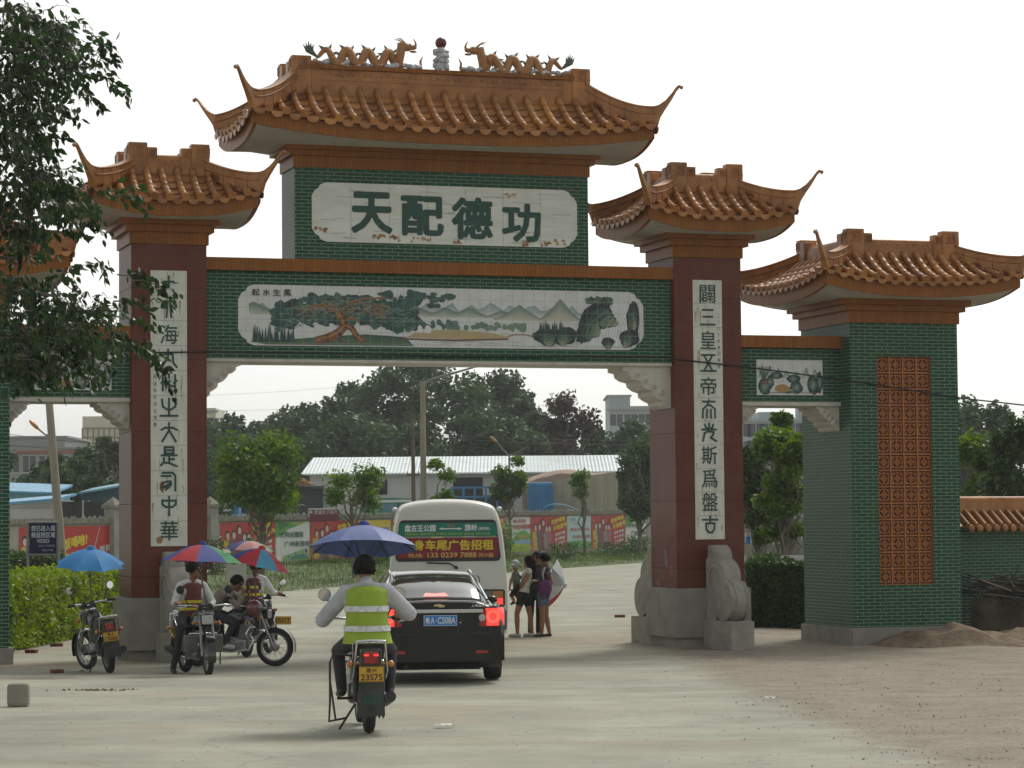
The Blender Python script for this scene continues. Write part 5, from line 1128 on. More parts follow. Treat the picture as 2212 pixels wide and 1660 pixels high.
lean(605, 700, 1052, 1050, 138, .3, 'dark shed with rubble on its roof behind the wide street tree', DARKM, mat('dark_grey_wall', (.045, .05, .052), rough=.9, var=.2))
q = thing('rubble_heap', 'orange-brown heap on the dark shed roof', 'heap', at(645, 1050, 138.4)); m = MB(); rs = random.Random(4)
for k in range(26): x = rs.gauss(0, .4); m.ell((x, rs.uniform(.2, 1), rs.uniform(0, max(.05, .4 - abs(x) * .4))), (rs.uniform(.08, .18), .12, .09), 7, 5)
m.build('heap', mat('rubble_orange', (.33, .16, .06), rough=.9, var=.5, scale=6), q)
for (u0, u1, lab) in ((126, 178, 'black tarpaulin stall left of its twin behind the red banner'), (180, 238, 'black tarpaulin stall with a white mark beside the concrete post')):
    a, b = at(u0, 1084, 112), at(u1, 1084, 112); t = thing('tarp_stall', lab, 'stall', (a.x, 112, zg(112))); W = b.x - a.x; H = a.z - zg(112); m = MB()
    m.grid([[(W * i / 10, .06 * math.sin(i * 1.9 + z * 3), z) for i in range(11)] for z in np.linspace(0, H, 6)], 0); m.grid([[(W * i / 10, y, H - .08 * math.sin(y * 2)) for i in range(11)] for y in (0, .8, 1.6)], 0); m.build('tarpaulin', mat('black_tarpaulin', (.012, .014, .013), rough=.55, var=.4), t)
    m = MB(); [m.tube([(x, y, 0), (x, y, H + .05)], .03, 6) for x in (0, W) for y in (.05, 1.6)]; m.build('frame', PLAST, t)
    if u0 == 180: f = Flat((0, -.08, 0), (1, 0, 0), (0, 0, 1)); [f.ellipse(W * .78 + dx, H * .62 + dz, .05, .09, (.6, .6, .58), 1 + .1 * i, jit=.3) for i, (dx, dz) in enumerate(((0, 0), (.1, .03), (.02, .14), (.1, .15)))]; f.build('white_mark', PRINT, t)
a = at(64, 1092, 114); t = thing('plaster_shed', 'low whitish block wall under the blue roofs at the left edge', 'shed', (a.x, 114, zg(114))); m = MB(); m.box(-.8, 1.2, 0, 1, -.2, a.z - zg(114) - .1); m.build('wall', PLAST, t); m = MB(); m.box(-.9, 1.3, -.1, 1.1, a.z - zg(114) - .1, a.z - zg(114)); m.build('slab', CONC, t)
# trucks, tricycle, coach, parked behind the wall
BLUEP = mat('blue_truck_paint', (.03, .17, .36), rough=.45, var=.25, scale=1.5); TARP = mat('dusty_tarpaulin', (.33, .24, .185), rough=.9, var=.2, scale=1.5, bump=.5, bscale=6); BEIGE = mat('beige_truck_side', (.34, .32, .23), rough=.75, var=.2, scale=1.2, stretch=(1, 1, .3)); TYRE = mat('tyre_rubber', (.018, .018, .018), rough=.85, var=.3, scale=20)
def wheels(t, xs, y, r, dz=0):
    for x in xs: m = MB(); m.lathe([(0, y - .12), (r * .6, y - .12), (r * .95, y - .11), (r, y - .05), (r, y + .1), (r * .9, y + .13), (0, y + .13)], 18, 1, (x, 0, r + dz)); m.build('wheel', TYRE, t)
Dk = 151
a = at(1196, 1034, Dk); t = thing('covered_truck', 'beige-sided lorry piled high with a dusty tarpaulin load behind the wall', 'truck', (a.x, Dk, zg(Dk))); g = zg(Dk); W = at(1332, 1034, Dk).x - a.x
zb = a.z - g + .1; zt2 = at(1330, 1020, Dk).z - g
m = MB(); m.add([(0, 0, .9), (W, 0, .9), (W, 0, zt2), (0, 0, zb - .2), (0, 2.3, .9), (W, 2.3, .9), (W, 2.3, zt2), (0, 2.3, zb - .2)], [(0, 1, 2, 3), (1, 5, 6, 2), (5, 4, 7, 6), (4, 0, 3, 7)])
for k in range(7): x = W * k / 6; m.box(x - .05, x + .05, -.07, -.01, .9, zb - .2 + (zt2 - zb + .2) * k / 6)
for z in (.95, 1.9): m.box(0, W, -.06, -.012, z, z + .08)
m.build('cargo_side', BEIGE, t)
lx = at(1128, 1035, Dk).x - a.x; m = MB(); rows = []
for i in range(25):
    f = i / 24; x = lx + (W - .5 - lx) * f; h = (at(1128 + 200 * f, 1038 - 24 * math.sin(min(1, f * 1.25) * math.pi * .75) ** 1.0, Dk).z - g); rows.append([(x, .1 + 2.1 * q, h - .25 * (2 * q - 1) ** 2 + .05 * noise.noise(Vector((x * 1.5, q * 4, 0)))) for q in np.linspace(0, 1, 7)] )
m.grid(rows, 0); low = [[(p[0][0], .05, p[0][2]), (p[0][0], .0, 2.0)] for p in rows]; m.grid(low, 0); m.build('tarpaulin_load', TARP, t)
m = MB(); m.box(lx, W, .05, 2.2, .6, 2.0); m.build('chassis', DARKM, t); wheels(t, (.6, 1.6, W - .9), .15, .45)
a = at(1140, 1043, 150); t = thing('blue_container_truck', 'blue corrugated box truck left of the tarpaulin-covered lorry', 'truck', (a.x, 149.5, zg(150))); W = at(1194, 1043, 150).x - a.x; H = a.z - zg(150)
m = MB(); m.box(0, W, 0, 1.4, .6, H - .28); [m.box(W * k / 8 - .03, W * k / 8 + .03, -.05, -.0, .6, H - .3) for k in range(9)]; m.box(-.04, W + .04, -.08, 1.45, H - .55, H - .45); m.build('cargo_box', BLUEP, t)
m = MB(); m.box(0, W, 0.02, 1.38, H - .28, H, bev=.1); m.build('box_top', BLUEP, t); wheels(t, (.35, W - .35), .1, .4)
for (u0, u1, vt, lab) in ((976, 1098, 1052, 'open blue-railed flatbed truck right of the lamp pole behind the minibus'),):
    a = at(u0, vt, 150); t = thing('flatbed_truck', lab, 'truck', (a.x, 150, zg(150))); W = at(u1, vt, 150).x - a.x; H = a.z - zg(150); m = MB()
    for z in (H, H - .55, 1.3): m.box(0, W, -.04, .04, z - .09, z)
    for k in range(6): m.box(W * k / 5 - .05, W * k / 5 + .05, -.05, .05, .9, H)
    m.build('rail', BLUEP, t); m = MB()
    for z in (H, 1.3): m.box(0, W, 1.96, 2.04, z - .09, z)
    for k in range(6): m.box(W * k / 5 - .05, W * k / 5 + .05, 1.95, 2.05, .9, H)
    m.build('rail', BLUEP, t); m = MB(); m.box(0, W, -.05, 2.05, .75, 1.0); m.build('bed', BLUEP, t); m = MB(); m.box(.1, W - .1, 1.0, 1.9, 1.0, H - .5); m.build('load', DARKM, t); wheels(t, (.5, W - .5), .1, .4)
a = at(1170, 1099, 149); t = thing('parked_car', 'light blue car whose curved roof shows above the poster wall', 'car', (a.x, 146.8, zg(147))); W = at(1252, 1099, 147).x - a.x; H = at(1200, 1087, 147).z - zg(147); m = MB()
m.grid([[(W * (.5 - .5 * math.cos(math.pi * i / 12)), .15 + 1.5 * q, H * (.62 + .38 * math.sin(math.pi * min(1, (i / 12) ** .8 * 1.0)) ** .55) - .08 * (2 * q - 1) ** 2) for i in range(13)] for q in np.linspace(0, 1, 6)], 0); m.box(.05, W - .05, .12, 1.68, .25, H * .62); m.build('body', mat('light_blue_car_paint', (.10, .30, .50), rough=.2, var=.05, coat=.8), t); wheels(t, (.4, W - .4), .2, .3)
a = at(470, 1092, 117); t = thing('cargo_tricycle', 'blue motor tricycle cab with curved windscreen above the wall by the gate post', 'tricycle', (a.x, 117, zg(117))); g = zg(117); zz = lambda v: at(500, v, 117).z - g; xx = lambda u: at(u, 1090, 117).x - a.x
m = MB(); m.box(xx(499), xx(516), 0, 1.1, .5, zz(1069)); m.box(xx(503), xx(511), -.02, 0, zz(1098), zz(1074)); m.box(xx(480), xx(516), .02, 1.1, .5, 1.4); m.build('cab', BLUEP, t); m = MB(); P = [(xx(480), zz(1105)), (xx(484), zz(1088)), (xx(490), zz(1075)), (xx(498), zz(1062)), (xx(498), zz(1105))]; m.prism(P, 1, .05, .09); m.build('windscreen', mat('dusty_clear_glass', (.34, .40, .38), rough=.2, var=.15), t); m = MB(); m.tube([(xx(466), .1, zz(1070)), (xx(498), .1, zz(1061))], .03, 6); m.tube([(p[0], .07, p[1]) for p in P[:4]], .035, 6); m.build('frame_bar', DARKM, t); wheels(t, (xx(484), xx(512)), .2, .28)
a = at(775, 1082, 128); t = thing('green_coach', 'green and white coach roof seen above the wall left of the minibus', 'bus', (a.x, 128, zg(128))); g = zg(128); W = at(905, 1082, 128).x - a.x; H = at(800, 1077, 128).z - g
pr = [(0, .5), (W, .5), (W, H - .05), (W * .55, H + .02), (W * .2, H), (.28, H - .12), (.08, H - .4), (0, H - .7)]; m = MB(); m.prism(pr, 1, 0, 2.2); m.build('body', mat('coach_green', (.02, .20, .13), rough=.3, var=.1), t)
f = Flat((0, -.012, 0), (1, 0, 0), (0, 0, 1)); f.poly([(.35, H - .10), (W, H - .07), (W, H - .2), (.25, H - .22)], (.62, .63, .6), 0); f.rect(1.2, H - .62, 1.9, H - .3, (.10, .22, .30), 1); f.rect(.5, H - .6, 1.05, H - .28, (.16, .32, .36), 1); f.rect(1.93, H - .62, 1.98, H - .26, (.03, .05, .05), 1.2); f.text('农家', 2.05, H - .55, 2.5, H - .28, (.55, .12, .1), .03, 2); f.rect(.1, H - .86, W, H - .74, (.6, .6, .56), 1); f.build('livery', PRINT, t); wheels(t, (.7, W - .6), .1, .45)
a = at(667, 1113, 117); t = thing('shop_sign', 'maroon sign board with white writing on top of the poster wall', 'sign', (a.x, 117, a.z)); W = at(732, 1113, 117).x - a.x; H = at(667, 1100, 117).z - a.z; m = MB(); m.box(0, W, 0, .06, -.3, H); m.build('board', mat('maroon_board', (.14, .02, .04), rough=.5), t); f = Flat((0, -.006, 0), (1, 0, 0), (0, 0, 1)); f.text('柔道女子医疗', W * .18, H * .1, W * .96, H * .82, (.55, .5, .5), .01, 1); f.ellipse(W * .08, H * .48, .07, .07, (.55, .5, .5), 1, n=8); f.rect(0, H - .03, W, H + .03, (.6, .6, .56), 1); f.rect(-.02, -.1, .02, H, (.6, .6, .56), 1.1); f.build('writing', PRINT, t)
# ---- poles, lamps, wires
POLE = mat('concrete_pole', (.21, .195, .155), rough=.9, var=.25, scale=1.5, bump=.3, col2=(.30, .275, .21), stretch=(3, 3, .4)); STEEL = mat('grey_steel', (.20, .20, .19), rough=.45, var=.15, metal=.6); AMB = mat('amber_lamp_cover', (.50, .22, .03), rough=.3, var=.2, trans=.2); WIRE = mat('black_cable', (.012, .012, .012), rough=.6, var=0)
def lamp_head(t, p, d, s):
    m = MB(); d = Vector(d).normalized(); q = Matrix.Translation(p) @ d.to_track_quat('X', 'Z').to_matrix().to_4x4(); m.ell((s * .5, 0, 0), (s * .55, s * .2, s * .16), 12, 8); m.xf(q); m.build('lamp_cover', AMB, t)
D = 100; b = at(915, 1100, D); b.z = zg(D); h = at(915, 826, D).z - b.z; t = thing('street_lamp', 'tall grey lamp pole with one long arm rising behind the minibus', 'street lamp', b); m = MB(); m.tube([(0, 0, -.2), (0, 0, h * .5), (.0, 0, h - .15)], [.15, .125, .10], 12); m.tube([(0, 0, h - .16), (0, 0, h + .05)], [.13, .12], 10); m.build('pole', POLE, t); m = MB(); e2 = at(1030, 792, D) - b; m.tube([(0, 0, h - .1), (.4, 0, h + .12), tuple(e2)], [.06, .05, .035], 8); m.build('arm', STEEL, t); lamp_head(t, e2, (1, 0, .35), .5)
D = 108; b = at(895, 1100, D); b.z = zg(D); t = thing('utility_pole', 'thin weathered pole just left of the tall lamp pole', 'pole', b); h = at(893, 905, D).z - b.z; m = MB(); m.tube([(0, 0, -.2), (-.05, 0, h)], [.11, .07], 8); m.box(-.32, .22, -.04, .04, h * .62, h * .62 + .07); m.build('pole', mat('weathered_wood', (.13, .10, .07), rough=.9, var=.3), t); m = MB(); None; [MB().tube([(x, 0, h * .62 + .07), (x, 0, h * .62 + .18)], .03, 6).build('insulator', PLAST, t) for x in (-.28, .18)]
D = 124; b = at(1101, 1100, D); b.z = zg(D); t = thing('street_lamp', 'double-armed street lamp with amber head standing behind the square-crowned tree', 'street lamp', b); h = at(1101, 985, D).z - b.z; m = MB(); m.tube([(0, 0, -.2), (0, 0, h)], [.08, .05], 8); m.build('pole', STEEL, t)
for (u, v) in ((1074, 956), (1140, 965)): p = at(u, v, D) - b; m = MB(); m.tube([(0, 0, h), (p.x * .5, 0, h + (p.z - h) * .4), tuple(p)], [.04, .035, .025], 6); m.build('arm', STEEL, t)
lamp_head(t, at(1074, 956, D) - b, (-1, 0, .85), .42)
D = 72; b = at(140, 1250, D); b.z = zg(D); top = at(93, 700, D) - b; t = thing('leaning_lamp_pole', 'thick concrete pole leaning left with one amber street lamp', 'street lamp', b); m = MB(); m.tube([(.05, 0, -.3), tuple(top * .5), tuple(top)], [.135, .115, .09], 12); m.build('pole', POLE, t)
p = at(84, 928, D) - b; o = at(111, 945, D) - b; m = MB(); m.tube([tuple(o), tuple(o.lerp(p, .5) + Vector((0, 0, -.03))), tuple(p)], .03, 6); m.build('arm', STEEL, t); lamp_head(t, p, (-.8, 0, .75), .36)
def wire(label, pts, r=.012, sag=0.0):
    P = []
    for (a, b_) in zip(pts[:-1], pts[1:]):
        for i in range(12): f = i / 12; P.append(a.lerp(b_, f) + Vector((0, 0, -sag * 4 * f * (1 - f))))
    P.append(pts[-1]); o = P[0].copy(); m = MB(); m.tube([p - o for p in P], r, 5); ob = m.build('overhead_wire', WIRE); ob.location = o; tag(ob, label, 'wire')
# the cable that runs along the face of the gate
wire('black cable strung low along the green crossbeam and past the right tower', [at(300, 778, 41), gate_pt(.2, -.03, 4.99), gate_pt(1.3, -.03, 5.02), gate_pt(3, .10, 5.03), gate_pt(6, .10, 4.99), gate_pt(9.7, .10, 5.04), gate_pt(9.9, -.04, 4.98), gate_pt(11.1, -.04, 4.87), gate_pt(13.2, -.36, 4.60), gate_pt(15.4, -.36, 4.3), gate_pt(19, -.5, 3.95)], .014)
for i, (a, b_, lab) in enumerate([((-60, 925, 90), (300, 962, 90), 'upper of two dark wires crossing the left wing opening'), ((-60, 953, 92), (300, 972, 92), 'lower of two dark wires crossing the left wing opening'), ((440, 928, 112), (893, 948, 108), 'lower wire from the left pillar to the thin pole'), ((440, 921, 112), (893, 941, 108), 'upper wire from the left pillar to the thin pole'), ((893, 944, 108), (1480, 962, 120), 'lower wire running right from the thin pole'), ((893, 938, 108), (1480, 950, 122), 'upper wire running right from the thin pole'), ((440, 855, 150), (900, 820, 150), 'thin pale wire high in the arch opening, upper one'), ((440, 888, 150), (900, 868, 150), 'thin pale wire high in the arch opening, lower one')]):
    wire(lab, [at(*a), at(*b_)], .010 if i < 6 else .006, .12)
# navy notice board
D = 66; a = at(63, 1196, D); t = thing('notice_board', 'navy video notice board with white writing on grey posts above the hedge', 'sign', (a.x, D, zg(D))); g = zg(D); W = at(122, 1196, D).x - a.x; z0, z1 = a.z - g, at(63, 1131, D).z - g
m = MB(); m.box(0, W, 0, .05, z0, z1); m.build('board', mat('navy_board', (.010, .012, .045), rough=.7, var=.15, spec=.2), t); m = MB(); [m.tube([(x, .03, -.2), (x, .03, z1 + .02)], .035, 8) for x in (-.05, W + .05)]; m.tube([(-.05, .03, z1 + .02), (W + .05, .03, z1 + .02)], .03, 8); m.tube([(-.05, .03, z0 - .03), (W + .05, .03, z0 - .03)], .03, 8); m.build('post_frame', STEEL, t)
f = Flat((0, -.004, 0), (1, 0, 0), (0, 0, 1)); H = z1 - z0; wc = (.42, .46, .50)
f.text('您已进入视', W * .08, z0 + H * .74, W * .95, z0 + H * .92, wc, .02, 1); f.text('频监控区域', W * .08, z0 + H * .52, W * .95, z0 + H * .70, wc, .02, 1); f.text('VIDEO', W * .28, z0 + H * .35, W * .74, z0 + H * .47, wc, .02, 1); f.text('举报电话', W * .34, z0 + H * .22, W * .56, z0 + H * .28, (.3, .33, .38), 0, 1); f.text('15900063926', W * .60, z0 + H * .22, W * .95, z0 + H * .28, (.3, .33, .38), 0, 1); f.text('花都公安局', W * .46, z0 + H * .07, W * .88, z0 + H * .14, (.3, .33, .38), 0, 1); f.build('writing', PRINT, t)
# ================================================================== VEHICLES
BLACKP = mat('black_car_paint', (.005, .005, .006), rough=.16, var=.1, coat=.35, spec=.35); CHROME = mat('chrome', (.62, .64, .66), rough=.12, metal=1.0, var=.05); TINT = mat('tinted_glass', (.02, .025, .025), rough=.03, var=.05, spec=.9, coat=.6); BPLAST = mat('black_plastic', (.016, .016, .017), rough=.5, var=.25); RUBB = MATS['tyre_rubber']
REDL = mat('red_lamp_lens', (.30, .008, .008), rough=.12, var=.1, coat=.6); REDON = mat('lit_red_lamp', (1.0, .06, .05), rough=.2, var=0, emit=.55); REDHOT = mat('lit_red_lamp_core', (1.0, .13, .09), rough=.2, var=0, emit=.55); AMBL = mat('amber_lamp_lens', (.45, .16, .012), rough=.15, var=.15, coat=.5); CLEAR = mat('clear_lamp_lens', (.45, .46, .46), rough=.1, var=.1, coat=.6); ALU = mat('dull_aluminium', (.30, .30, .29), rough=.4, metal=.7, var=.25, scale=8)
BUSW = mat('cream_bus_paint', (.56, .57, .51), rough=.3, var=.06, scale=1.2, coat=.4, col2=(.62, .63, .57)); BUSG = mat('blue_grey_bumper', (.06, .08, .11), rough=.45, var=.2)
WRITE = paintmat('enamel_writing', rough=.4, var=.05)
def cr(P, n):                                            # Catmull-Rom through rows of numbers
    P = np.array(P, float); m = len(P); out = []
    for i in range(m - 1):
        a, b, c, d = P[max(i - 1, 0)], P[i], P[i + 1], P[min(i + 2, m - 1)]
        for k in range(n):
            t = k / n; out.append(.5 * ((2 * b) + (c - a) * t + (2 * a - 5 * b + 4 * c - d) * t * t + (3 * b - a - 3 * c + d) * t ** 3))
    out.append(P[-1]); return np.array(out)
def loft_body(sections, n_sec, n_x):
    """sections: list of (x, [(y,z)...half section, bottom to top]); returns grid [station][point]=(x,y,z) over the full girth"""
    S = []
    for x, hs in sections: q = cr(hs, n_sec); S.append(np.column_stack([np.full(len(q), x), q]))
    S = np.array(S); T = np.array([cr(S[:, j, :], n_x) for j in range(S.shape[1])]).transpose(1, 0, 2)
    return T
def wheel_mesh(parent, c, r, w_, ax=1, spokes=5, hub=ALU):
    m = MB(); m.lathe([(r * .66, -w_ / 2), (r * .93, -w_ / 2), (r * .99, -w_ * .36), (r, 0), (r * .99, w_ * .36), (r * .93, w_ / 2), (r * .66, w_ / 2)], 28, ax, c, closed=True)
    wh = m.build('wheel', RUBB, parent); m = MB(); m.lathe([(0, -w_ * .3), (r * .2, -w_ * .46), (r * .6, -w_ * .40), (r * .67, -w_ * .48), (r * .67, w_ * .48), (r * .6, w_ * .40), (r * .2, w_ * .46), (0, w_ * .3)], 20, ax, c); m.build('rim', hub, wh); return wh
# ---- black saloon
def px(u, v, Y): return at(u, v, Y)
o = gp(1062, 1465); car = thing('saloon_car', 'black saloon car with lit brake lamps and blue number plate behind the minibus', 'car')
CY = math.radians(95.5); fwd = Vector((math.cos(CY), math.sin(CY), 0)); lft = Vector((-fwd.y, fwd.x, 0))
rc = at(951, 1337, 33.6); car.location = (rc.x, rc.y, zg(33.6)); car.rotation_euler = (0, 0, CY); Wc = .86
def csec(x, w, zb, zs, zt, gw, tw):
    return (x, [(0, zb), (w * .7, zb), (w * .93, zb + .07), (w, zb + .28), (w, .70), (w * .985, .84), (w * .93, zs), (gw, zs + .02), (tw, zt - .07), (tw * .72, zt - .015), (0, zt)])
secs = [csec(0, Wc * .86, .34, .98, 1.06, .66, .60), csec(.035, Wc * .93, .29, 1.0, 1.08, .70, .64), csec(.16, Wc * .985, .25, 1.01, 1.09, .74, .66), csec(.5, Wc, .22, 1.0, 1.08, .76, .66), csec(.80, Wc, .21, .99, 1.09, .76, .66), csec(1.15, Wc, .20, .98, 1.27, .77, .60), csec(1.6, Wc, .20, .97, 1.405, .77, .56), csec(2.1, Wc, .20, .96, 1.44, .77, .56), csec(2.7, Wc, .20, .95, 1.42, .77, .56), csec(3.2, Wc, .20, .94, 1.24, .76, .60), csec(3.6, Wc, .21, .92, 1.0, .74, .64), csec(4.1, Wc * .98, .22, .86, .92, .70, .60), csec(4.5, Wc * .9, .25, .78, .82, .62, .52), csec(4.62, Wc * .78, .32, .70, .72, .52, .44)]
T = loft_body(secs, 4, 5); nS, nP = T.shape[:2]
body, gl = MB(), MB()
for sgn in (1, -1):
    for i in range(nS - 1):
        xm = (T[i, 0, 0] + T[i + 1, 0, 0]) / 2
        for k in range(nP - 1):
            q = [T[i, k], T[i + 1, k], T[i + 1, k + 1], T[i, k + 1]]; q = [(p[0], p[1] * sgn, p[2]) for p in q]; q = q[::-1] if sgn > 0 else q
            kk = k / 4
            glass = (8.1 <= kk and (.84 < xm < 1.56 or 2.75 < xm < 3.5)) or (7.05 <= kk < 7.85 and (1.25 < xm < 2.05 or 2.15 < xm < 3.1))
            (gl if glass else body).add(q, [(0, 1, 2, 3)], 0, True)
for e in (0, nS - 1):
    ring = [tuple(p) for p in T[e]] + [(p[0], -p[1], p[2]) for p in T[e][::-1][1:-1]]; body.add(ring, [tuple(range(len(ring)))[::-1 if e else 1]])
cb = body.build('body', BLACKP, car, clean=True); gl.build('windows', TINT, car, clean=True)
m = MB()                                                  # bumper step, boot shut line, lower valance
m.grid([[(-.045 + .10 * (abs(y) / .84) ** 4, y, z) for y in np.linspace(-.84, .84, 23)] for z in (.30, .36, .50, .60, .635)], 0, True); m.grid([[(-.045 + .10 * (abs(y) / .84) ** 4 + dx, y, .635) for y in np.linspace(-.84, .84, 23)] for dx in (0, .06)], 0, True); m.grid([[(dx - .02 + .10 * (abs(y) / .84) ** 4, y, z) for y in np.linspace(-.80, .80, 23)] for dx, z in ((.25, .20), (.0, .22), (-.03, .30))], 0, True)
m.build('rear_bumper', BLACKP, car)
m = MB(); m.box(-.012, .004, -.66, .66, .652, .664); m.box(-.012, .004, -.665, -.655, .66, 1.0); m.box(-.012, .004, .655, .665, .66, 1.0); m.build('boot_gap', BPLAST, cb)
m = MB(); m.box(-.028, .02, -.56, .56, .925, .975, bev=.012); m.build('chrome_strip', CHROME, car)
for s in (-1, 1):
    def lampoly(pts, x0, x1, mt, nm, par): q = MB(); P = [(s * a, b) for a, b in pts]; P = P[::-1] if s < 0 else P; q.prism(P, 0, x0, x1); return q.build(nm, mt, par)
    L_ = lampoly([(.50, .76), (.60, .74), (.60, .96), (.545, .96)], -.022, .05, REDL, 'tail_lamp', car)
    q = MB(); rows = []                                   # outer lamp wraps the corner
    for z in np.linspace(.755, .985, 6): rows.append([(-.03 + .15 * max(0, (y - .69) / .15) ** 2, s * (y if z < .95 else y - (z - .95) * .5), z) for y in np.linspace(.60, .85, 10)])
    q.grid(rows, 0, True, flip=s > 0); q.build('lit_lens', REDON, L_)
    q = MB(); q.lathe([(.05, -.036), (.085, -.04), (.09, -.02)], 20, 0, (0, s * .685, .875)); q.build('lit_ring', REDHOT, L_)
    q = MB(); q.lathe([(0, -.034), (.042, -.034), (.048, -.02)], 16, 0, (0, s * .545, .86)); q.build('reversing_lamp', CLEAR, L_)
    q = MB(); q.box(-.052, -.03, min(s * .46, s * .62), max(s * .46, s * .62), .40, .44); q.build('bumper_reflector', REDL, car)
    q = MB(); q.ell((2.95, s * .93, 1.0), (.07, .09, .06), 10, 8); q.tube([(3.0, s * .84, .97), (2.96, s * .92, .98)], .02, 6); q.build('door_mirror', BLACKP, car)
    q = MB(); q.grid([[(T[i, 26, 0], s * (T[i, 26, 1] + .004), T[i, 26, 2] + dz) for i in range(4, 58)] for dz in (0, .02)], 0); q.build('window_trim', CHROME, car)
    q = MB(); q.tube([(3.3, s * .70, 1.17), (2.9, s * .60, 1.37), (2.2, s * .55, 1.435), (1.6, s * .56, 1.40), (1.1, s * .62, 1.22), (.8, s * .68, 1.07)], .016, 6); q.build('roof_trim', CHROME, car)
    for x in (.98, 3.65): wheel_mesh(car, (x, s * .76, .31), .31, .21)
m = MB(); m.add([(-.032, -.22, .76), (-.032, .22, .76), (-.03, .22, .90), (-.03, -.22, .90), (-.02, -.22, .76), (-.02, .22, .76), (-.018, .22, .90), (-.018, -.22, .90)], [(0, 3, 2, 1), (4, 5, 6, 7), (0, 1, 5, 4), (2, 3, 7, 6)]); npl = m.build('number_plate', mat('blue_plate', (.02, .19, .55), rough=.35, var=.05), car)
def rearflat(z0, x): return Flat((x, 0, z0), (0, -1, 0), (0, 0, 1), step=.002)
f = rearflat(0, -.033); wc = (.66, .68, .68)
f.text('粤', -.195, .785, -.14, .872, wc, .02, .5); f.text('A', -.128, .79, -.078, .872, wc, .02, .5); f.ellipse(-.056, .83, .008, .008, wc, .5); f.text('C508A', -.035, .79, .195, .872, wc, .02, .5)
for (a, b, c, d) in ((-.215, .763, .215, .768), (-.215, .892, .215, .897), (-.215, .763, -.21, .897), (.21, .763, .215, .897)): f.rect(a, b, c, d, wc, .6)
f.build('plate_writing', WRITE, npl)
m = MB(); P = [(-.075, 1.012), (-.02, 1.012), (-.012, 1.0), (.05, 1.0), (.065, 1.028), (.02, 1.028), (.012, 1.042), (-.045, 1.042), (-.05, 1.034), (-.088, 1.034)]; P = [(-a, b) for a, b in P]; m.prism(P, 0, -.012, .01); m.build('bow_badge', mat('gold_badge', (.55, .46, .25), rough=.25, metal=.8, var=.05), car)
f = rearflat(0, -.02); f.text('上海通用', .40, 1.0, .58, 1.035, (.6, .62, .62), .02, .5, skew=.2); f.build('maker_writing', WRITE, car)
m = MB(); m.box(-.01, .02, -.10, .10, .995, 1.0) if False else m.ell((-.03, -.26, .80), (.012, .014, .014), 8, 6); m.build('boot_lock', CHROME, car)
m = MB(); zz = lambda x: 1.09 + (x - .82) * .46; m.add([(.86, -.17, zz(.86) + .008), (.86, .17, zz(.86) + .008), (.98, .12, zz(.98) + .012), (.98, -.12, zz(.98) + .012)], [(0, 3, 2, 1)]); m.build('high_brake_lamp', mat('pink_lit_lamp', (1, .28, .26), rough=.2, var=0, emit=.4), car)
m = MB(); m.tube([(.02, .45, .24), (-.04, .45, .235)], .03, 10); m.box(.4, 4.2, -.55, .55, .17, .26); m.build('underbody', BPLAST, car)
for s in (-1, 1): MB().ell((1.75, s * .36, 1.12), (.09, .15, .13), 10, 8).build('headrest', BPLAST, car)
# ---- minibus
bus = thing('minibus', 'cream white minibus seen from behind with green and maroon window advertisement', 'bus'); BYAW = math.radians(93); rb = at(968, 1240, 45.6); bus.location = (rb.x, 45.6, zg(46)); bus.rotation_euler = (0, 0, BYAW)
HB = 2.70
def bsec(x, s, zt, zb=.32): w = 1.06; return (x, [(0, zb), (w * .86 * s, zb), (w * .98 * s, zb + .07), (w * s, .75), (w * .985 * s, 1.3), (w * .955 * s, 1.75), (w * .90 * s, 2.18), (w * .80 * s, zt - .17), (w * .62 * s, zt - .06), (w * .3 * s, zt - .01), (0, zt)])
secs = [bsec(-.02, .955, HB - .16, .40), bsec(.03, .985, HB - .08), bsec(.16, 1, HB - .02), bsec(.6, 1, HB), bsec(3, 1, HB + .02), bsec(5.2, 1, HB), bsec(5.9, .97, HB - .15), bsec(6.2, .9, HB - .7)]
T = loft_body(secs, 4, 4); nS, nP = T.shape[:2]; body, gl = MB(), MB()
for sgn in (1, -1):
    for i in range(nS - 1):
        xm = (T[i, 0, 0] + T[i + 1, 0, 0]) / 2
        for k in range(nP - 1):
            q = [(p[0], p[1] * sgn, p[2]) for p in (T[i, k], T[i + 1, k], T[i + 1, k + 1], T[i, k + 1])]; q = q[::-1] if sgn > 0 else q
            (gl if (4.0 <= k / 4 < 6.2 and .5 < xm < 5.4 and int(xm / .9) != int((xm + .12) / .9) - 9) else body).add(q, [(0, 1, 2, 3)], 0, True)
for e in (0, nS - 1):
    ring = [tuple(p) for p in T[e]] + [(p[0], -p[1], p[2]) for p in T[e][::-1][1:-1]]; body.add(ring, [tuple(range(len(ring)))[::-1 if e else 1]])
bb = body.build('body', BUSW, bus, clean=True); gl.build('side_windows', TINT, bus, clean=True)
def rrect(x0, x1, z0, z1, r, taper=0):
    P = []
    for (cx, cz, a0) in ((x1 - r, z0 + r, -90), (x1 - r - taper, z1 - r, 0), (x0 + r + taper, z1 - r, 90), (x0 + r, z0 + r, 180)):
        for k in range(6): a = math.radians(a0 + 90 * k / 5); P.append((cx + r * math.cos(a), cz + r * math.sin(a)))
    return P
def backpanel(pts, x0, x1, mt, nm, par): q = MB(); q.prism([(-a, b) for a, b in pts], 0, x0, x1); return q.build(nm, mt, par)
bx = -.02
wz0, wz1 = 1.60, 2.33
bw2 = backpanel(rrect(-.93, .93, wz0, wz1, .08, .07), bx - .012, bx + .01, BPLAST, 'rear_window', bus)
f = rearflat(0, bx - .012); gcol = (.012, .17, .12); mcol = (.20, .012, .022)
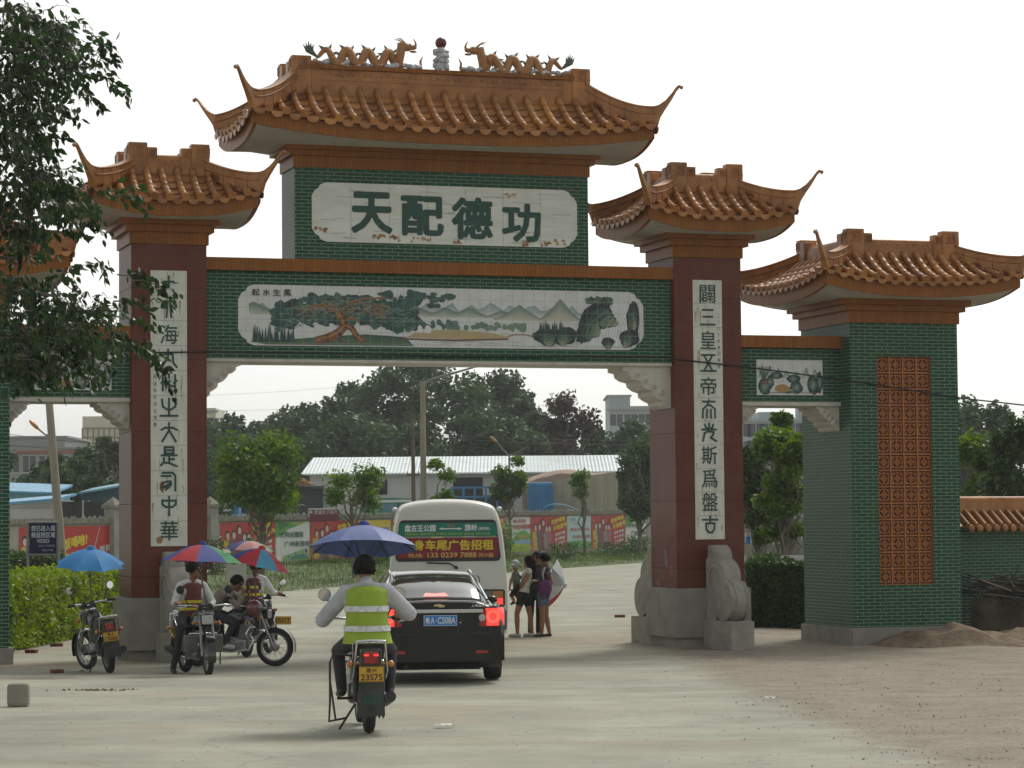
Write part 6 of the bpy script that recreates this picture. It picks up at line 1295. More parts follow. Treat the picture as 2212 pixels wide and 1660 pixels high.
P = rrect(-.88, .88, wz0 + .05, wz1 - .05, .06, .06)
f.poly([(-.885, 2.03), (.885, 2.03), (.84, wz1 - .05), (-.84, wz1 - .05)], gcol, .6); f.poly([(-.89, wz0 + .06), (.89, wz0 + .06), (.885, 2.03), (-.885, 2.03)], mcol, .6); f.rect(-.86, 2.015, .86, 2.04, (.28, .27, .2), .9); f.rect(-.3, 2.012, -.08, 2.038, (.5, .48, .2), 1.1); f.rect(.28, 2.02, .48, 2.042, (.4, .42, .38), 1.1)
w_ = (.66, .68, .66); ye = (.62, .50, .03)
f.text('盘古王公园', -.76, 2.13, -.22, 2.245, w_, .035, 1.4); f.line([(-.12, 2.175), (.22, 2.175)], .02, w_, 1.4); f.poly([(-.16, 2.175), (-.08, 2.15), (-.10, 2.175), (-.08, 2.20)], w_, 1.6); f.poly([(.26, 2.175), (.18, 2.20), (.20, 2.175), (.18, 2.15)], w_, 1.6); f.text('专线', -.01, 2.205, .12, 2.25, (.42, .16, .12), .02, 1.4); f.text('旗岭', .30, 2.135, .52, 2.25, w_, .03, 1.4); f.text('(医院)', .54, 2.14, .74, 2.20, w_, .02, 1.4); f.text('花园酒店 狮岭医院 芙蓉路 合成村委 皮革城 狮岭市场', -.76, 2.062, .74, 2.108, (.30, .46, .05), .01, 1.4)
f.text('车身车尾广告招租', -.80, 1.80, .80, 1.975, ye, .035, 1.4); f.text('热线:', -.70, 1.67, -.44, 1.745, (.58, .42, .12), .01, 1.4); f.text('133 0239 7888', -.36, 1.67, .50, 1.755, (.58, .42, .12), .015, 1.4); f.text('刘小姐', .54, 1.67, .80, 1.745, (.58, .42, .12), .012, 1.4)
f.build('window_advertisement', mat('', (0, 0, 0)) if False else PRINT, bw2)
m = MB(); m.tube([(bx - .03, .38, 1.575), (bx - .04, -.02, 1.565), (bx - .05, -.13, 1.50)], .014, 6); m.ell((bx - .05, -.14, 1.49), (.03, .035, .03), 8, 6); m.build('rear_wiper', BPLAST, bus)
m = MB(); P = rrect(-.55, .55, .6, 1.34, .06); P2 = P + [P[0]]
for a, b in zip(P2[:-1], P2[1:]): m.tube([(bx - .004, -a[0], a[1]), (bx - .004, -b[0], b[1])], .008, 5, caps=False)
m.build('engine_hatch_gap', BPLAST, bb); m = MB(); [m.box(bx - .02, bx, y - .06, y + .06, 1.335, 1.36) for y in (-.12, .22)]; m.build('hatch_hinge', BPLAST, bb)
for s in (-1, 1):
    a = backpanel(rrect(*sorted((s * .60, s * 1.0)), .80, 1.10, .04), bx - .02, bx + .03, BPLAST, 'tail_lamp', bus)
    backpanel([(s * .78, .96), (s * .965, .96), (s * .965, 1.07), (s * .78, 1.07)][::1 if s > 0 else -1], bx - .028, bx - .019, AMBL, 'amber_lens', a); backpanel([(s * .78, .83), (s * .965, .83), (s * .965, .95), (s * .78, .95)][::1 if s > 0 else -1], bx - .028, bx - .019, REDON if s > 0 else REDON, 'red_lens', a); backpanel([(s * .63, .83), (s * .77, .83), (s * .77, 1.07), (s * .63, 1.07)][::1 if s > 0 else -1], bx - .026, bx - .019, mat('grey_lens', (.14, .15, .15), rough=.2), 'clear_lens', a)
    q = MB(); q.box(-.01, .18, s * 1.045 - .03, s * 1.045 + .03, .86, 1.0) if False else q.ell((.3, s * .93, 2.52), (.12, .05, .045), 10, 6); q.build('roof_marker', mat('white_marker', (.6, .62, .6), rough=.3), bus)
    for x in (1.35, 4.9): wheel_mesh(bus, (x, s * .90, .37), .37, .24)
m = MB(); m.box(-.12, .10, -1.03, 1.03, .38, .76, bev=.05); m.build('rear_bumper', BUSG, bus); m = MB(); m.box(.5, 5.8, -.8, .8, .30, .42); m.build('underbody', BPLAST, bus)
for s in (-1, 1): MB().box(.84, .86, *sorted((s * 1.02, s * .8)), .05, .5).build('mudflap', RUBB, bus)

# ---- motorcycles
BIKEP = mat('black_motorcycle_paint', (.010, .011, .013), rough=.2, var=.2, coat=.7); DARKP = mat('dusty_dark_metal', (.035, .035, .034), rough=.55, var=.4, scale=12); SEATM = mat('black_vinyl_seat', (.015, .015, .015), rough=.55, var=.3); YPL = mat('yellow_plate', (.58, .33, .02), rough=.45, var=.12); FLAP = mat('dirty_mudflap', (.022, .028, .025), rough=.85, var=.5, scale=6, col2=(.075, .075, .065)); MIRR = mat('mirror_glass', (.8, .82, .84), rough=.03, metal=1.0, var=0); GREYBOX = mat('grey_leg_shield', (.12, .12, .11), rough=.55, var=.3)
def bike_wheel(par, x, r, wt, turn=0.0):
    M_ = Matrix.Translation((x, 0, 0)) @ Matrix.Rotation(turn, 4, 'Z')
    m = MB(); m.lathe([(r - wt * .95, -wt * .35), (r - wt * .5, -wt * .5), (r - wt * .15, -wt * .38), (r, 0), (r - wt * .15, wt * .38), (r - wt * .5, wt * .5), (r - wt * .95, wt * .35)], 34, 1, (0, 0, r), closed=True); m.xf(M_); wh = m.build('wheel', RUBB, par)
    m = MB(); rr = r - wt * .95; m.lathe([(rr, -wt * .36), (rr - .022, -wt * .30), (rr - .026, 0), (rr - .022, wt * .30), (rr, wt * .36)], 34, 1, (0, 0, r)); m.lathe([(0, -.07), (.065, -.06), (.075, -.02), (.075, .02), (.065, .06), (0, .07)], 16, 1, (0, 0, r))
    for k in range(18): a = 2 * math.pi * k / 18; b = a + (.35 if k % 2 else -.35); sy = .05 if k % 2 else -.05; m.tube([(.06 * math.cos(b), sy, r + .06 * math.sin(b)), ((rr - .02) * math.cos(a), 0, r + (rr - .02) * math.sin(a))], .0035, 4, caps=False)
    m.xf(M_); m.build('spoked_rim', ALU, wh); return wh
def motorcycle(label, loc, rz, lean=0.0, steer=0.0, plate=None, fplate=None, lit=False, flap=.5, sidebar=False, shields=False, flaptext=None):
    t = thing('motorcycle', label, 'motorcycle', loc); t.rotation_euler = (lean, 0, rz)
    R_ = .295; bike_wheel(t, 0, R_, .105)
    S_ = Matrix.Translation((1.04, 0, .9)) @ Matrix.Rotation(steer, 4, 'Z') @ Matrix.Translation((-1.04, 0, -.9))
    fw = bike_wheel(t, 1.27, R_ + .01, .085)
    for ob in [fw] + list(fw.children):
        for v in ob.data.vertices: v.co = S_ @ v.co
    m = MB()
    for s in (-1, 1): m.tube([(1.27, s * .085, .30), (1.12, s * .09, .66)], .026, 8); m.tube([(1.12, s * .09, .66), (1.02, s * .09, .96)], .019, 8)
    m.box(.98, 1.12, -.11, .11, .90, .93); m.xf(S_); m.build('front_fork', ALU, t)
    m = MB(); m.tube([(.93, .40, 1.03), (.96, .30, 1.04), (1.02, .14, 1.03), (1.03, 0, .99), (1.02, -.14, 1.03), (.96, -.30, 1.04), (.93, -.40, 1.03)], .013, 8); m.xf(S_); hb = m.build('handlebar', CHROME, t)
    for s in (-1, 1): m = MB(); m.tube([(.93 - .01, s * .41, 1.03), (.95, s * .29, 1.038)], .02, 8); m.xf(S_); m.build('grip', RUBB, hb); m = MB(); m.tube([(.98, s * .27, 1.03), (1.03, s * .33, 1.01), (1.03, s * .42, 1.0)], .007, 5); m.xf(S_); m.build('brake_lever', CHROME, hb)
    for s in (-1, 1):
        m = MB(); m.tube([(.97, s * .25, 1.05), (.97, s * .30, 1.17), (.95, s * .345, 1.235)], .008, 6); m.lathe([(0, .02), (.05, .012), (.062, 0), (.062, -.008)], 18, 0, (.935, s * .36, 1.265)); m.xf(S_); mi = m.build('mirror', BPLAST, t); m = MB(); m.lathe([(0, -.009), (.058, -.009)], 18, 0, (.935, s * .36, 1.265)); m.xf(S_); m.build('mirror_glass', MIRR, mi)
    m = MB(); m.lathe([(0, -.12), (.06, -.11), (.085, -.04), (.09, .0)], 16, 0, (1.17, 0, .83)); m.xf(S_); hl = m.build('headlamp', BPLAST, t); m = MB(); m.box(1.165, 1.205, -.085, .085, .76, .895, bev=.02); m.xf(S_); m.build('headlamp_glass', CLEAR, hl)
    m = MB(); m.ell((1.03, .07, 1.02), (.05, .045, .05), 10, 8); m.ell((1.03, -.07, 1.02), (.05, .045, .05), 10, 8); m.box(1.0, 1.07, -.12, .12, .96, 1.0); m.xf(S_); m.build('instruments', BPLAST, t)
    for (x, y, z) in ((1.08, .17, .78), (1.08, -.17, .78), (-.26, .17, .66), (-.26, -.17, .66)): m = MB(); m.tube([(x, y * .5, z), (x, y, z)], .012, 6); m.ell((x - .01, y * 1.1, z), (.04, .032, .032), 10, 8); (m.xf(S_) if x > 1 else 0); m.build('turn_indicator', AMBL, t)
    m = MB(); rows = [];
    for k in range(13): a = math.radians(-15 + 150 * k / 12); rows.append([(1.27 + .335 * math.cos(a), y, .305 + .335 * math.sin(a) - .6 * y * y) for y in (-.06, -.03, 0, .03, .06)])
    m.grid(rows, 0, True); m.xf(S_); ff = m.build('front_mudguard', BIKEP if not fplate else ALU, t)
    if fplate:
        m = MB(); m.box(1.30, 1.56, -.012, .004, .66, .79); m.xf(Matrix.Translation((-.02, -.01, .0))); m.xf(S_); fp = m.build('front_plate', YPL, t); f = Flat((1.28, -.0235, .66), (1, 0, 0), (0, 0, 1), step=.002); f.text(fplate, .02, .03, .24, .10, (.05, .04, .02), .02, .6); q = f.build('plate_writing', WRITE, fp)
    # tank, seat, side panels
    m = MB(); rows = []
    for k in range(15):
        q = k / 14; x = .50 + .50 * q; w2 = .135 * math.sin(math.pi * min(1, .18 + .72 * q)) ** .6; zt = .80 + .16 * math.sin(math.pi * (.12 + .70 * q)); rows.append([(x, w2 * math.cos(a), .73 + (zt - .73) * max(0, math.sin(a)) ** .7) for a in np.linspace(0, math.pi, 13)])
    m.grid(rows, 0, True, flip=True); m.add(rows[0], [tuple(range(13))]); m.add(rows[-1], [tuple(range(13))[::-1]]); tk = m.build('fuel_tank', BIKEP, t); m = MB(); m.lathe([(0, .975), (.03, .972), (.035, .95)], 12, 2, (.70, 0, 0)); m.build('fuel_cap', CHROME, tk)
    m = MB(); rows = []
    for k in range(15): q = k / 14; x = -.22 + .78 * q; w2 = .12 - .03 * q; zt = .80 - .05 * math.sin(math.pi * min(1, q * 1.15)) + .03 * (1 - q); rows.append([(x, w2 * math.cos(a), zt - .10 + .10 * max(0, math.sin(a)) ** .45) for a in np.linspace(0, math.pi, 11)])
    m.grid(rows, 0, True, flip=True); m.add(rows[0], [tuple(range(11))]); m.build('seat', SEATM, t)
    m = MB(); [m.add([(-.2, s * .11, .70), (.30, s * .11, .70), (.42, s * .12, .62), (.38, s * .125, .50), (.15, s * .125, .50), (-.22, s * .10, .62)], [tuple(range(6))[::s]]) for s in (-1, 1)]; m.box(-.26, .0, -.10, .10, .60, .71); m.build('side_panel', BIKEP, t)
    # frame, engine, exhaust
    m = MB()
    for s in (-1, 1): m.tube([(0, s * .10, .295), (.45, s * .09, .36)], .022, 6); m.tube([(.0, s * .12, .30), (-.03, s * .12, .64)], .028, 8)
    m.tube([(1.0, 0, .86), (.62, 0, .72), (.1, 0, .68)], .025, 6); m.tube([(1.0, 0, .80), (.92, 0, .45), (.85, 0, .26), (.45, 0, .24)], .022, 6); m.tube([(.45, 0, .24), (.42, 0, .68)], .022, 6); m.build('frame', DARKP, t)
    m = MB(); m.box(.46, .84, -.13, .13, .24, .44, bev=.05); m.lathe([(0, -.17), (.09, -.16), (.11, -.13), (.11, .13), (.09, .16), (0, .17)], 16, 1, (.56, 0, .35))
    for k in range(8): q = .02 * k; m.box(.68 + q * .35, .86 + q * .35, -.085, .085, .45 + 1.2 * q, .462 + 1.2 * q)
    m.box(.71, .87, -.06, .06, .44, .66); m.build('engine', ALU, t)
    m = MB(); m.tube([(.88, -.06, .50), (.95, -.10, .42), (.88, -.13, .27), (.6, -.15, .24), (.3, -.16, .26)], .02, 8); ex = m.build('exhaust_pipe', CHROME, t); m = MB(); m.tube([(.32, -.16, .26), (.2, -.165, .28), (-.32, -.18, .36)], [.03, .048, .052], 14); m.lathe([(0, -.005), (.02, .0), (.035, 0)], 10, 0, (-.325, -.18, .36)); m.build('muffler', DARKP, ex)
    m = MB(); m.box(-.06, .5, .085, .115, .26, .40, bev=.02); m.build('chain_case', BIKEP, t)
    m = MB(); [m.tube([(.45, s * .1, .30), (.45, s * .27, .30)], .014, 6) for s in (-1, 1)]; [m.tube([(.05, s * .12, .33), (.03, s * .25, .33)], .012, 6) for s in (-1, 1)]; m.build('footrest', RUBB, t)
    m = MB(); [m.tube([(.92, 0, .42), (.90, s * .20, .40), (.86, s * .24, .52), (.90, s * .20, .62), (.96, 0, .62)], .014, 8) for s in (-1, 1)]; m.build('crash_bar', CHROME, t)
    if shields:
        for s in (-1, 1): m = MB(); m.box(.80, .98, *sorted((s * .10, s * .29)), .34, .60, bev=.03); m.build('leg_shield', GREYBOX, t)
    m = MB()                                              # chrome carrier and grab rail
    for s in (-1, 1): m.tube([(.02, s * .14, .70), (-.12, s * .15, .84), (-.36, s * .13, .87)], .011, 7); m.tube([(-.36, s * .13, .87), (-.30, s * .15, .60), (-.08, s * .15, .52)], .011, 7)
    m.tube([(-.36, .13, .87), (-.40, 0, .88), (-.36, -.13, .87)], .011, 7)
    for y in (-.06, 0, .06): m.tube([(-.10, y, .85), (-.37, y, .873)], .008, 6)
    m.tube([(-.14, .15, .845), (-.14, -.15, .845)], .009, 6); m.build('luggage_carrier', CHROME, t)
    m = MB(); rows = []
    for k in range(9): a = math.radians(60 + 115 * k / 8); rows.append([(.345 * math.cos(a), y, .295 + .345 * math.sin(a) - .8 * y * y) for y in (-.075, -.04, 0, .04, .075)])
    m.grid(rows, 0, True); m.box(-.33, -.2, -.10, .10, .60, .80, bev=.02); m.build('rear_mudguard', BIKEP, t)
    m = MB(); m.box(-.375, -.32, -.065, .065, .665, .775, bev=.015); tl = m.build('tail_lamp', REDL, t)
    if lit: m = MB(); [m.box(-.380, -.374, y - .022, y + .022, .735, .755) for y in (-.045, .045)]; m.build('lit_bulb', REDON, tl)
    m = MB(); m.box(-.385, -.375, -.112, .112, .50, .642); npz = m.build('number_plate', YPL, t); f = Flat((-.386, 0, .50), (0, -1, 0), (0, 0, 1), step=.002); ink = (.035, .03, .015)
    if plate: f.text(plate[0], -.05, .085, .045, .128, ink, .02, .5); f.text(plate[1], -.095, .016, .1, .072, ink, .02, .5); [f.rect(a, b, c, d, (.05, .04, .02), .3) for (a, b, c, d) in ((-.108, .003, .108, .007), (-.108, .135, .108, .139))]
    f.build('plate_writing', WRITE, npz)
    m = MB(); n = 7; fz = .50 - flap; P = [(-.115, .50), (.115, .50)] + [(.125 - .25 * k / (2 * n), fz + (.035 if k % 2 == 0 else 0)) for k in range(2 * n + 1)]
    m.prism([(-a, b) for a, b in P][::-1], 0, -.372, -.362); fl = m.build('mudflap', FLAP, t)
    if flaptext: f = Flat((-.374, 0, fz), (0, -1, 0), (0, 0, 1), step=.002); f.text(flaptext, -.08, flap * .40, .09, flap * .66, (.03, .11, .085), .02, .5); f.build('flap_writing', paintmat('worn_paint', rough=.9, var=.7), fl)
    m = MB(); m.tube([(.35, .10, .26), (.30, .26, .02)], .012, 6); m.build('side_stand', DARKP, t)
    if sidebar: m = MB(); m.tube([(.05, .14, .72), (.02, .33, .74), (0, .36, .66), (.0, .36, .30), (.0, .37, .12), (.12, .20, .14)], .011, 7); m.tube([(0, .36, .50), (.0, .31, .14)], .010, 6); m.build('side_rail', DARKP, t)
    return t
b0 = gp(797, 1585); rider_bike = motorcycle('black motorcycle with lit tail lamp and yellow 23S75 plate ridden behind the car', b0, math.radians(97), 0, 0, ('湘·M', '23S75'), None, True, .34, True, False, '合记')
b1_ = gp(238, 1455); parked_bike = motorcycle('riderless motorcycle parked by the hedge with yellow 1706E plate', b1_, math.radians(111), math.radians(-7), math.radians(18), ('粤·E', '1706E'), None, False, .26)
bk1 = gp(455, 1457); H1 = math.radians(-66); d1 = Vector((math.cos(H1), math.sin(H1), 0)); taxi1 = motorcycle('motorcycle facing the camera with grey leg shields and square headlamp', bk1 - d1 * 1.27 + Vector((0, 0, 0)), H1, 0, math.radians(-8), ('粤·E', '36A72'), None, False, .26, False, True); taxi1.location.z = zg(taxi1.location.y)
bk2 = at(594, 1437, 41.0); bk2.z = zg(41.0); H2 = math.radians(-9); d2 = Vector((math.cos(H2), math.sin(H2), 0)); taxi2 = motorcycle('motorcycle in side view with spoked front wheel and yellow plate on its mudguard', bk2 - d2 * 1.27, H2, 0, 0, ('粤·E', '28B41'), 'E5517', False, .26); taxi2.location.z = zg(taxi2.location.y) + .0
bk3 = at(533, 1400, 44.5); bk3.z = zg(44.5); taxi3 = motorcycle('motorcycle seen from behind, half hidden by the one in side view', bk3, math.radians(78), 0, 0, ('粤·E', '90D15'), None, False, .26)
# helmet hanging on the second motorcycle
m = MB(); m.ell((0, 0, 0), (.135, .115, .13), 16, 12); hm_ = thing('crash_helmet', 'reddish brown crash helmet hanging on the handlebar of the side-view motorcycle', 'helmet', taxi2.location + d2 * .98 + Vector((-.02, -.28, .93))); m.build('shell', mat('maroon_helmet', (.17, .05, .05), rough=.25, var=.1, coat=.6), hm_); m = MB(); m.grid([[(.14 * math.cos(a) * math.cos(e), .12 * math.sin(a) * math.cos(e), .135 * math.sin(e)) for a in np.linspace(-1, 1, 9)] for e in np.linspace(-.5, .35, 5)], 0); m.build('visor', TINT, hm_)

# ---- umbrellas (fixed to the motorcycles by their poles)
def umbrella(label, top, base, R_, h, cols, tilt=(0, 0), spin=0.0, under=None, ribs=8, cap=None, scallop=.06, marks=None, pole_m=None):
    t = thing('umbrella', label, 'umbrella', top); up = Vector((math.tan(tilt[0]), math.tan(tilt[1]), 1)).normalized(); Q = up.to_track_quat('Z', 'Y').to_matrix().to_4x4()
    def prof(r): return -h * (r ** 1.75)
    for k in range(ribs):
        a0 = spin + 2 * math.pi * k / ribs; a1 = a0 + 2 * math.pi / ribs; m = MB(); rows = []
        for i in range(9):
            r = i / 8; row = []
            for j in range(9):
                q = j / 8; a = a0 + (a1 - a0) * q; sgt = 1 - scallop * 4 * q * (1 - q) * r; chord = math.cos(math.pi / ribs) / math.cos((q - .5) * 2 * math.pi / ribs); rr = r * R_ * (chord * .6 + .4) * sgt
                row.append((rr * math.cos(a), rr * math.sin(a), prof(r) + .035 * h * 4 * q * (1 - q) * r - .0))
            rows.append(row)
        m.grid(rows, 0, True); m.xf(Q); m.build('canopy_panel', cols[k % len(cols)], t)
    m = MB(); [m.tube([(R_ * r * math.cos(spin + 2 * math.pi * k / ribs), R_ * r * math.sin(spin + 2 * math.pi * k / ribs), prof(r) - .012) for r in (.02, .3, .6, .85, 1.0)], .005, 5) for k in range(ribs)]
    [m.tube([(R_ * .5 * math.cos(spin + 2 * math.pi * k / ribs), R_ * .5 * math.sin(spin + 2 * math.pi * k / ribs), prof(.5) - .015), (0, 0, -h - .18)], .004, 4) for k in range(ribs)]; m.xf(Q); m.build('ribs', DARKP, t)
    m = MB(); e = Vector(base) - Vector(top); m.tube([Q @ Vector((0, 0, .03)), Q @ Vector((0, 0, -h - .2)), e], .012, 8); m.build('pole', pole_m or STEEL, t)
    m = MB(); m.lathe([(0, .05), (.035, .045), (.055, .02), (.06, -.008)], 14, 2); m.xf(Q); m.build('top_cap', cap or cols[0], t)
    if marks:
        for (k, txt) in marks:
            a = spin + 2 * math.pi * (k + .5) / ribs; n_ = Vector((math.cos(a), math.sin(a), 0)); rv = Vector((-math.sin(a), math.cos(a), 0)); o_ = n_ * R_ * .66 + Vector((0, 0, prof(.70) + .05)); uu = (Vector((0, 0, 1)) * 1.1 * h - n_ * R_ * .55).normalized(); f = Flat(o_, rv, uu, step=.004); f.text(txt, -.09, -.03, .09, .03, (.6, .62, .62), .02, 3, skew=.2); f.mb.xf(Q); f.build('printed_mark', PRINT, t)
    return t
def cloth(n, c, r=.75, tr=.18):
    if n in MATS: return MATS[n]
    m = mat(n, c, rough=r, var=.14, scale=5, bump=.15, bscale=14); nt, b = nodes(m); tl = nt.nodes.new('ShaderNodeBsdfTranslucent'); tl.inputs[0].default_value = (*c, 1); ms = nt.nodes.new('ShaderNodeMixShader'); ms.inputs[0].default_value = tr; nt.links.new(b.outputs[0], ms.inputs[1]); nt.links.new(tl.outputs[0], ms.inputs[2]); nt.links.new(ms.outputs[0], nt.nodes['Material Output'].inputs[0]); return m
NAVY = cloth('faded_navy_cloth', (.045, .085, .27), .55, .01); BLUEC = cloth('bright_blue_cloth', (.03, .21, .50), .7, .12); REDC = cloth('red_cloth', (.40, .02, .03), .7, .12); GRNC = cloth('green_cloth', (.02, .22, .07), .7, .12); BLC = cloth('royal_blue_cloth', (.025, .045, .24), .7, .10); SKYC = cloth('sky_blue_cloth', (.06, .26, .42), .7, .12); PINKC = cloth('faded_pink_cloth', (.50, .24, .24), .7, .15); WHC = cloth('white_cloth', (.62, .63, .64), .8, .2); GRC = cloth('pale_grey_cloth', (.42, .44, .46), .8, .2)
def hb(bike, x, y, z): return bike.matrix_basis @ Vector((x, y, z))
bpy.context.view_layer.update()
tu = at(786, 1136, rider_bike.location.y + .86); umbrella('faded navy umbrella fixed over the rider in the green vest', tu, hb(rider_bike, .95, 0, .98), .55, .23, [NAVY], (0, math.radians(10)), .39, cap=BLC)
tu = at(196, 1186, 37.4); umbrella('plain bright blue umbrella fixed over the riderless parked motorcycle', tu, hb(parked_bike, .97, -.05, .98), .53, .25, [BLUEC], (math.radians(3), math.radians(-9)), .2, scallop=.12)
tu = at(438, 1177, 37.6); umbrella('blue, red and green segmented umbrella over the front-facing motorcycle', tu, hb(taxi1, .93, .06, .98), .60, .26, [BLC, REDC, BLC, GRNC], (math.radians(3), math.radians(2)), -math.pi / 2 - .6, cap=BLC, marks=[(0, 'ADM'), (1, '555'), (7, '555')])
tu = at(566, 1186, 40.6); umbrella('red and sky-blue segmented umbrella tilting right over the side-view motorcycle', tu, hb(taxi2, .97, .0, .98), .50, .28, [REDC, BLC, REDC, SKYC], (math.radians(14), 0), -math.pi / 2 - .75, marks=[(0, 'ADM')])
tu = at(540, 1168, 44.8); umbrella('faded pink, green and blue umbrella, farthest of the motorcycle umbrellas', tu, hb(taxi3, .97, 0, .98), .44, .17, [GRNC, BLC, PINKC, PINKC], (math.radians(4), 0), -math.pi / 2 - .5)
# ================================================================== PEOPLE
def V3(*a): return Vector(a)
class Figure:
    """one continuous body grown from tapered limbs, remeshed; every face takes the material of the limb it belongs to"""
    def __init__(s): s.pr = []; s.mb = MB()
    def cap(s, a, b, r0, r1, lab, n=12):
        a, b = Vector(a), Vector(b); s.pr.append((a, b, r0, r1, lab)); d = (b - a); L_ = max(d.length, 1e-4); d = d / L_; P = []; R_ = []
        for k in range(5): t = math.pi / 2 * k / 4; P.append(a - d * r0 * math.cos(t)); R_.append(max(r0 * math.sin(t), 1e-4))
        for k in range(5): t = math.pi / 2 * k / 4; P.append(b + d * r1 * math.sin(t)); R_.append(max(r1 * math.cos(t), 1e-4))
        s.mb.tube(P, R_, n, 0, True, True)
    def ell(s, c, r, lab, rot=None):
        s.mb.ell(c, r, 16, 10, 0, rot); c = Vector(c); ax = (rot @ Vector((1, 0, 0)) if rot else Vector((1, 0, 0)), rot @ Vector((0, 1, 0)) if rot else Vector((0, 1, 0)), rot @ Vector((0, 0, 1)) if rot else Vector((0, 0, 1)))
        k = max(range(3), key=lambda i: r[i]); o = sorted(r)[1] if True else 0; rest = [r[i] for i in range(3) if i != k]; m_ = sum(rest) / 2; h = max(0.0, r[k] - m_); s.pr.append((c - ax[k] * h, c + ax[k] * h, m_, m_, lab))
    def hand(s, wr, d, pn, side, lab='skin', curl=.8, k=1.0):
        d = Vector(d).normalized(); pn = Vector(pn); pn = (pn - d * pn.dot(d)).normalized(); q = d.cross(pn) * side   # pn: way the palm faces
        s.cap(wr, wr + d * .05 * k, .024 * k, .028 * k, lab); s.cap(wr + d * .035 * k - q * .018 * k, wr + d * .085 * k - q * .022 * k, .02 * k, .017 * k, lab); s.cap(wr + d * .035 * k + q * .018 * k, wr + d * .085 * k + q * .022 * k, .02 * k, .017 * k, lab)
        for i, (o, l) in enumerate(((-.034, .062), (-.012, .074), (.011, .07), (.032, .054))):
            b = wr + d * .088 * k + q * o * k; d1 = (d + pn * curl * .55).normalized(); m1 = b + d1 * l * .5 * k; d2 = (d * (1 - curl * .7) + pn * curl).normalized(); m2 = m1 + d2 * l * .35 * k; d3 = (d * (.6 - curl) + pn * curl).normalized(); s.cap(b, m1, .0098 * k, .0092 * k, lab, 8); s.cap(m1, m2, .0092 * k, .0085 * k, lab, 8); s.cap(m2, m2 + d3 * l * .28 * k, .0085 * k, .007 * k, lab, 8)
        b = wr + d * .03 * k - q * .028 * k; m1 = b + (d * .6 - q * .7 + pn * .5).normalized() * .042 * k; s.cap(b, m1, .0125 * k, .011 * k, lab, 8); s.cap(m1, m1 + (d * .8 + pn * .8).normalized() * .034 * k, .011 * k, .0085 * k, lab, 8)
    def head(s, c, f, up, k=1.0):
        f = Vector(f).normalized(); up = Vector(up); up = (up - f * up.dot(f)).normalized(); sd = up.cross(f); c = Vector(c); Rm = Matrix((f, sd, up)).transposed(); s.hf = (c, f, sd, up, k)
        s.ell(c + up * .02 * k - f * .01 * k, (.098 * k, .078 * k, .100 * k), 'skin', Rm); s.ell(c - up * .045 * k + f * .028 * k, (.066 * k, .060 * k, .072 * k), 'skin', Rm); s.ell(c - up * .098 * k + f * .062 * k, (.026 * k, .03 * k, .022 * k), 'skin', Rm)
        s.cap(c + up * .012 * k + f * .088 * k, c - up * .026 * k + f * .108 * k, .011 * k, .015 * k, 'skin', 8)
        for q in (-1, 1):
            s.ell(c + sd * q * .078 * k - f * .012 * k - up * .008 * k, (.022 * k, .011 * k, .034 * k), 'skin', Rm); s.cap(c + up * .030 * k + f * .084 * k + sd * q * .016 * k, c + up * .030 * k + f * .076 * k + sd * q * .048 * k, .007 * k, .006 * k, 'hair', 8); s.ell(c + f * .080 * k + sd * q * .032 * k + up * .004 * k, (.009 * k, .012 * k, .007 * k), 'eye', Rm)
        s.cap(c - up * .058 * k + f * .091 * k - sd * .02 * k, c - up * .058 * k + f * .091 * k + sd * .02 * k, .009 * k, .009 * k, 'lip', 8)
    def build(s, parent, mats, vox=.009, smooth=2):
        me = bpy.data.meshes.new('b'); me.from_pydata(s.mb.v, [], s.mb.f); bm = bmesh.new(); bm.from_mesh(me); bmesh.ops.remove_doubles(bm, verts=bm.verts, dist=1e-6); bmesh.ops.recalc_face_normals(bm, faces=bm.faces); bm.to_mesh(me); bm.free()
        o = bpy.data.objects.new('b', me); COL.objects.link(o); r = o.modifiers.new('r', 'REMESH'); r.mode = 'VOXEL'; r.voxel_size = vox; sm = o.modifiers.new('s', 'SMOOTH'); sm.iterations = smooth; sm.factor = .5
        m2 = bpy.data.meshes.new_from_object(o.evaluated_get(bpy.context.evaluated_depsgraph_get())); bpy.data.objects.remove(o); bpy.data.meshes.remove(me)
        C_ = np.zeros(len(m2.polygons) * 3); m2.polygons.foreach_get('center', C_); C_ = C_.reshape(-1, 3); best = np.full(len(C_), 1e9); lab = np.zeros(len(C_), int); names = list(mats)
        for (a, b, r0, r1, L_) in s.pr:
            A = np.array(a); d = np.array(b) - A; q = np.clip(((C_ - A) @ d) / max(d @ d, 1e-9), 0, 1); ds = np.linalg.norm(C_ - (A + q[:, None] * d), axis=1) - (r0 + (r1 - r0) * q)
            if L_ in ('eye', 'lip', 'hair'): ds += .001
            w_ = ds < best; best[w_] = ds[w_]; lab[w_] = names.index(L_)
        for n in names: m2.materials.append(mats[n])
        m2.polygons.foreach_set('material_index', lab); m2.polygons.foreach_set('use_smooth', [True] * len(m2.polygons)); m2.name = 'body'
        ob = bpy.data.objects.new('body', m2); COL.objects.link(ob); ob.parent = parent; return ob
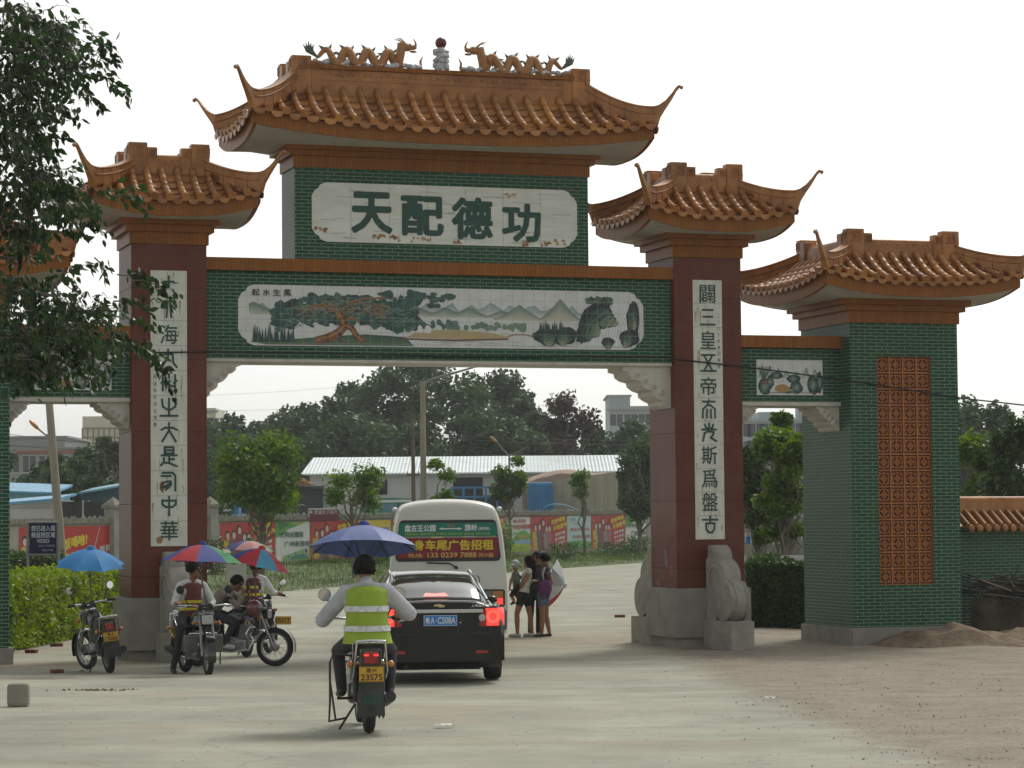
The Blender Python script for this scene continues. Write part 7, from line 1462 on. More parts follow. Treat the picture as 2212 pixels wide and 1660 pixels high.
    def hair(s, parent, m, style='short', vol=1.0, length=.3):
        c, f, sd, up, k = s.hf; Rm = Matrix((f, sd, up)).transposed(); h = MB(); rs = random.Random(int(abs(c.x * 91 + c.z * 37) * 10))
        n, mm = 24, 14; vs = []
        for i in range(mm + 1):
            t = math.pi * .67 * i / mm
            for j in range(n):
                a = 2 * math.pi * j / n; front = math.cos(a); tt = t * (1.0 if front < .2 else (1 - .52 * (front - .2) / .8)); x, y, z = math.sin(tt) * math.cos(a), math.sin(tt) * math.sin(a), math.cos(tt); w_ = 1 + .07 * noise.noise(Vector((x * 4, y * 4, z * 4 + c.x)))
                vs.append(c + Rm @ Vector(((.112 * x - .012) * k * vol * w_, .090 * y * k * vol * w_, (.115 * z + .022) * k * vol * w_)))
        fs = [(i * n + j, (i + 1) * n + j, (i + 1) * n + (j + 1) % n, i * n + (j + 1) % n) for i in range(mm) for j in range(n)]; h.add(vs, fs, 0, True)
        for q in range(150 if style == 'short' else 240):
            a = rs.uniform(1.0, 5.28); t = math.pi * rs.uniform(.05, .58); p = c + Rm @ Vector((.108 * math.sin(t) * math.cos(a) - .012, .087 * math.sin(t) * math.sin(a), .112 * math.cos(t) + .022)) * k * vol
            out = (p - c).normalized()
            if style == 'short': h.tube([p, p + out * .012 - up * .02], [.009, .003], 4)
            else:
                if math.cos(a) > .25: continue
                b = p + out * .012 - up * .05; e = c - up * rs.uniform(.7, 1) * length - f * rs.uniform(.02, .09) + sd * math.sin(a) * .085; h.tube([p, b, b.lerp(e, .5) + out * .01, e], [.014, .016, .013, .004], 5)
        return h.build('hair', m, parent)
SKIN = mat('tanned_skin', (.28, .135, .075), rough=.5, var=.12, scale=9, col2=(.34, .17, .10)); SKIN2 = mat('brown_skin', (.22, .105, .058), rough=.5, var=.12, scale=9); EYE = mat('dark_eye', (.02, .014, .012), rough=.15, var=0); LIP = mat('lip', (.25, .09, .07), rough=.45, var=.1); HAIR = mat('black_hair', (.008, .007, .007), rough=.7, var=.3, scale=30, spec=.15)
def fab(n, c, v=.18, sc_=7, b=.35): return mat(n, c, rough=.85, var=v, scale=sc_, bump=b, bscale=22)
GREYSH = fab('grey_cotton', (.43, .435, .47)); DKTR = fab('dark_trousers', (.028, .028, .032)); JEANS = fab('dark_denim', (.05, .065, .10)); BLKC = fab('black_cloth', (.012, .012, .013)); WHTC = fab('white_cotton', (.55, .56, .55)); VESTG = fab('yellow_green_vest', (.27, .38, .035), .16, 4); REFL = mat('silver_reflective_tape', (.60, .62, .62), rough=.35, var=.3, scale=28, bump=.4, bscale=60); VESTM = fab('maroon_vest', (.14, .035, .03)); YREF = mat('yellow_reflective_tape', (.62, .52, .03), rough=.4, var=.3, scale=30); BEIGES = fab('beige_jacket', (.22, .19, .15)); SHOE = mat('black_shoe', (.02, .02, .02), rough=.5, var=.2); WSHOE = mat('white_trainer', (.50, .50, .48), rough=.7, var=.2); PURP = fab('purple_fabric', (.14, .045, .16), .3, 9, .8); DENIM = fab('faded_denim', (.10, .14, .20), .3, 12)
def mset(skin=SKIN, top=GREYSH, bot=DKTR, shoe=SHOE, **k): d = dict(skin=skin, top=top, bot=bot, shoe=shoe, eye=EYE, lip=LIP, hair=HAIR); d.update(k); return d
def torso(F_, pel, neck, sh_l, sh_r, hip_l, hip_r, waist=.115, chest=.125, lab='top', lab2='bot'):
    mid = pel.lerp(neck, .45); ch = pel.lerp(neck, .74); s_ = (sh_l - sh_r).normalized()
    F_.cap(pel - s_ * .07, pel + s_ * .07, waist * 1.0, waist * 1.0, lab2); F_.cap(mid - s_ * .055, mid + s_ * .055, waist * .92, waist * .92, lab); F_.cap(pel.lerp(mid, .4) - s_ * .06, pel.lerp(mid, .4) + s_ * .06, waist * .96, waist * .96, lab); F_.cap(ch - s_ * .085, ch + s_ * .085, chest * .9, chest * .9, lab); F_.cap(pel.lerp(neck, .6) - s_ * .07, pel.lerp(neck, .6) + s_ * .07, chest * .88, chest * .88, lab)
    F_.cap(sh_l, neck.lerp(sh_l, .3), .062, .065, lab); F_.cap(sh_r, neck.lerp(sh_r, .3), .062, .065, lab)
def tape(parent, pts, hgt, m, name='reflective_tape'):
    q = MB(); q.grid([[p + Vector((0, 0, z)) for p in pts] for z in (-hgt / 2, hgt / 2)], 0, True); return q.build(name, m, parent)
# ---- the rider in the green vest (frame of his motorcycle: x forward, y left)
P = thing('person', 'rider in yellow-green reflective vest and grey shirt, seen from behind on the foreground motorcycle', 'person', rider_bike.location, math.radians(97)); Fg = Figure()
pel, nk = V3(.16, 0, .88), V3(.30, .0, 1.36); sl, sr_ = V3(.27, .185, 1.30), V3(.27, -.185, 1.31); torso(Fg, pel, nk, sl, sr_, None, None, .135, .145)
hc = V3(.35, .01, 1.50); Fg.cap(nk - V3(.01, 0, .03), hc - V3(.02, 0, .05), .058, .054, 'skin'); Fg.head(hc, (1, -.12, -.12), (0.1, 0, 1)); Fg.cap(nk + V3(-.02, 0, .01), nk + V3(.01, 0, .045), .072, .062, 'top')
for (s, el) in ((1, V3(.48, .40, 1.04)), (-1, V3(.48, -.42, 1.09))):
    sh = sl if s > 0 else sr_; wr = V3(.84, s * .355, 1.06); Fg.cap(sh, el, .082, .074, 'top'); Fg.cap(el, el.lerp(wr, .45), .072, .062, 'top'); Fg.cap(el.lerp(wr, .4), wr, .040, .028, 'skin'); Fg.hand(wr, (wr - el) * 1, (.2, 0, -1), -s, 'skin', 1.0)
    hp = V3(.20, s * .11, .87); kn = V3(.60, s * .25, .74); an = V3(.44, s * .225, .385); Fg.cap(hp, kn, .092, .068, 'bot'); Fg.cap(kn, an, .066, .052, 'bot'); Fg.cap(an - V3(.03, 0, .025), an + V3(.15, s * .02, -.05), .042, .034, 'shoe')
Fg.build(P, mset(), .0085); Fg.hair(P, HAIR, 'short', 1.14)
def vest_shell(parent, m, pel, nk, w0, d0, w1, d1, z_lo, z_hi, xo=0.0, tilt=0.0, name='vest', front=False):
    rows = []; n = 30
    for i in range(13):
        q = i / 12; c = pel.lerp(nk, q * 1.0); wv = w0 + (w1 - w0) * math.sin(q * math.pi / 2) - .03 * math.sin(q * math.pi); dv = d0 + (d1 - d0) * q; row = []
        for j in range(n + 1):
            a = 2 * math.pi * j / n; fold = 1 + .022 * noise.noise(Vector((math.cos(a) * 2.5, math.sin(a) * 2.5, q * 3 + pel.x))); p = c + Vector((dv * math.cos(a), wv * math.sin(a), 0)) * fold; sl_ = abs(math.sin(a)); p.z -= .06 * sl_ * max(0, q - .75) * 4 * .5; row.append(p)
        rows.append(row)
    rows.append([nk + Vector((.10 * math.cos(2 * math.pi * j / n) - .0, .11 * math.sin(2 * math.pi * j / n), .015)) for j in range(n + 1)])
    q = MB(); q.grid(rows, 0, True); return q.build(name, m, parent), rows
vs_, rw = vest_shell(P, VESTG, V3(.13, 0, .83), V3(.285, 0, 1.35), .235, .20, .225, .175, 0, 0)
def tape_on(par, rows, q, hgt, m, j0=0, j1=None, lift=.006):
    k = q * 12; i = int(k); fr = k - i; ring = [rows[i][j].lerp(rows[i + 1][j], fr) for j in range(len(rows[0]))][j0:j1]; cen = sum(ring, Vector()) / len(ring); ring2 = [p + Vector((p.x - cen.x, p.y - cen.y, 0)).normalized() * lift for p in ring]; up = (rows[12][0] - rows[0][0]); up = Vector((up.x, 0, abs(up.z))).normalized()
    a, b = [], []
    for p in ring2: a.append(p - up * hgt / 2); b.append(p + up * hgt / 2)
    t = MB(); t.grid([a, b], 0, True); return t.build('reflective_tape', m, par)
tape_on(vs_, rw, .62, .055, REFL, lift=.012); tape_on(vs_, rw, .27, .055, REFL, lift=.012)
# ---- motorcycle-taxi man facing the camera
P = thing('person', 'man in maroon vest with yellow stripes seated on the front-facing motorcycle', 'person', taxi1.location, H1); Fg = Figure()
pel, nk = V3(.28, 0, .88), V3(.34, 0, 1.37); sl, sr_ = V3(.34, .18, 1.31), V3(.34, -.18, 1.31); torso(Fg, pel, nk, sl, sr_, None, None, .125, .135)
hc = V3(.40, .02, 1.54); Fg.cap(nk, hc - V3(.02, 0, .05), .056, .052, 'skin'); Fg.head(hc, (.55, .8, -.1), (0, 0, 1))
for s in (1, -1):
    sh = sl if s > 0 else sr_; el = V3(.42, s * .30, 1.06); wr = V3(.70, s * .33, 1.07) if s < 0 else V3(.60, .20, .96); Fg.cap(sh, el, .062, .052, 'top'); Fg.cap(el, el.lerp(wr, .6), .05, .043, 'top'); Fg.cap(el.lerp(wr, .5), wr, .036, .027, 'skin'); Fg.hand(wr, wr - el, (.2, 0, -1), -s, 'skin', .9)
    hp = V3(.28, s * .11, .87); kn = V3(.68, s * .27, .72); an = V3(.48, s * .33, .10) if s < 0 else V3(.46, .24, .38); Fg.cap(hp, kn, .088, .064, 'bot'); Fg.cap(kn, an, .06, .046, 'bot'); Fg.cap(an - V3(.03, 0, .03), an + V3(.15, s * .02, -.055), .04, .033, 'shoe')
Fg.build(P, mset(SKIN2, WHTC, DKTR), .009); Fg.hair(P, HAIR, 'short', 1.04); vs_, rw = vest_shell(P, VESTM, V3(.28, 0, .85), V3(.335, 0, 1.34), .19, .165, .185, .155, 0, 0); tape_on(vs_, rw, .46, .045, YREF, lift=.01); tape_on(vs_, rw, .24, .04, YREF, lift=.01)
# ---- man bending over the side-view motorcycle
P = thing('person', 'man in beige jacket leaning forward on the side-view motorcycle, hand at his mouth', 'person', taxi2.location, H2); Fg = Figure()
pel, nk = V3(.22, 0, .88), V3(.52, 0, 1.22); sl, sr_ = V3(.46, .18, 1.19), V3(.47, -.18, 1.17); torso(Fg, pel, nk, sl, sr_, None, None, .13, .14)
hc = V3(.66, -.02, 1.31); Fg.cap(nk, hc - V3(.03, 0, .04), .056, .052, 'skin'); Fg.head(hc, (1, -.25, -.55), (.5, 0, 1))
for s in (1, -1):
    sh = sl if s > 0 else sr_; el = V3(.72, s * .24, .96); wr = V3(.78, s * .07, 1.14) if s < 0 else V3(.84, .05, 1.10); Fg.cap(sh, el, .065, .054, 'top'); Fg.cap(el, el.lerp(wr, .8), .05, .042, 'top'); Fg.cap(el.lerp(wr, .7), wr, .034, .027, 'skin'); Fg.hand(wr, (-.05, s * -.1, 1), (-1, 0, .2), s, 'skin', .9)
    hp = V3(.22, s * .11, .86); kn = V3(.66, s * .22, .70); an = V3(.50, s * .22, .36); Fg.cap(hp, kn, .09, .066, 'bot'); Fg.cap(kn, an, .062, .048, 'bot'); Fg.cap(an - V3(.03, 0, .025), an + V3(.15, 0, -.045), .042, .034, 'shoe')
Fg.build(P, mset(SKIN2, BEIGES, DKTR, WSHOE), .009); Fg.hair(P, HAIR, 'short', 1.04)
q = MB(); q.lathe([(0, -.005), (.075, 0), (.08, .0)], 14, 1, (.58, -.265, 1.04)); q.box(.56, .62, -.268, -.262, 1.02, 1.06); q.build('sleeve_badge', BLKC, P)
# ---- third man, behind
P = thing('person', 'man in yellow-striped vest and white sleeves on the farthest motorcycle, under the faded umbrella', 'person', taxi3.location, math.radians(78)); Fg = Figure()
pel, nk = V3(.25, -.02, .88), V3(.34, -.04, 1.38); sl, sr_ = V3(.33, .14, 1.32), V3(.33, -.22, 1.32); torso(Fg, pel, nk, sl, sr_, None, None, .125, .135)
hc = V3(.38, -.06, 1.53); Fg.cap(nk, hc - V3(.02, 0, .05), .056, .052, 'skin'); Fg.head(hc, (.9, -.4, -.1), (0, 0, 1))
for s in (1, -1):
    sh = sl if s > 0 else sr_; el = V3(.42, s * .30 - .04, 1.10); wr = V3(.76, s * .33 - .02, 1.08); Fg.cap(sh, el, .062, .052, 'top'); Fg.cap(el, el.lerp(wr, .4), .05, .045, 'top'); Fg.cap(el.lerp(wr, .3), wr, .038, .027, 'skin'); Fg.hand(wr, wr - el, (.2, 0, -1), -s, 'skin', .9)
    hp = V3(.26, s * .11, .87); kn = V3(.62, s * .26, .74); an = V3(.46, s * .24, .38); Fg.cap(hp, kn, .088, .064, 'bot'); Fg.cap(kn, an, .06, .046, 'bot'); Fg.cap(an - V3(.03, 0, .03), an + V3(.15, s * .02, -.05), .04, .033, 'shoe')
Fg.build(P, mset(SKIN2, WHTC, BLKC), .010); Fg.hair(P, HAIR, 'short', 1.04); vs_, rw = vest_shell(P, VESTM, V3(.25, -.02, .86), V3(.335, -.04, 1.34), .19, .165, .185, .155, 0, 0); tape_on(vs_, rw, .70, .045, YREF, lift=.01); tape_on(vs_, rw, .44, .045, YREF, lift=.01)
q = thing('paper_sheet', 'pale board held up between the motorcycles behind the bending man', 'board', at(510, 1232, 43.6)); m = MB(); m.box(-.17, .17, 0, .012, -.19, .17); m.build('board', mat('pale_card', (.42, .42, .38), rough=.8, var=.1), q)
# ---- the women and child beside the minibus (x right, y away, z up; standing on the road)
gw = gp(1130, 1377)
P = thing('person', 'long-haired woman in white vest and black shorts holding the child', 'person', (gw.x, gw.y, gw.z)); Fg = Figure(); S = .0092
X = lambda u: (u - 1130) * S
Z = lambda v: (1377 - v) * S
pel, nk = V3(X(1131), 0, Z(1287)), V3(X(1142), .02, Z(1233)); nk.z += .02
sl, sr_ = V3(X(1142), .15, Z(1237)), V3(X(1144), -.14, Z(1237)); torso(Fg, pel, nk, sl, sr_, None, None, .112, .115)
hc = V3(X(1143), .02, Z(1217)); Fg.cap(nk - V3(0, 0, .03), hc - V3(.02, 0, .05), .045, .044, 'skin'); Fg.head(hc, (-.95, .25, -.05), (0, 0, 1), .95)
for (s, hp, kn, an) in ((-1, V3(X(1128), -.08, Z(1290)), V3(X(1117), -.11, Z(1326)), V3(X(1118), -.10, .10)), (1, V3(X(1138), .09, Z(1290)), V3(X(1145), .10, Z(1328)), V3(X(1149), .09, .10))):
    Fg.cap(hp, hp.lerp(kn, .42), .094, .080, 'bot'); Fg.cap(hp.lerp(kn, .35), kn, .074, .054, 'skin'); Fg.cap(kn, kn.lerp(an, .4), .052, .055, 'skin'); Fg.cap(kn.lerp(an, .4), an, .054, .036, 'skin'); Fg.cap(an + V3(.03, 0, -.055), an + V3(-.15, 0, -.062), .042, .034, 'shoe')
for (sh, el, wr, s) in ((sr_, V3(X(1131), -.18, Z(1262)), V3(X(1121), -.03, Z(1280)), -1), (sl, V3(X(1132), .2, Z(1262)), V3(X(1116), .08, Z(1276)), 1)):
    Fg.cap(sh, el, .050, .042, 'skin'); Fg.cap(el, wr, .040, .028, 'skin'); Fg.hand(wr, wr - el + V3(-.2, 0, .1), (0, .5, 1), s, 'skin', .6, .9)
Fg.build(P, mset(SKIN, WHTC, BLKC, WSHOE), .009); Fg.hair(P, HAIR, 'long', 1.08, .34)
C_ = thing('person', 'small child in pale cap and grey-green shirt carried by the long-haired woman', 'person', (gw.x, gw.y, gw.z)); Fg = Figure()
pel, nk = V3(X(1117), -.02, Z(1268)), V3(X(1115), -.02, Z(1238)); nk.z += .0; sl, sr_ = V3(X(1117), .08, Z(1241)), V3(X(1113), -.11, Z(1241)); Fg.cap(pel, nk - V3(0, 0, .05), .078, .085, 'top'); Fg.cap(sl, sr_, .045, .045, 'top'); hc = V3(X(1115), -.02, Z(1224)); Fg.cap(nk - V3(0, 0, .02), hc - V3(0, 0, .04), .038, .038, 'skin'); Fg.head(hc, (-.5, -.85, -.05), (0, 0, 1), .82)
el, wr = V3(X(1105), -.14, Z(1256)), V3(X(1102), -.16, Z(1269)); Fg.cap(sr_, el, .042, .036, 'top'); Fg.cap(el, wr, .028, .022, 'skin'); Fg.hand(wr, wr - el, (1, 0, 0), 1, 'skin', .5, .62); el2 = V3(X(1126), .06, Z(1250)); Fg.cap(sl, el2, .04, .033, 'top'); Fg.cap(el2, el2 + V3(.06, 0, .06), .026, .022, 'skin'); Fg.hand(el2 + V3(.06, 0, .06), (1, 0, .2), (0, 0, -1), 1, 'skin', .6, .62)
for s in (-1, 1): hp = pel + V3(.01, s * .06, -.02); kn = hp + V3(-.06 + .05 * s, s * .05, -.15); an = kn + V3(.05, s * .02, -.14); Fg.cap(hp, kn, .062, .048, 'bot'); Fg.cap(kn, an, .040, .03, 'skin'); Fg.cap(an, an + V3(-.06, -.02, -.03), .028, .024, 'shoe')
Fg.build(C_, mset(SKIN, fab('grey_green_shirt', (.16, .18, .15), .5, 14), BLKC, BLKC), .008); c, f, sd, up, k = Fg.hf; m = MB(); Rm = Matrix((f, sd, up)).transposed(); m.ell(c + up * .035, (.098, .086, .09), 16, 8, 0, Rm); m.ell(c + f * .11 + up * .035, (.06, .06, .012), 12, 6, 0, Rm); m.build('cap', mat('pale_blue_cap', (.42, .46, .50), rough=.8, var=.15), C_)
P = thing('person', 'woman in dark top and denim shorts with a white bag strap across her shoulder', 'person', (gw.x, gw.y + .12, gw.z)); Fg = Figure()
pel, nk = V3(X(1174), 0, Z(1288)), V3(X(1181), .0, Z(1229)); nk.z += .02; sl, sr_ = V3(X(1181), .15, Z(1234)), V3(X(1184), -.14, Z(1233)); torso(Fg, pel, nk, sl, sr_, None, None, .115, .115)
hc = V3(X(1176), .0, Z(1212)); Fg.cap(nk - V3(0, 0, .03), hc - V3(-.02, 0, .05), .045, .044, 'skin'); Fg.head(hc, (-1, .1, -.15), (0, 0, 1), .96)
for (s, hp, kn, an) in ((-1, V3(X(1170), -.09, Z(1291)), V3(X(1172), -.10, Z(1330)), V3(X(1170), -.08, .07)), (1, V3(X(1178), .09, Z(1291)), V3(X(1180), .09, Z(1330)), V3(X(1187), .10, .07))):
    Fg.cap(hp, hp.lerp(kn, .38), .096, .082, 'bot'); Fg.cap(hp.lerp(kn, .32), kn, .076, .054, 'skin'); Fg.cap(kn, kn.lerp(an, .4), .052, .055, 'skin'); Fg.cap(kn.lerp(an, .4), an, .054, .034, 'skin'); Fg.cap(an + V3(.02, 0, -.04), an + V3(-.14, 0, -.045), .032, .026, 'shoe')
for (sh, el, wr, s) in ((sr_, V3(X(1192), -.19, Z(1259)), V3(X(1180), -.20, Z(1283)), -1), (sl, V3(X(1176), .2, Z(1262)), V3(X(1158), .10, Z(1258)), 1)): Fg.cap(sh, el, .049, .041, 'skin'); Fg.cap(el, wr, .039, .027, 'skin'); Fg.hand(wr, wr - el, (0, .5, -1), s, 'skin', .7, .9)
Fg.build(P, mset(SKIN, fab('dark_plum_top', (.05, .035, .06), .3), DENIM, SHOE), .009); Fg.hair(P, HAIR, 'short', 1.14)
m = MB(); m.tube([sr_ + V3(-.05, -.06, .06), sr_ + V3(-.10, -.09, -.08), V3(X(1176), -.16, Z(1260))], [.02, .02, .018], 6); m.build('bag_strap', WHTC, P)
B = thing('shoulder_bag', 'crumpled purple bag hanging at the hip of the woman in denim shorts', 'bag', (gw.x, gw.y + .1, gw.z)); m = MB(); rs = random.Random(6)
bm = bmesh.new(); bmesh.ops.create_icosphere(bm, subdivisions=4, radius=1)
for v in bm.verts: q = 1 + .16 * noise.noise(v.co * 1.6) + .10 * noise.noise(v.co * 4.2) + .05 * noise.noise(v.co * 9); v.co = Vector((X(1179) + v.co.x * .135 * q, -.22 + v.co.y * .085 * q, Z(1270) + v.co.z * .185 * q * (1 - .18 * v.co.z)))
m.frombm(bm, 0, True)
m.build('bag', PURP, B); m = MB(); m.tube([(X(1186), -.25, Z(1262)), (X(1190), -.21, Z(1240)), (X(1184), -.12, Z(1229))], .014, 6); m.build('strap', PURP, B)
P = thing('person', 'person in black trousers mostly hidden between the two women', 'person', (gw.x, gw.y + .5, gw.z)); Fg = Figure()
pel, nk = V3(X(1158), 0, Z(1283)), V3(X(1160), .0, Z(1227)); nk.z += .03; sl, sr_ = V3(X(1144), .03, Z(1233)), V3(X(1176), .03, Z(1233)); torso(Fg, pel, nk, sl, sr_, None, None, .115, .12)
hc = V3(X(1161), -.02, Z(1208)); Fg.cap(nk - V3(0, 0, .03), hc - V3(0, 0, .05), .047, .046, 'skin'); Fg.head(hc, (-.35, -.9, -.1), (0, 0, 1), .96)
for s in (-1, 1):
    hp = pel + V3(s * .09, 0, -.02); kn = V3(X(1156) + s * .08, -.03, Z(1330)); an = V3(X(1154) + s * .08, 0, .09); Fg.cap(hp, kn, .088, .062, 'bot'); Fg.cap(kn, an, .06, .045, 'bot'); Fg.cap(an + V3(0, .02, -.05), an + V3(-.02, -.14, -.058), .038, .03, 'shoe')
    sh = sl if s < 0 else sr_; el = sh + V3(s * .05, -.05, -.27); wr = el + V3(-s * .10, -.16, .02); Fg.cap(sh, el, .052, .043, 'top'); Fg.cap(el, wr, .039, .027, 'skin'); Fg.hand(wr, wr - el, (0, 0, 1), s, 'skin', .7, .9)
Fg.build(P, mset(SKIN, fab('dark_grey_top', (.05, .05, .055)), BLKC, SHOE), .010); Fg.hair(P, HAIR, 'short', 1.05)
uc = Vector((gw.x + X(1203), gw.y + .45, gw.z + Z(1268)))
def side_umbrella():
    t = umbrella('white umbrella with one red panel lowered behind the women', (0, 0, 0), (0, 0, -.62), .50, .24, [WHC, GRC, WHC, REDC, WHC, GRC, WHC, WHC], (0, 0), .1, scallop=.08); t.location = uc + Vector((.16, 0, 0)); t.rotation_euler = (0, math.radians(102), math.radians(-12)); return t
side_umbrella()
# ================================================================== STONES, CAP WALL, RUBBLE, BRICKS, LITTER
STONE2 = mat('carved_granite', (.24, .23, .20), rough=.9, var=.25, scale=5, bump=.6, bscale=50, col2=(.36, .345, .30))
def drum_stone(label, s0, t0, flip, hz=1.60):
    """carved drum stone leaning against a pillar; local x along the gate, y outwards from the pillar"""
    rz = TH + (math.pi if flip else 0); t = thing('drum_stone', label, 'drum stone', gate_pt(s0, t0, -.2), rz if flip else TH + .09)
    th = .20
    m = MB(); m.box(-th - .03, th + .03, -1.06, .02, -.12, .50, bev=.015); m.build('base_block', STONE2, t)
    m = MB(); m.lathe([(0, -th), (.30, -th), (.33, -th + .02), (.36, -th + .02), (.36, -th * .5), (.345, -th * .62), (.335, -th * .55), (.385, -th * .45), (.385, th * .45), (.335, th * .55), (.345, th * .62), (.36, th - .02), (.33, th - .02), (.30, th), (0, th)], 40, 0, (0, -.64, .86))
    m.build('drum', STONE2, t)
    m = MB()                                              # stepped cloud-shaped back slab
    def slab(r, cy, cz, w): m.lathe([(0, -w), (r - .03, -w), (r, -w + .03), (r, w - .03), (r - .03, w), (0, w)], 36, 0, (0, cy, cz)); m.lathe([(r * .55, -w - .015), (r * .62, -w - .02), (r * .7, -w - .0)], 28, 0, (0, cy, cz))
    slab(.36, -.36, 1.24, th * .86); slab(.22, -.22, 1.62, th * .75); m.box(-th * .84, th * .84, -.36, .0, .48, 1.60); m.box(-th * .72, th * .72, -.22, 0, 1.5, 1.84, bev=.05); m.build('back_slab', STONE2, t)
    return t
drum_stone('carved stone drum on a block before the right red pillar, scalloped slab behind it', 10.50, -.10, False); drum_stone('carved stone drum at the left pillar, half hidden behind the parked motorcycles', .62, -.10, False)
drum_stone('carved stone drum at the rear of the right pillar, peeping out left of its plinth', 10.08, 1.40, True); drum_stone('carved stone drum at the rear of the left pillar, hidden by the motorcycles', .62, 1.40, True)
# low wall with orange tile cap at the far right
a = gp(2060, 1352); D = 49.5; a = at(2060, 1300, D); b = at(2420, 1300, D + 2.5); d = Vector((b.x - a.x, b.y - a.y, 0)); L_ = d.length; g = zg(D)
cw = thing('tile_capped_wall', 'low green brick wall with orange tiled cap at the right edge', 'wall', (a.x, D, g), math.atan2(d.y, d.x)); z1 = at(2100, 1142, D).z - g; z2 = at(2100, 1076, D).z - g
m = MB(); m.box(0, L_, 0, .3, -.3, z1); m.build('brickwork', GREEN, cw)
m = MB(); m.box(-.05, L_, -.02, .32, z1 + (z2 - z1) * .55, z2 - .05); m.tube([(-.05, .15, z2 - .03), (L_, .15, z2 - .03)], .06, 8)
for k in range(int(L_ / .22)):
    x = .1 + .22 * k; m.tube([(x, .0, z1 + (z2 - z1) * .58), (x + .0, -.33, z1 + .06)], .05, 8); m.ell((x + .11, -.31, z1 + .0), (.085, .03, .075), 10, 6)
m.grid([[(x, .02, z1 + (z2 - z1) * .56) for x in np.linspace(0, L_, 30)], [(x, -.30, z1 + .03) for x in np.linspace(0, L_, 30)]], 0); m.grid([[(x, -.30, z1 + .03) for x in np.linspace(0, L_, 30)], [(x, .02, z1) for x in np.linspace(0, L_, 30)]], 0); m.build('tile_cap', GLAZE, cw)
# sacks, planks and brushwood heaped by the tower
a = at(2150, 1330, 48.9); g = zg(48.9); t = thing('brushwood_heap', 'dark heap of branches and planks against the right edge of the green tower', 'heap', (a.x, 48.9, g)); rs = random.Random(12); m = MB()
for k in range(130): x, y, z = rs.gauss(.35, .38), rs.gauss(0, .25), rs.uniform(.65, 1.15) - .0; q = Vector((rs.gauss(0, .4), rs.gauss(0, .3), rs.gauss(0, .12))); m.tube([Vector((x, y, z)) - q, Vector((x, y, z)) + q], rs.uniform(.006, .018), 5)
m.build('branches', mat('dry_branches', (.045, .035, .025), rough=.95, var=.5, scale=8), t)
m = MB(); M_ = Matrix.Translation((-.05, -.3, 1.02)) @ Matrix.Rotation(.35, 4, 'Y'); q = MB(); q.box(-.32, .32, -.06, .06, -.015, .015); q.xf(M_); q.build('plank', mat('pale_plank', (.26, .23, .18), rough=.9, var=.3, stretch=(1, 12, 12)), t)
m = MB(); rows = []
for i in range(15): f = i / 14; x = -.5 + 2.0 * f; rows.append([(x, -.28 + .1 * math.sin(x * 9) + .06 * noise.noise(Vector((x * 3, q, 0))), .78 * q) for q in np.linspace(0, 1, 7)])
m.grid(rows, 0, True); m.build('sacking', mat('brown_sacking', (.085, .07, .05), rough=.95, var=.45, scale=3, bump=.6, bscale=9), t)
def mound(label, c, w, d, h, seed, m_):
    rs = random.Random(seed); m = MB(); rows = []
    for i in range(25):
        x = -1 + 2 * i / 24; rows.append([(w * x, d * y, h * max(0, (1 - x * x)) * max(0, 1 - y * y) * (.75 + .6 * noise.noise(Vector((x * 3, y * 3, seed)))) - .03 + .06 * noise.noise(Vector((x * 9, y * 9, seed)))) for y in np.linspace(-1, 1, 15)])
    m.grid(rows, 0, True, flip=True); t = m.build('earth_mound', m_); t.location = c; tag(t, label, 'mound'); return t
EARTH = mat('loose_earth', (.11, .08, .05), rough=.98, var=.4, scale=4, bump=1.0, bscale=18, col2=(.23, .175, .115))
mound('low mound of brown earth spilling round the tower\'s right corner', gate_pt(14.7, -1.0, -.2), 1.5, .75, .42, 3, EARTH); mound('strip of loose brown earth along the foot of the right wall', gate_pt(16.6, -.9, -.2), 1.6, .8, .34, 5, EARTH)
BRK = mat('broken_brick', (.17, .06, .04), rough=.95, var=.4, scale=12); RUB = mat('pale_rubble', (.34, .31, .26), rough=.95, var=.3, scale=10)
rs = random.Random(44)
def lump(name, label, cat, c, sx, sy, sz, m_, rz=0, box=False, group=None):
    m = MB()
    if box: m.box(-sx, sx, -sy, sy, 0, 2 * sz, bev=.012 if sz < .1 else .045)
    else:
        bm = bmesh.new(); bmesh.ops.create_icosphere(bm, subdivisions=2, radius=1)
        for v in bm.verts: q = 1 + .35 * noise.noise(v.co * 1.7 + Vector((c.x, c.y, 0))); v.co = (v.co.x * sx * q, v.co.y * sy * q, (v.co.z * .8 + .7) * sz * q)
        m.frombm(bm, 0, False)
    o = m.build(name, m_); o.location = c; o.rotation_euler = (0, 0, rz); tag(o, label, cat, group); return o
lump('loose_brick', 'dark red brick on the road, right one of two before the hedge', 'brick', gp(122, 1397), .12, .055, .03, BRK, .2, True); lump('loose_brick', 'dark red brick on the road, left one of two before the hedge', 'brick', gp(68, 1411), .11, .055, .03, BRK, -.3, True); lump('loose_brick', 'broken reddish brick left of the parked motorcycle wheel', 'brick', gp(123, 1455), .09, .06, .03, BRK, .7, True)
lump('stone_block', 'rounded grey kerb block at the bottom left edge', 'block', gp(40, 1527), .12, .10, .13, STONE, .1, True); lump('loose_brick', 'dark flat brick on the road left of the right pillar', 'brick', gp(1339, 1334), .12, .07, .03, BRK, .1, True)
m = MB()
for k in range(60): p = Vector((rs.gauss(0, .22), rs.gauss(0, .10), 0)); bm = bmesh.new(); bmesh.ops.create_icosphere(bm, subdivisions=1, radius=rs.uniform(.008, .024)); bmesh.ops.translate(bm, verts=bm.verts, vec=p); m.frombm(bm)
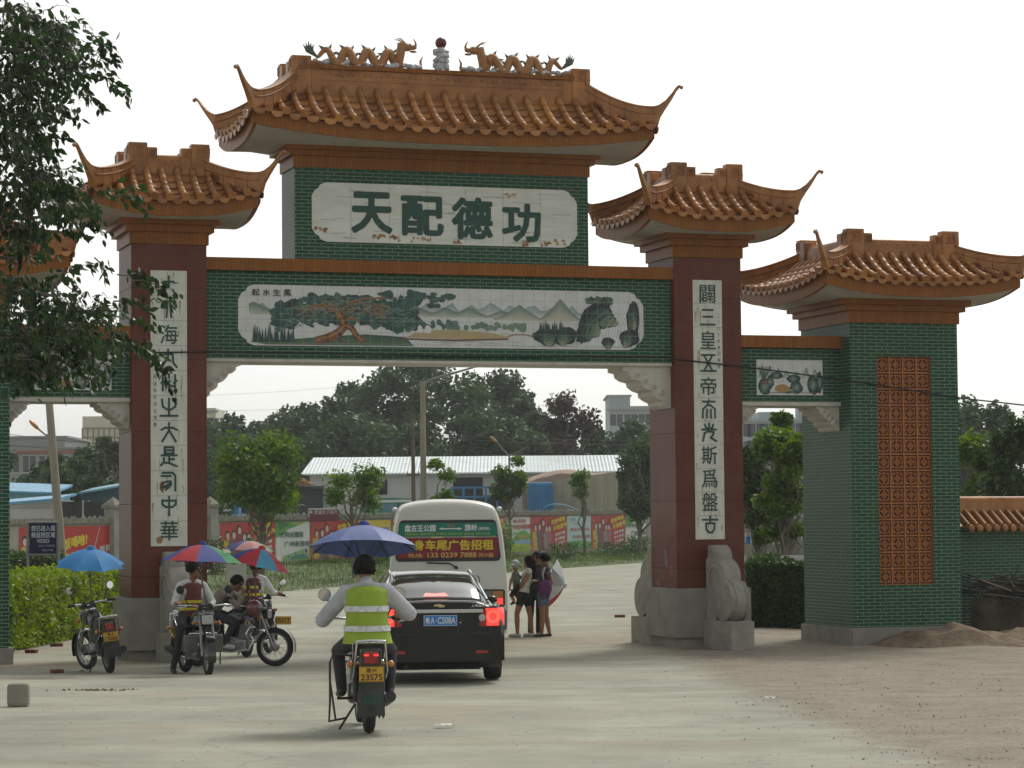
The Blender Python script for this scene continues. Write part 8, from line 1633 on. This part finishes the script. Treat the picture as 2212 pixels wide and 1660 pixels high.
o = m.build('drain_grit', mat('brown_grit', (.15, .10, .06), rough=.95, var=.4)); o.location = gp(215, 1492); struct(o, 'stuff'); tag(o, 'scatter of brown grit and leaves on the road at lower left', 'grit')
for (u, v, s_, lab) in [(1925, 1388, .07, 'pale stone at the foot of the tower plinth, left of its neighbours'), (1960, 1388, .09, 'largest pale stone lying by the tower plinth'), (1985, 1384, .06, 'small pale stone lying right of the largest one by the tower'), (2080, 1382, .05, 'small pale stone by the brown earth mound'), (1630, 1402, .04, 'small stone right of the drum stone block'), (1385, 1389, .045, 'small reddish stone before the right pillar plinth')]: lump('rubble_stone', lab, 'stone', gp(u, v), s_, s_ * .8, s_ * .6, RUB if v != 1389 else BRK)
for (u, v, lab, sx, rz) in [(960, 1573, 'white scrap of paper on the road right of the foreground motorcycle', .09, .2), (2085, 1385, 'green-white scrap of litter by the earth mound', .10, .4), (645, 1277, 'whitish litter on the verge edge by the road', .12, 0), (1310, 1210, 'white litter on the grass below the posters', .16, .3), (1745, 1352, 'white plastic bag by the right hedge', .10, .5), (1695, 1355, 'small white litter under the right hedge', .05, .1), (170, 1453, 'pale strip of litter left of the parked motorcycle', .12, 0), (1665, 1513, 'pale scrap on the gravel at lower right', .06, .3)]:
    c = gp(u, v) + Vector((0, 0, .012)); m = MB(); m.grid([[(sx * (i / 5 - .5) * 2, sx * .5 * (j / 3 - .5) * 2, .03 * noise.noise(Vector((i * .9, j * .9, u))) + .02) for i in range(6)] for j in range(4)], 0, True); o = m.build('litter', mat('litter_paper', (.58, .58, .55), rough=.8, var=.1)); o.location = c; o.rotation_euler = (0, 0, rz); tag(o, lab, 'litter')
m = MB(); rs = random.Random(71)                          # loose gravel
for k in range(1900):
    u, v = rs.uniform(1420, 2300), rs.uniform(1400, 1660); p = gp(u, v)
    if p.x < grav_x(p.y) - .4 + rs.gauss(0, .5): continue
    s_ = .003 + .009 * rs.random() ** 3; bm = bmesh.new(); bmesh.ops.create_icosphere(bm, subdivisions=1, radius=s_); bmesh.ops.translate(bm, verts=bm.verts, vec=p + Vector((0, 0, s_ * .3))); m.frombm(bm)
for k in range(500):
    u, v = rs.uniform(-40, 2000), rs.uniform(1400, 1650); p = gp(u, v); s_ = rs.uniform(.003, .008); bm = bmesh.new(); bmesh.ops.create_icosphere(bm, subdivisions=1, radius=s_); bmesh.ops.translate(bm, verts=bm.verts, vec=p); m.frombm(bm)
o = m.build('loose_gravel', mat('gravel_stones', (.22, .19, .155), rough=.95, var=.5, scale=3, col2=(.38, .34, .29))); struct(o, 'stuff'); tag(o, 'loose gravel strewn over the lot at lower right', 'gravel')
# bollard and bits behind the right pillar
D = 58; a = at(1617, 1210, D); t = thing('marker_post', 'grey marker post with blue band right of the right red pillar', 'post', (a.x, D, zg(D))); h = at(1617, 1150, D).z - zg(D); m = MB(); m.tube([(0, 0, -.1), (0, 0, h)], .055, 10); m.build('post', CONC, t); m = MB(); m.tube([(0, 0, h - .26), (0, 0, h - .10)], .06, 10); m.build('blue_band', mat('blue_band_paint', (.02, .16, .38), rough=.5), t)
D = 64; a, b = at(1618, 1232, D), at(1760, 1222, D); t = thing('block_wall', 'low whitish block wall under the trees in the right opening', 'wall', (a.x, D, zg(D))); m = MB(); m.box(-.3, b.x - a.x + 1.5, 0, .2, -.2, a.z - zg(D) + .35); m.build('blockwork', PLAST, t)
D = 74; t = thing('board_fence', 'grey upright board fence behind the trees in the right opening', 'fence', (at(1600, 1200, D).x, D, zg(D))); m = MB(); rs = random.Random(3)
for k in range(16): m.box(.16 * k, .16 * k + .145, 0, .03, -.1, 2.2 + rs.uniform(-.08, .08))
m.build('boards', mat('grey_boards', (.20, .20, .185), rough=.9, var=.25, stretch=(4, 4, .4)), t)
# ================================================================== HAZE
m = MB(); m.box(-700, 700, -70, 800, -2.0, 48); hz = m.build('haze', bpy.data.materials.new('haze_air')); hm = hz.data.materials[0]; hm.use_nodes = True; nt = hm.node_tree; nt.nodes.clear()
vo = nt.nodes.new('ShaderNodeVolumePrincipled'); vo.inputs['Color'].default_value = (.86, .92, .93, 1); vo.inputs['Density'].default_value = .00038; vo.inputs['Anisotropy'].default_value = .2
oo = nt.nodes.new('ShaderNodeOutputMaterial'); nt.links.new(vo.outputs[0], oo.inputs['Volume']); hz['kind'] = 'stuff'; hz['label'] = 'thin pale haze in the air over the whole place'; hz['category'] = 'haze'
bpy.context.view_layer.update()
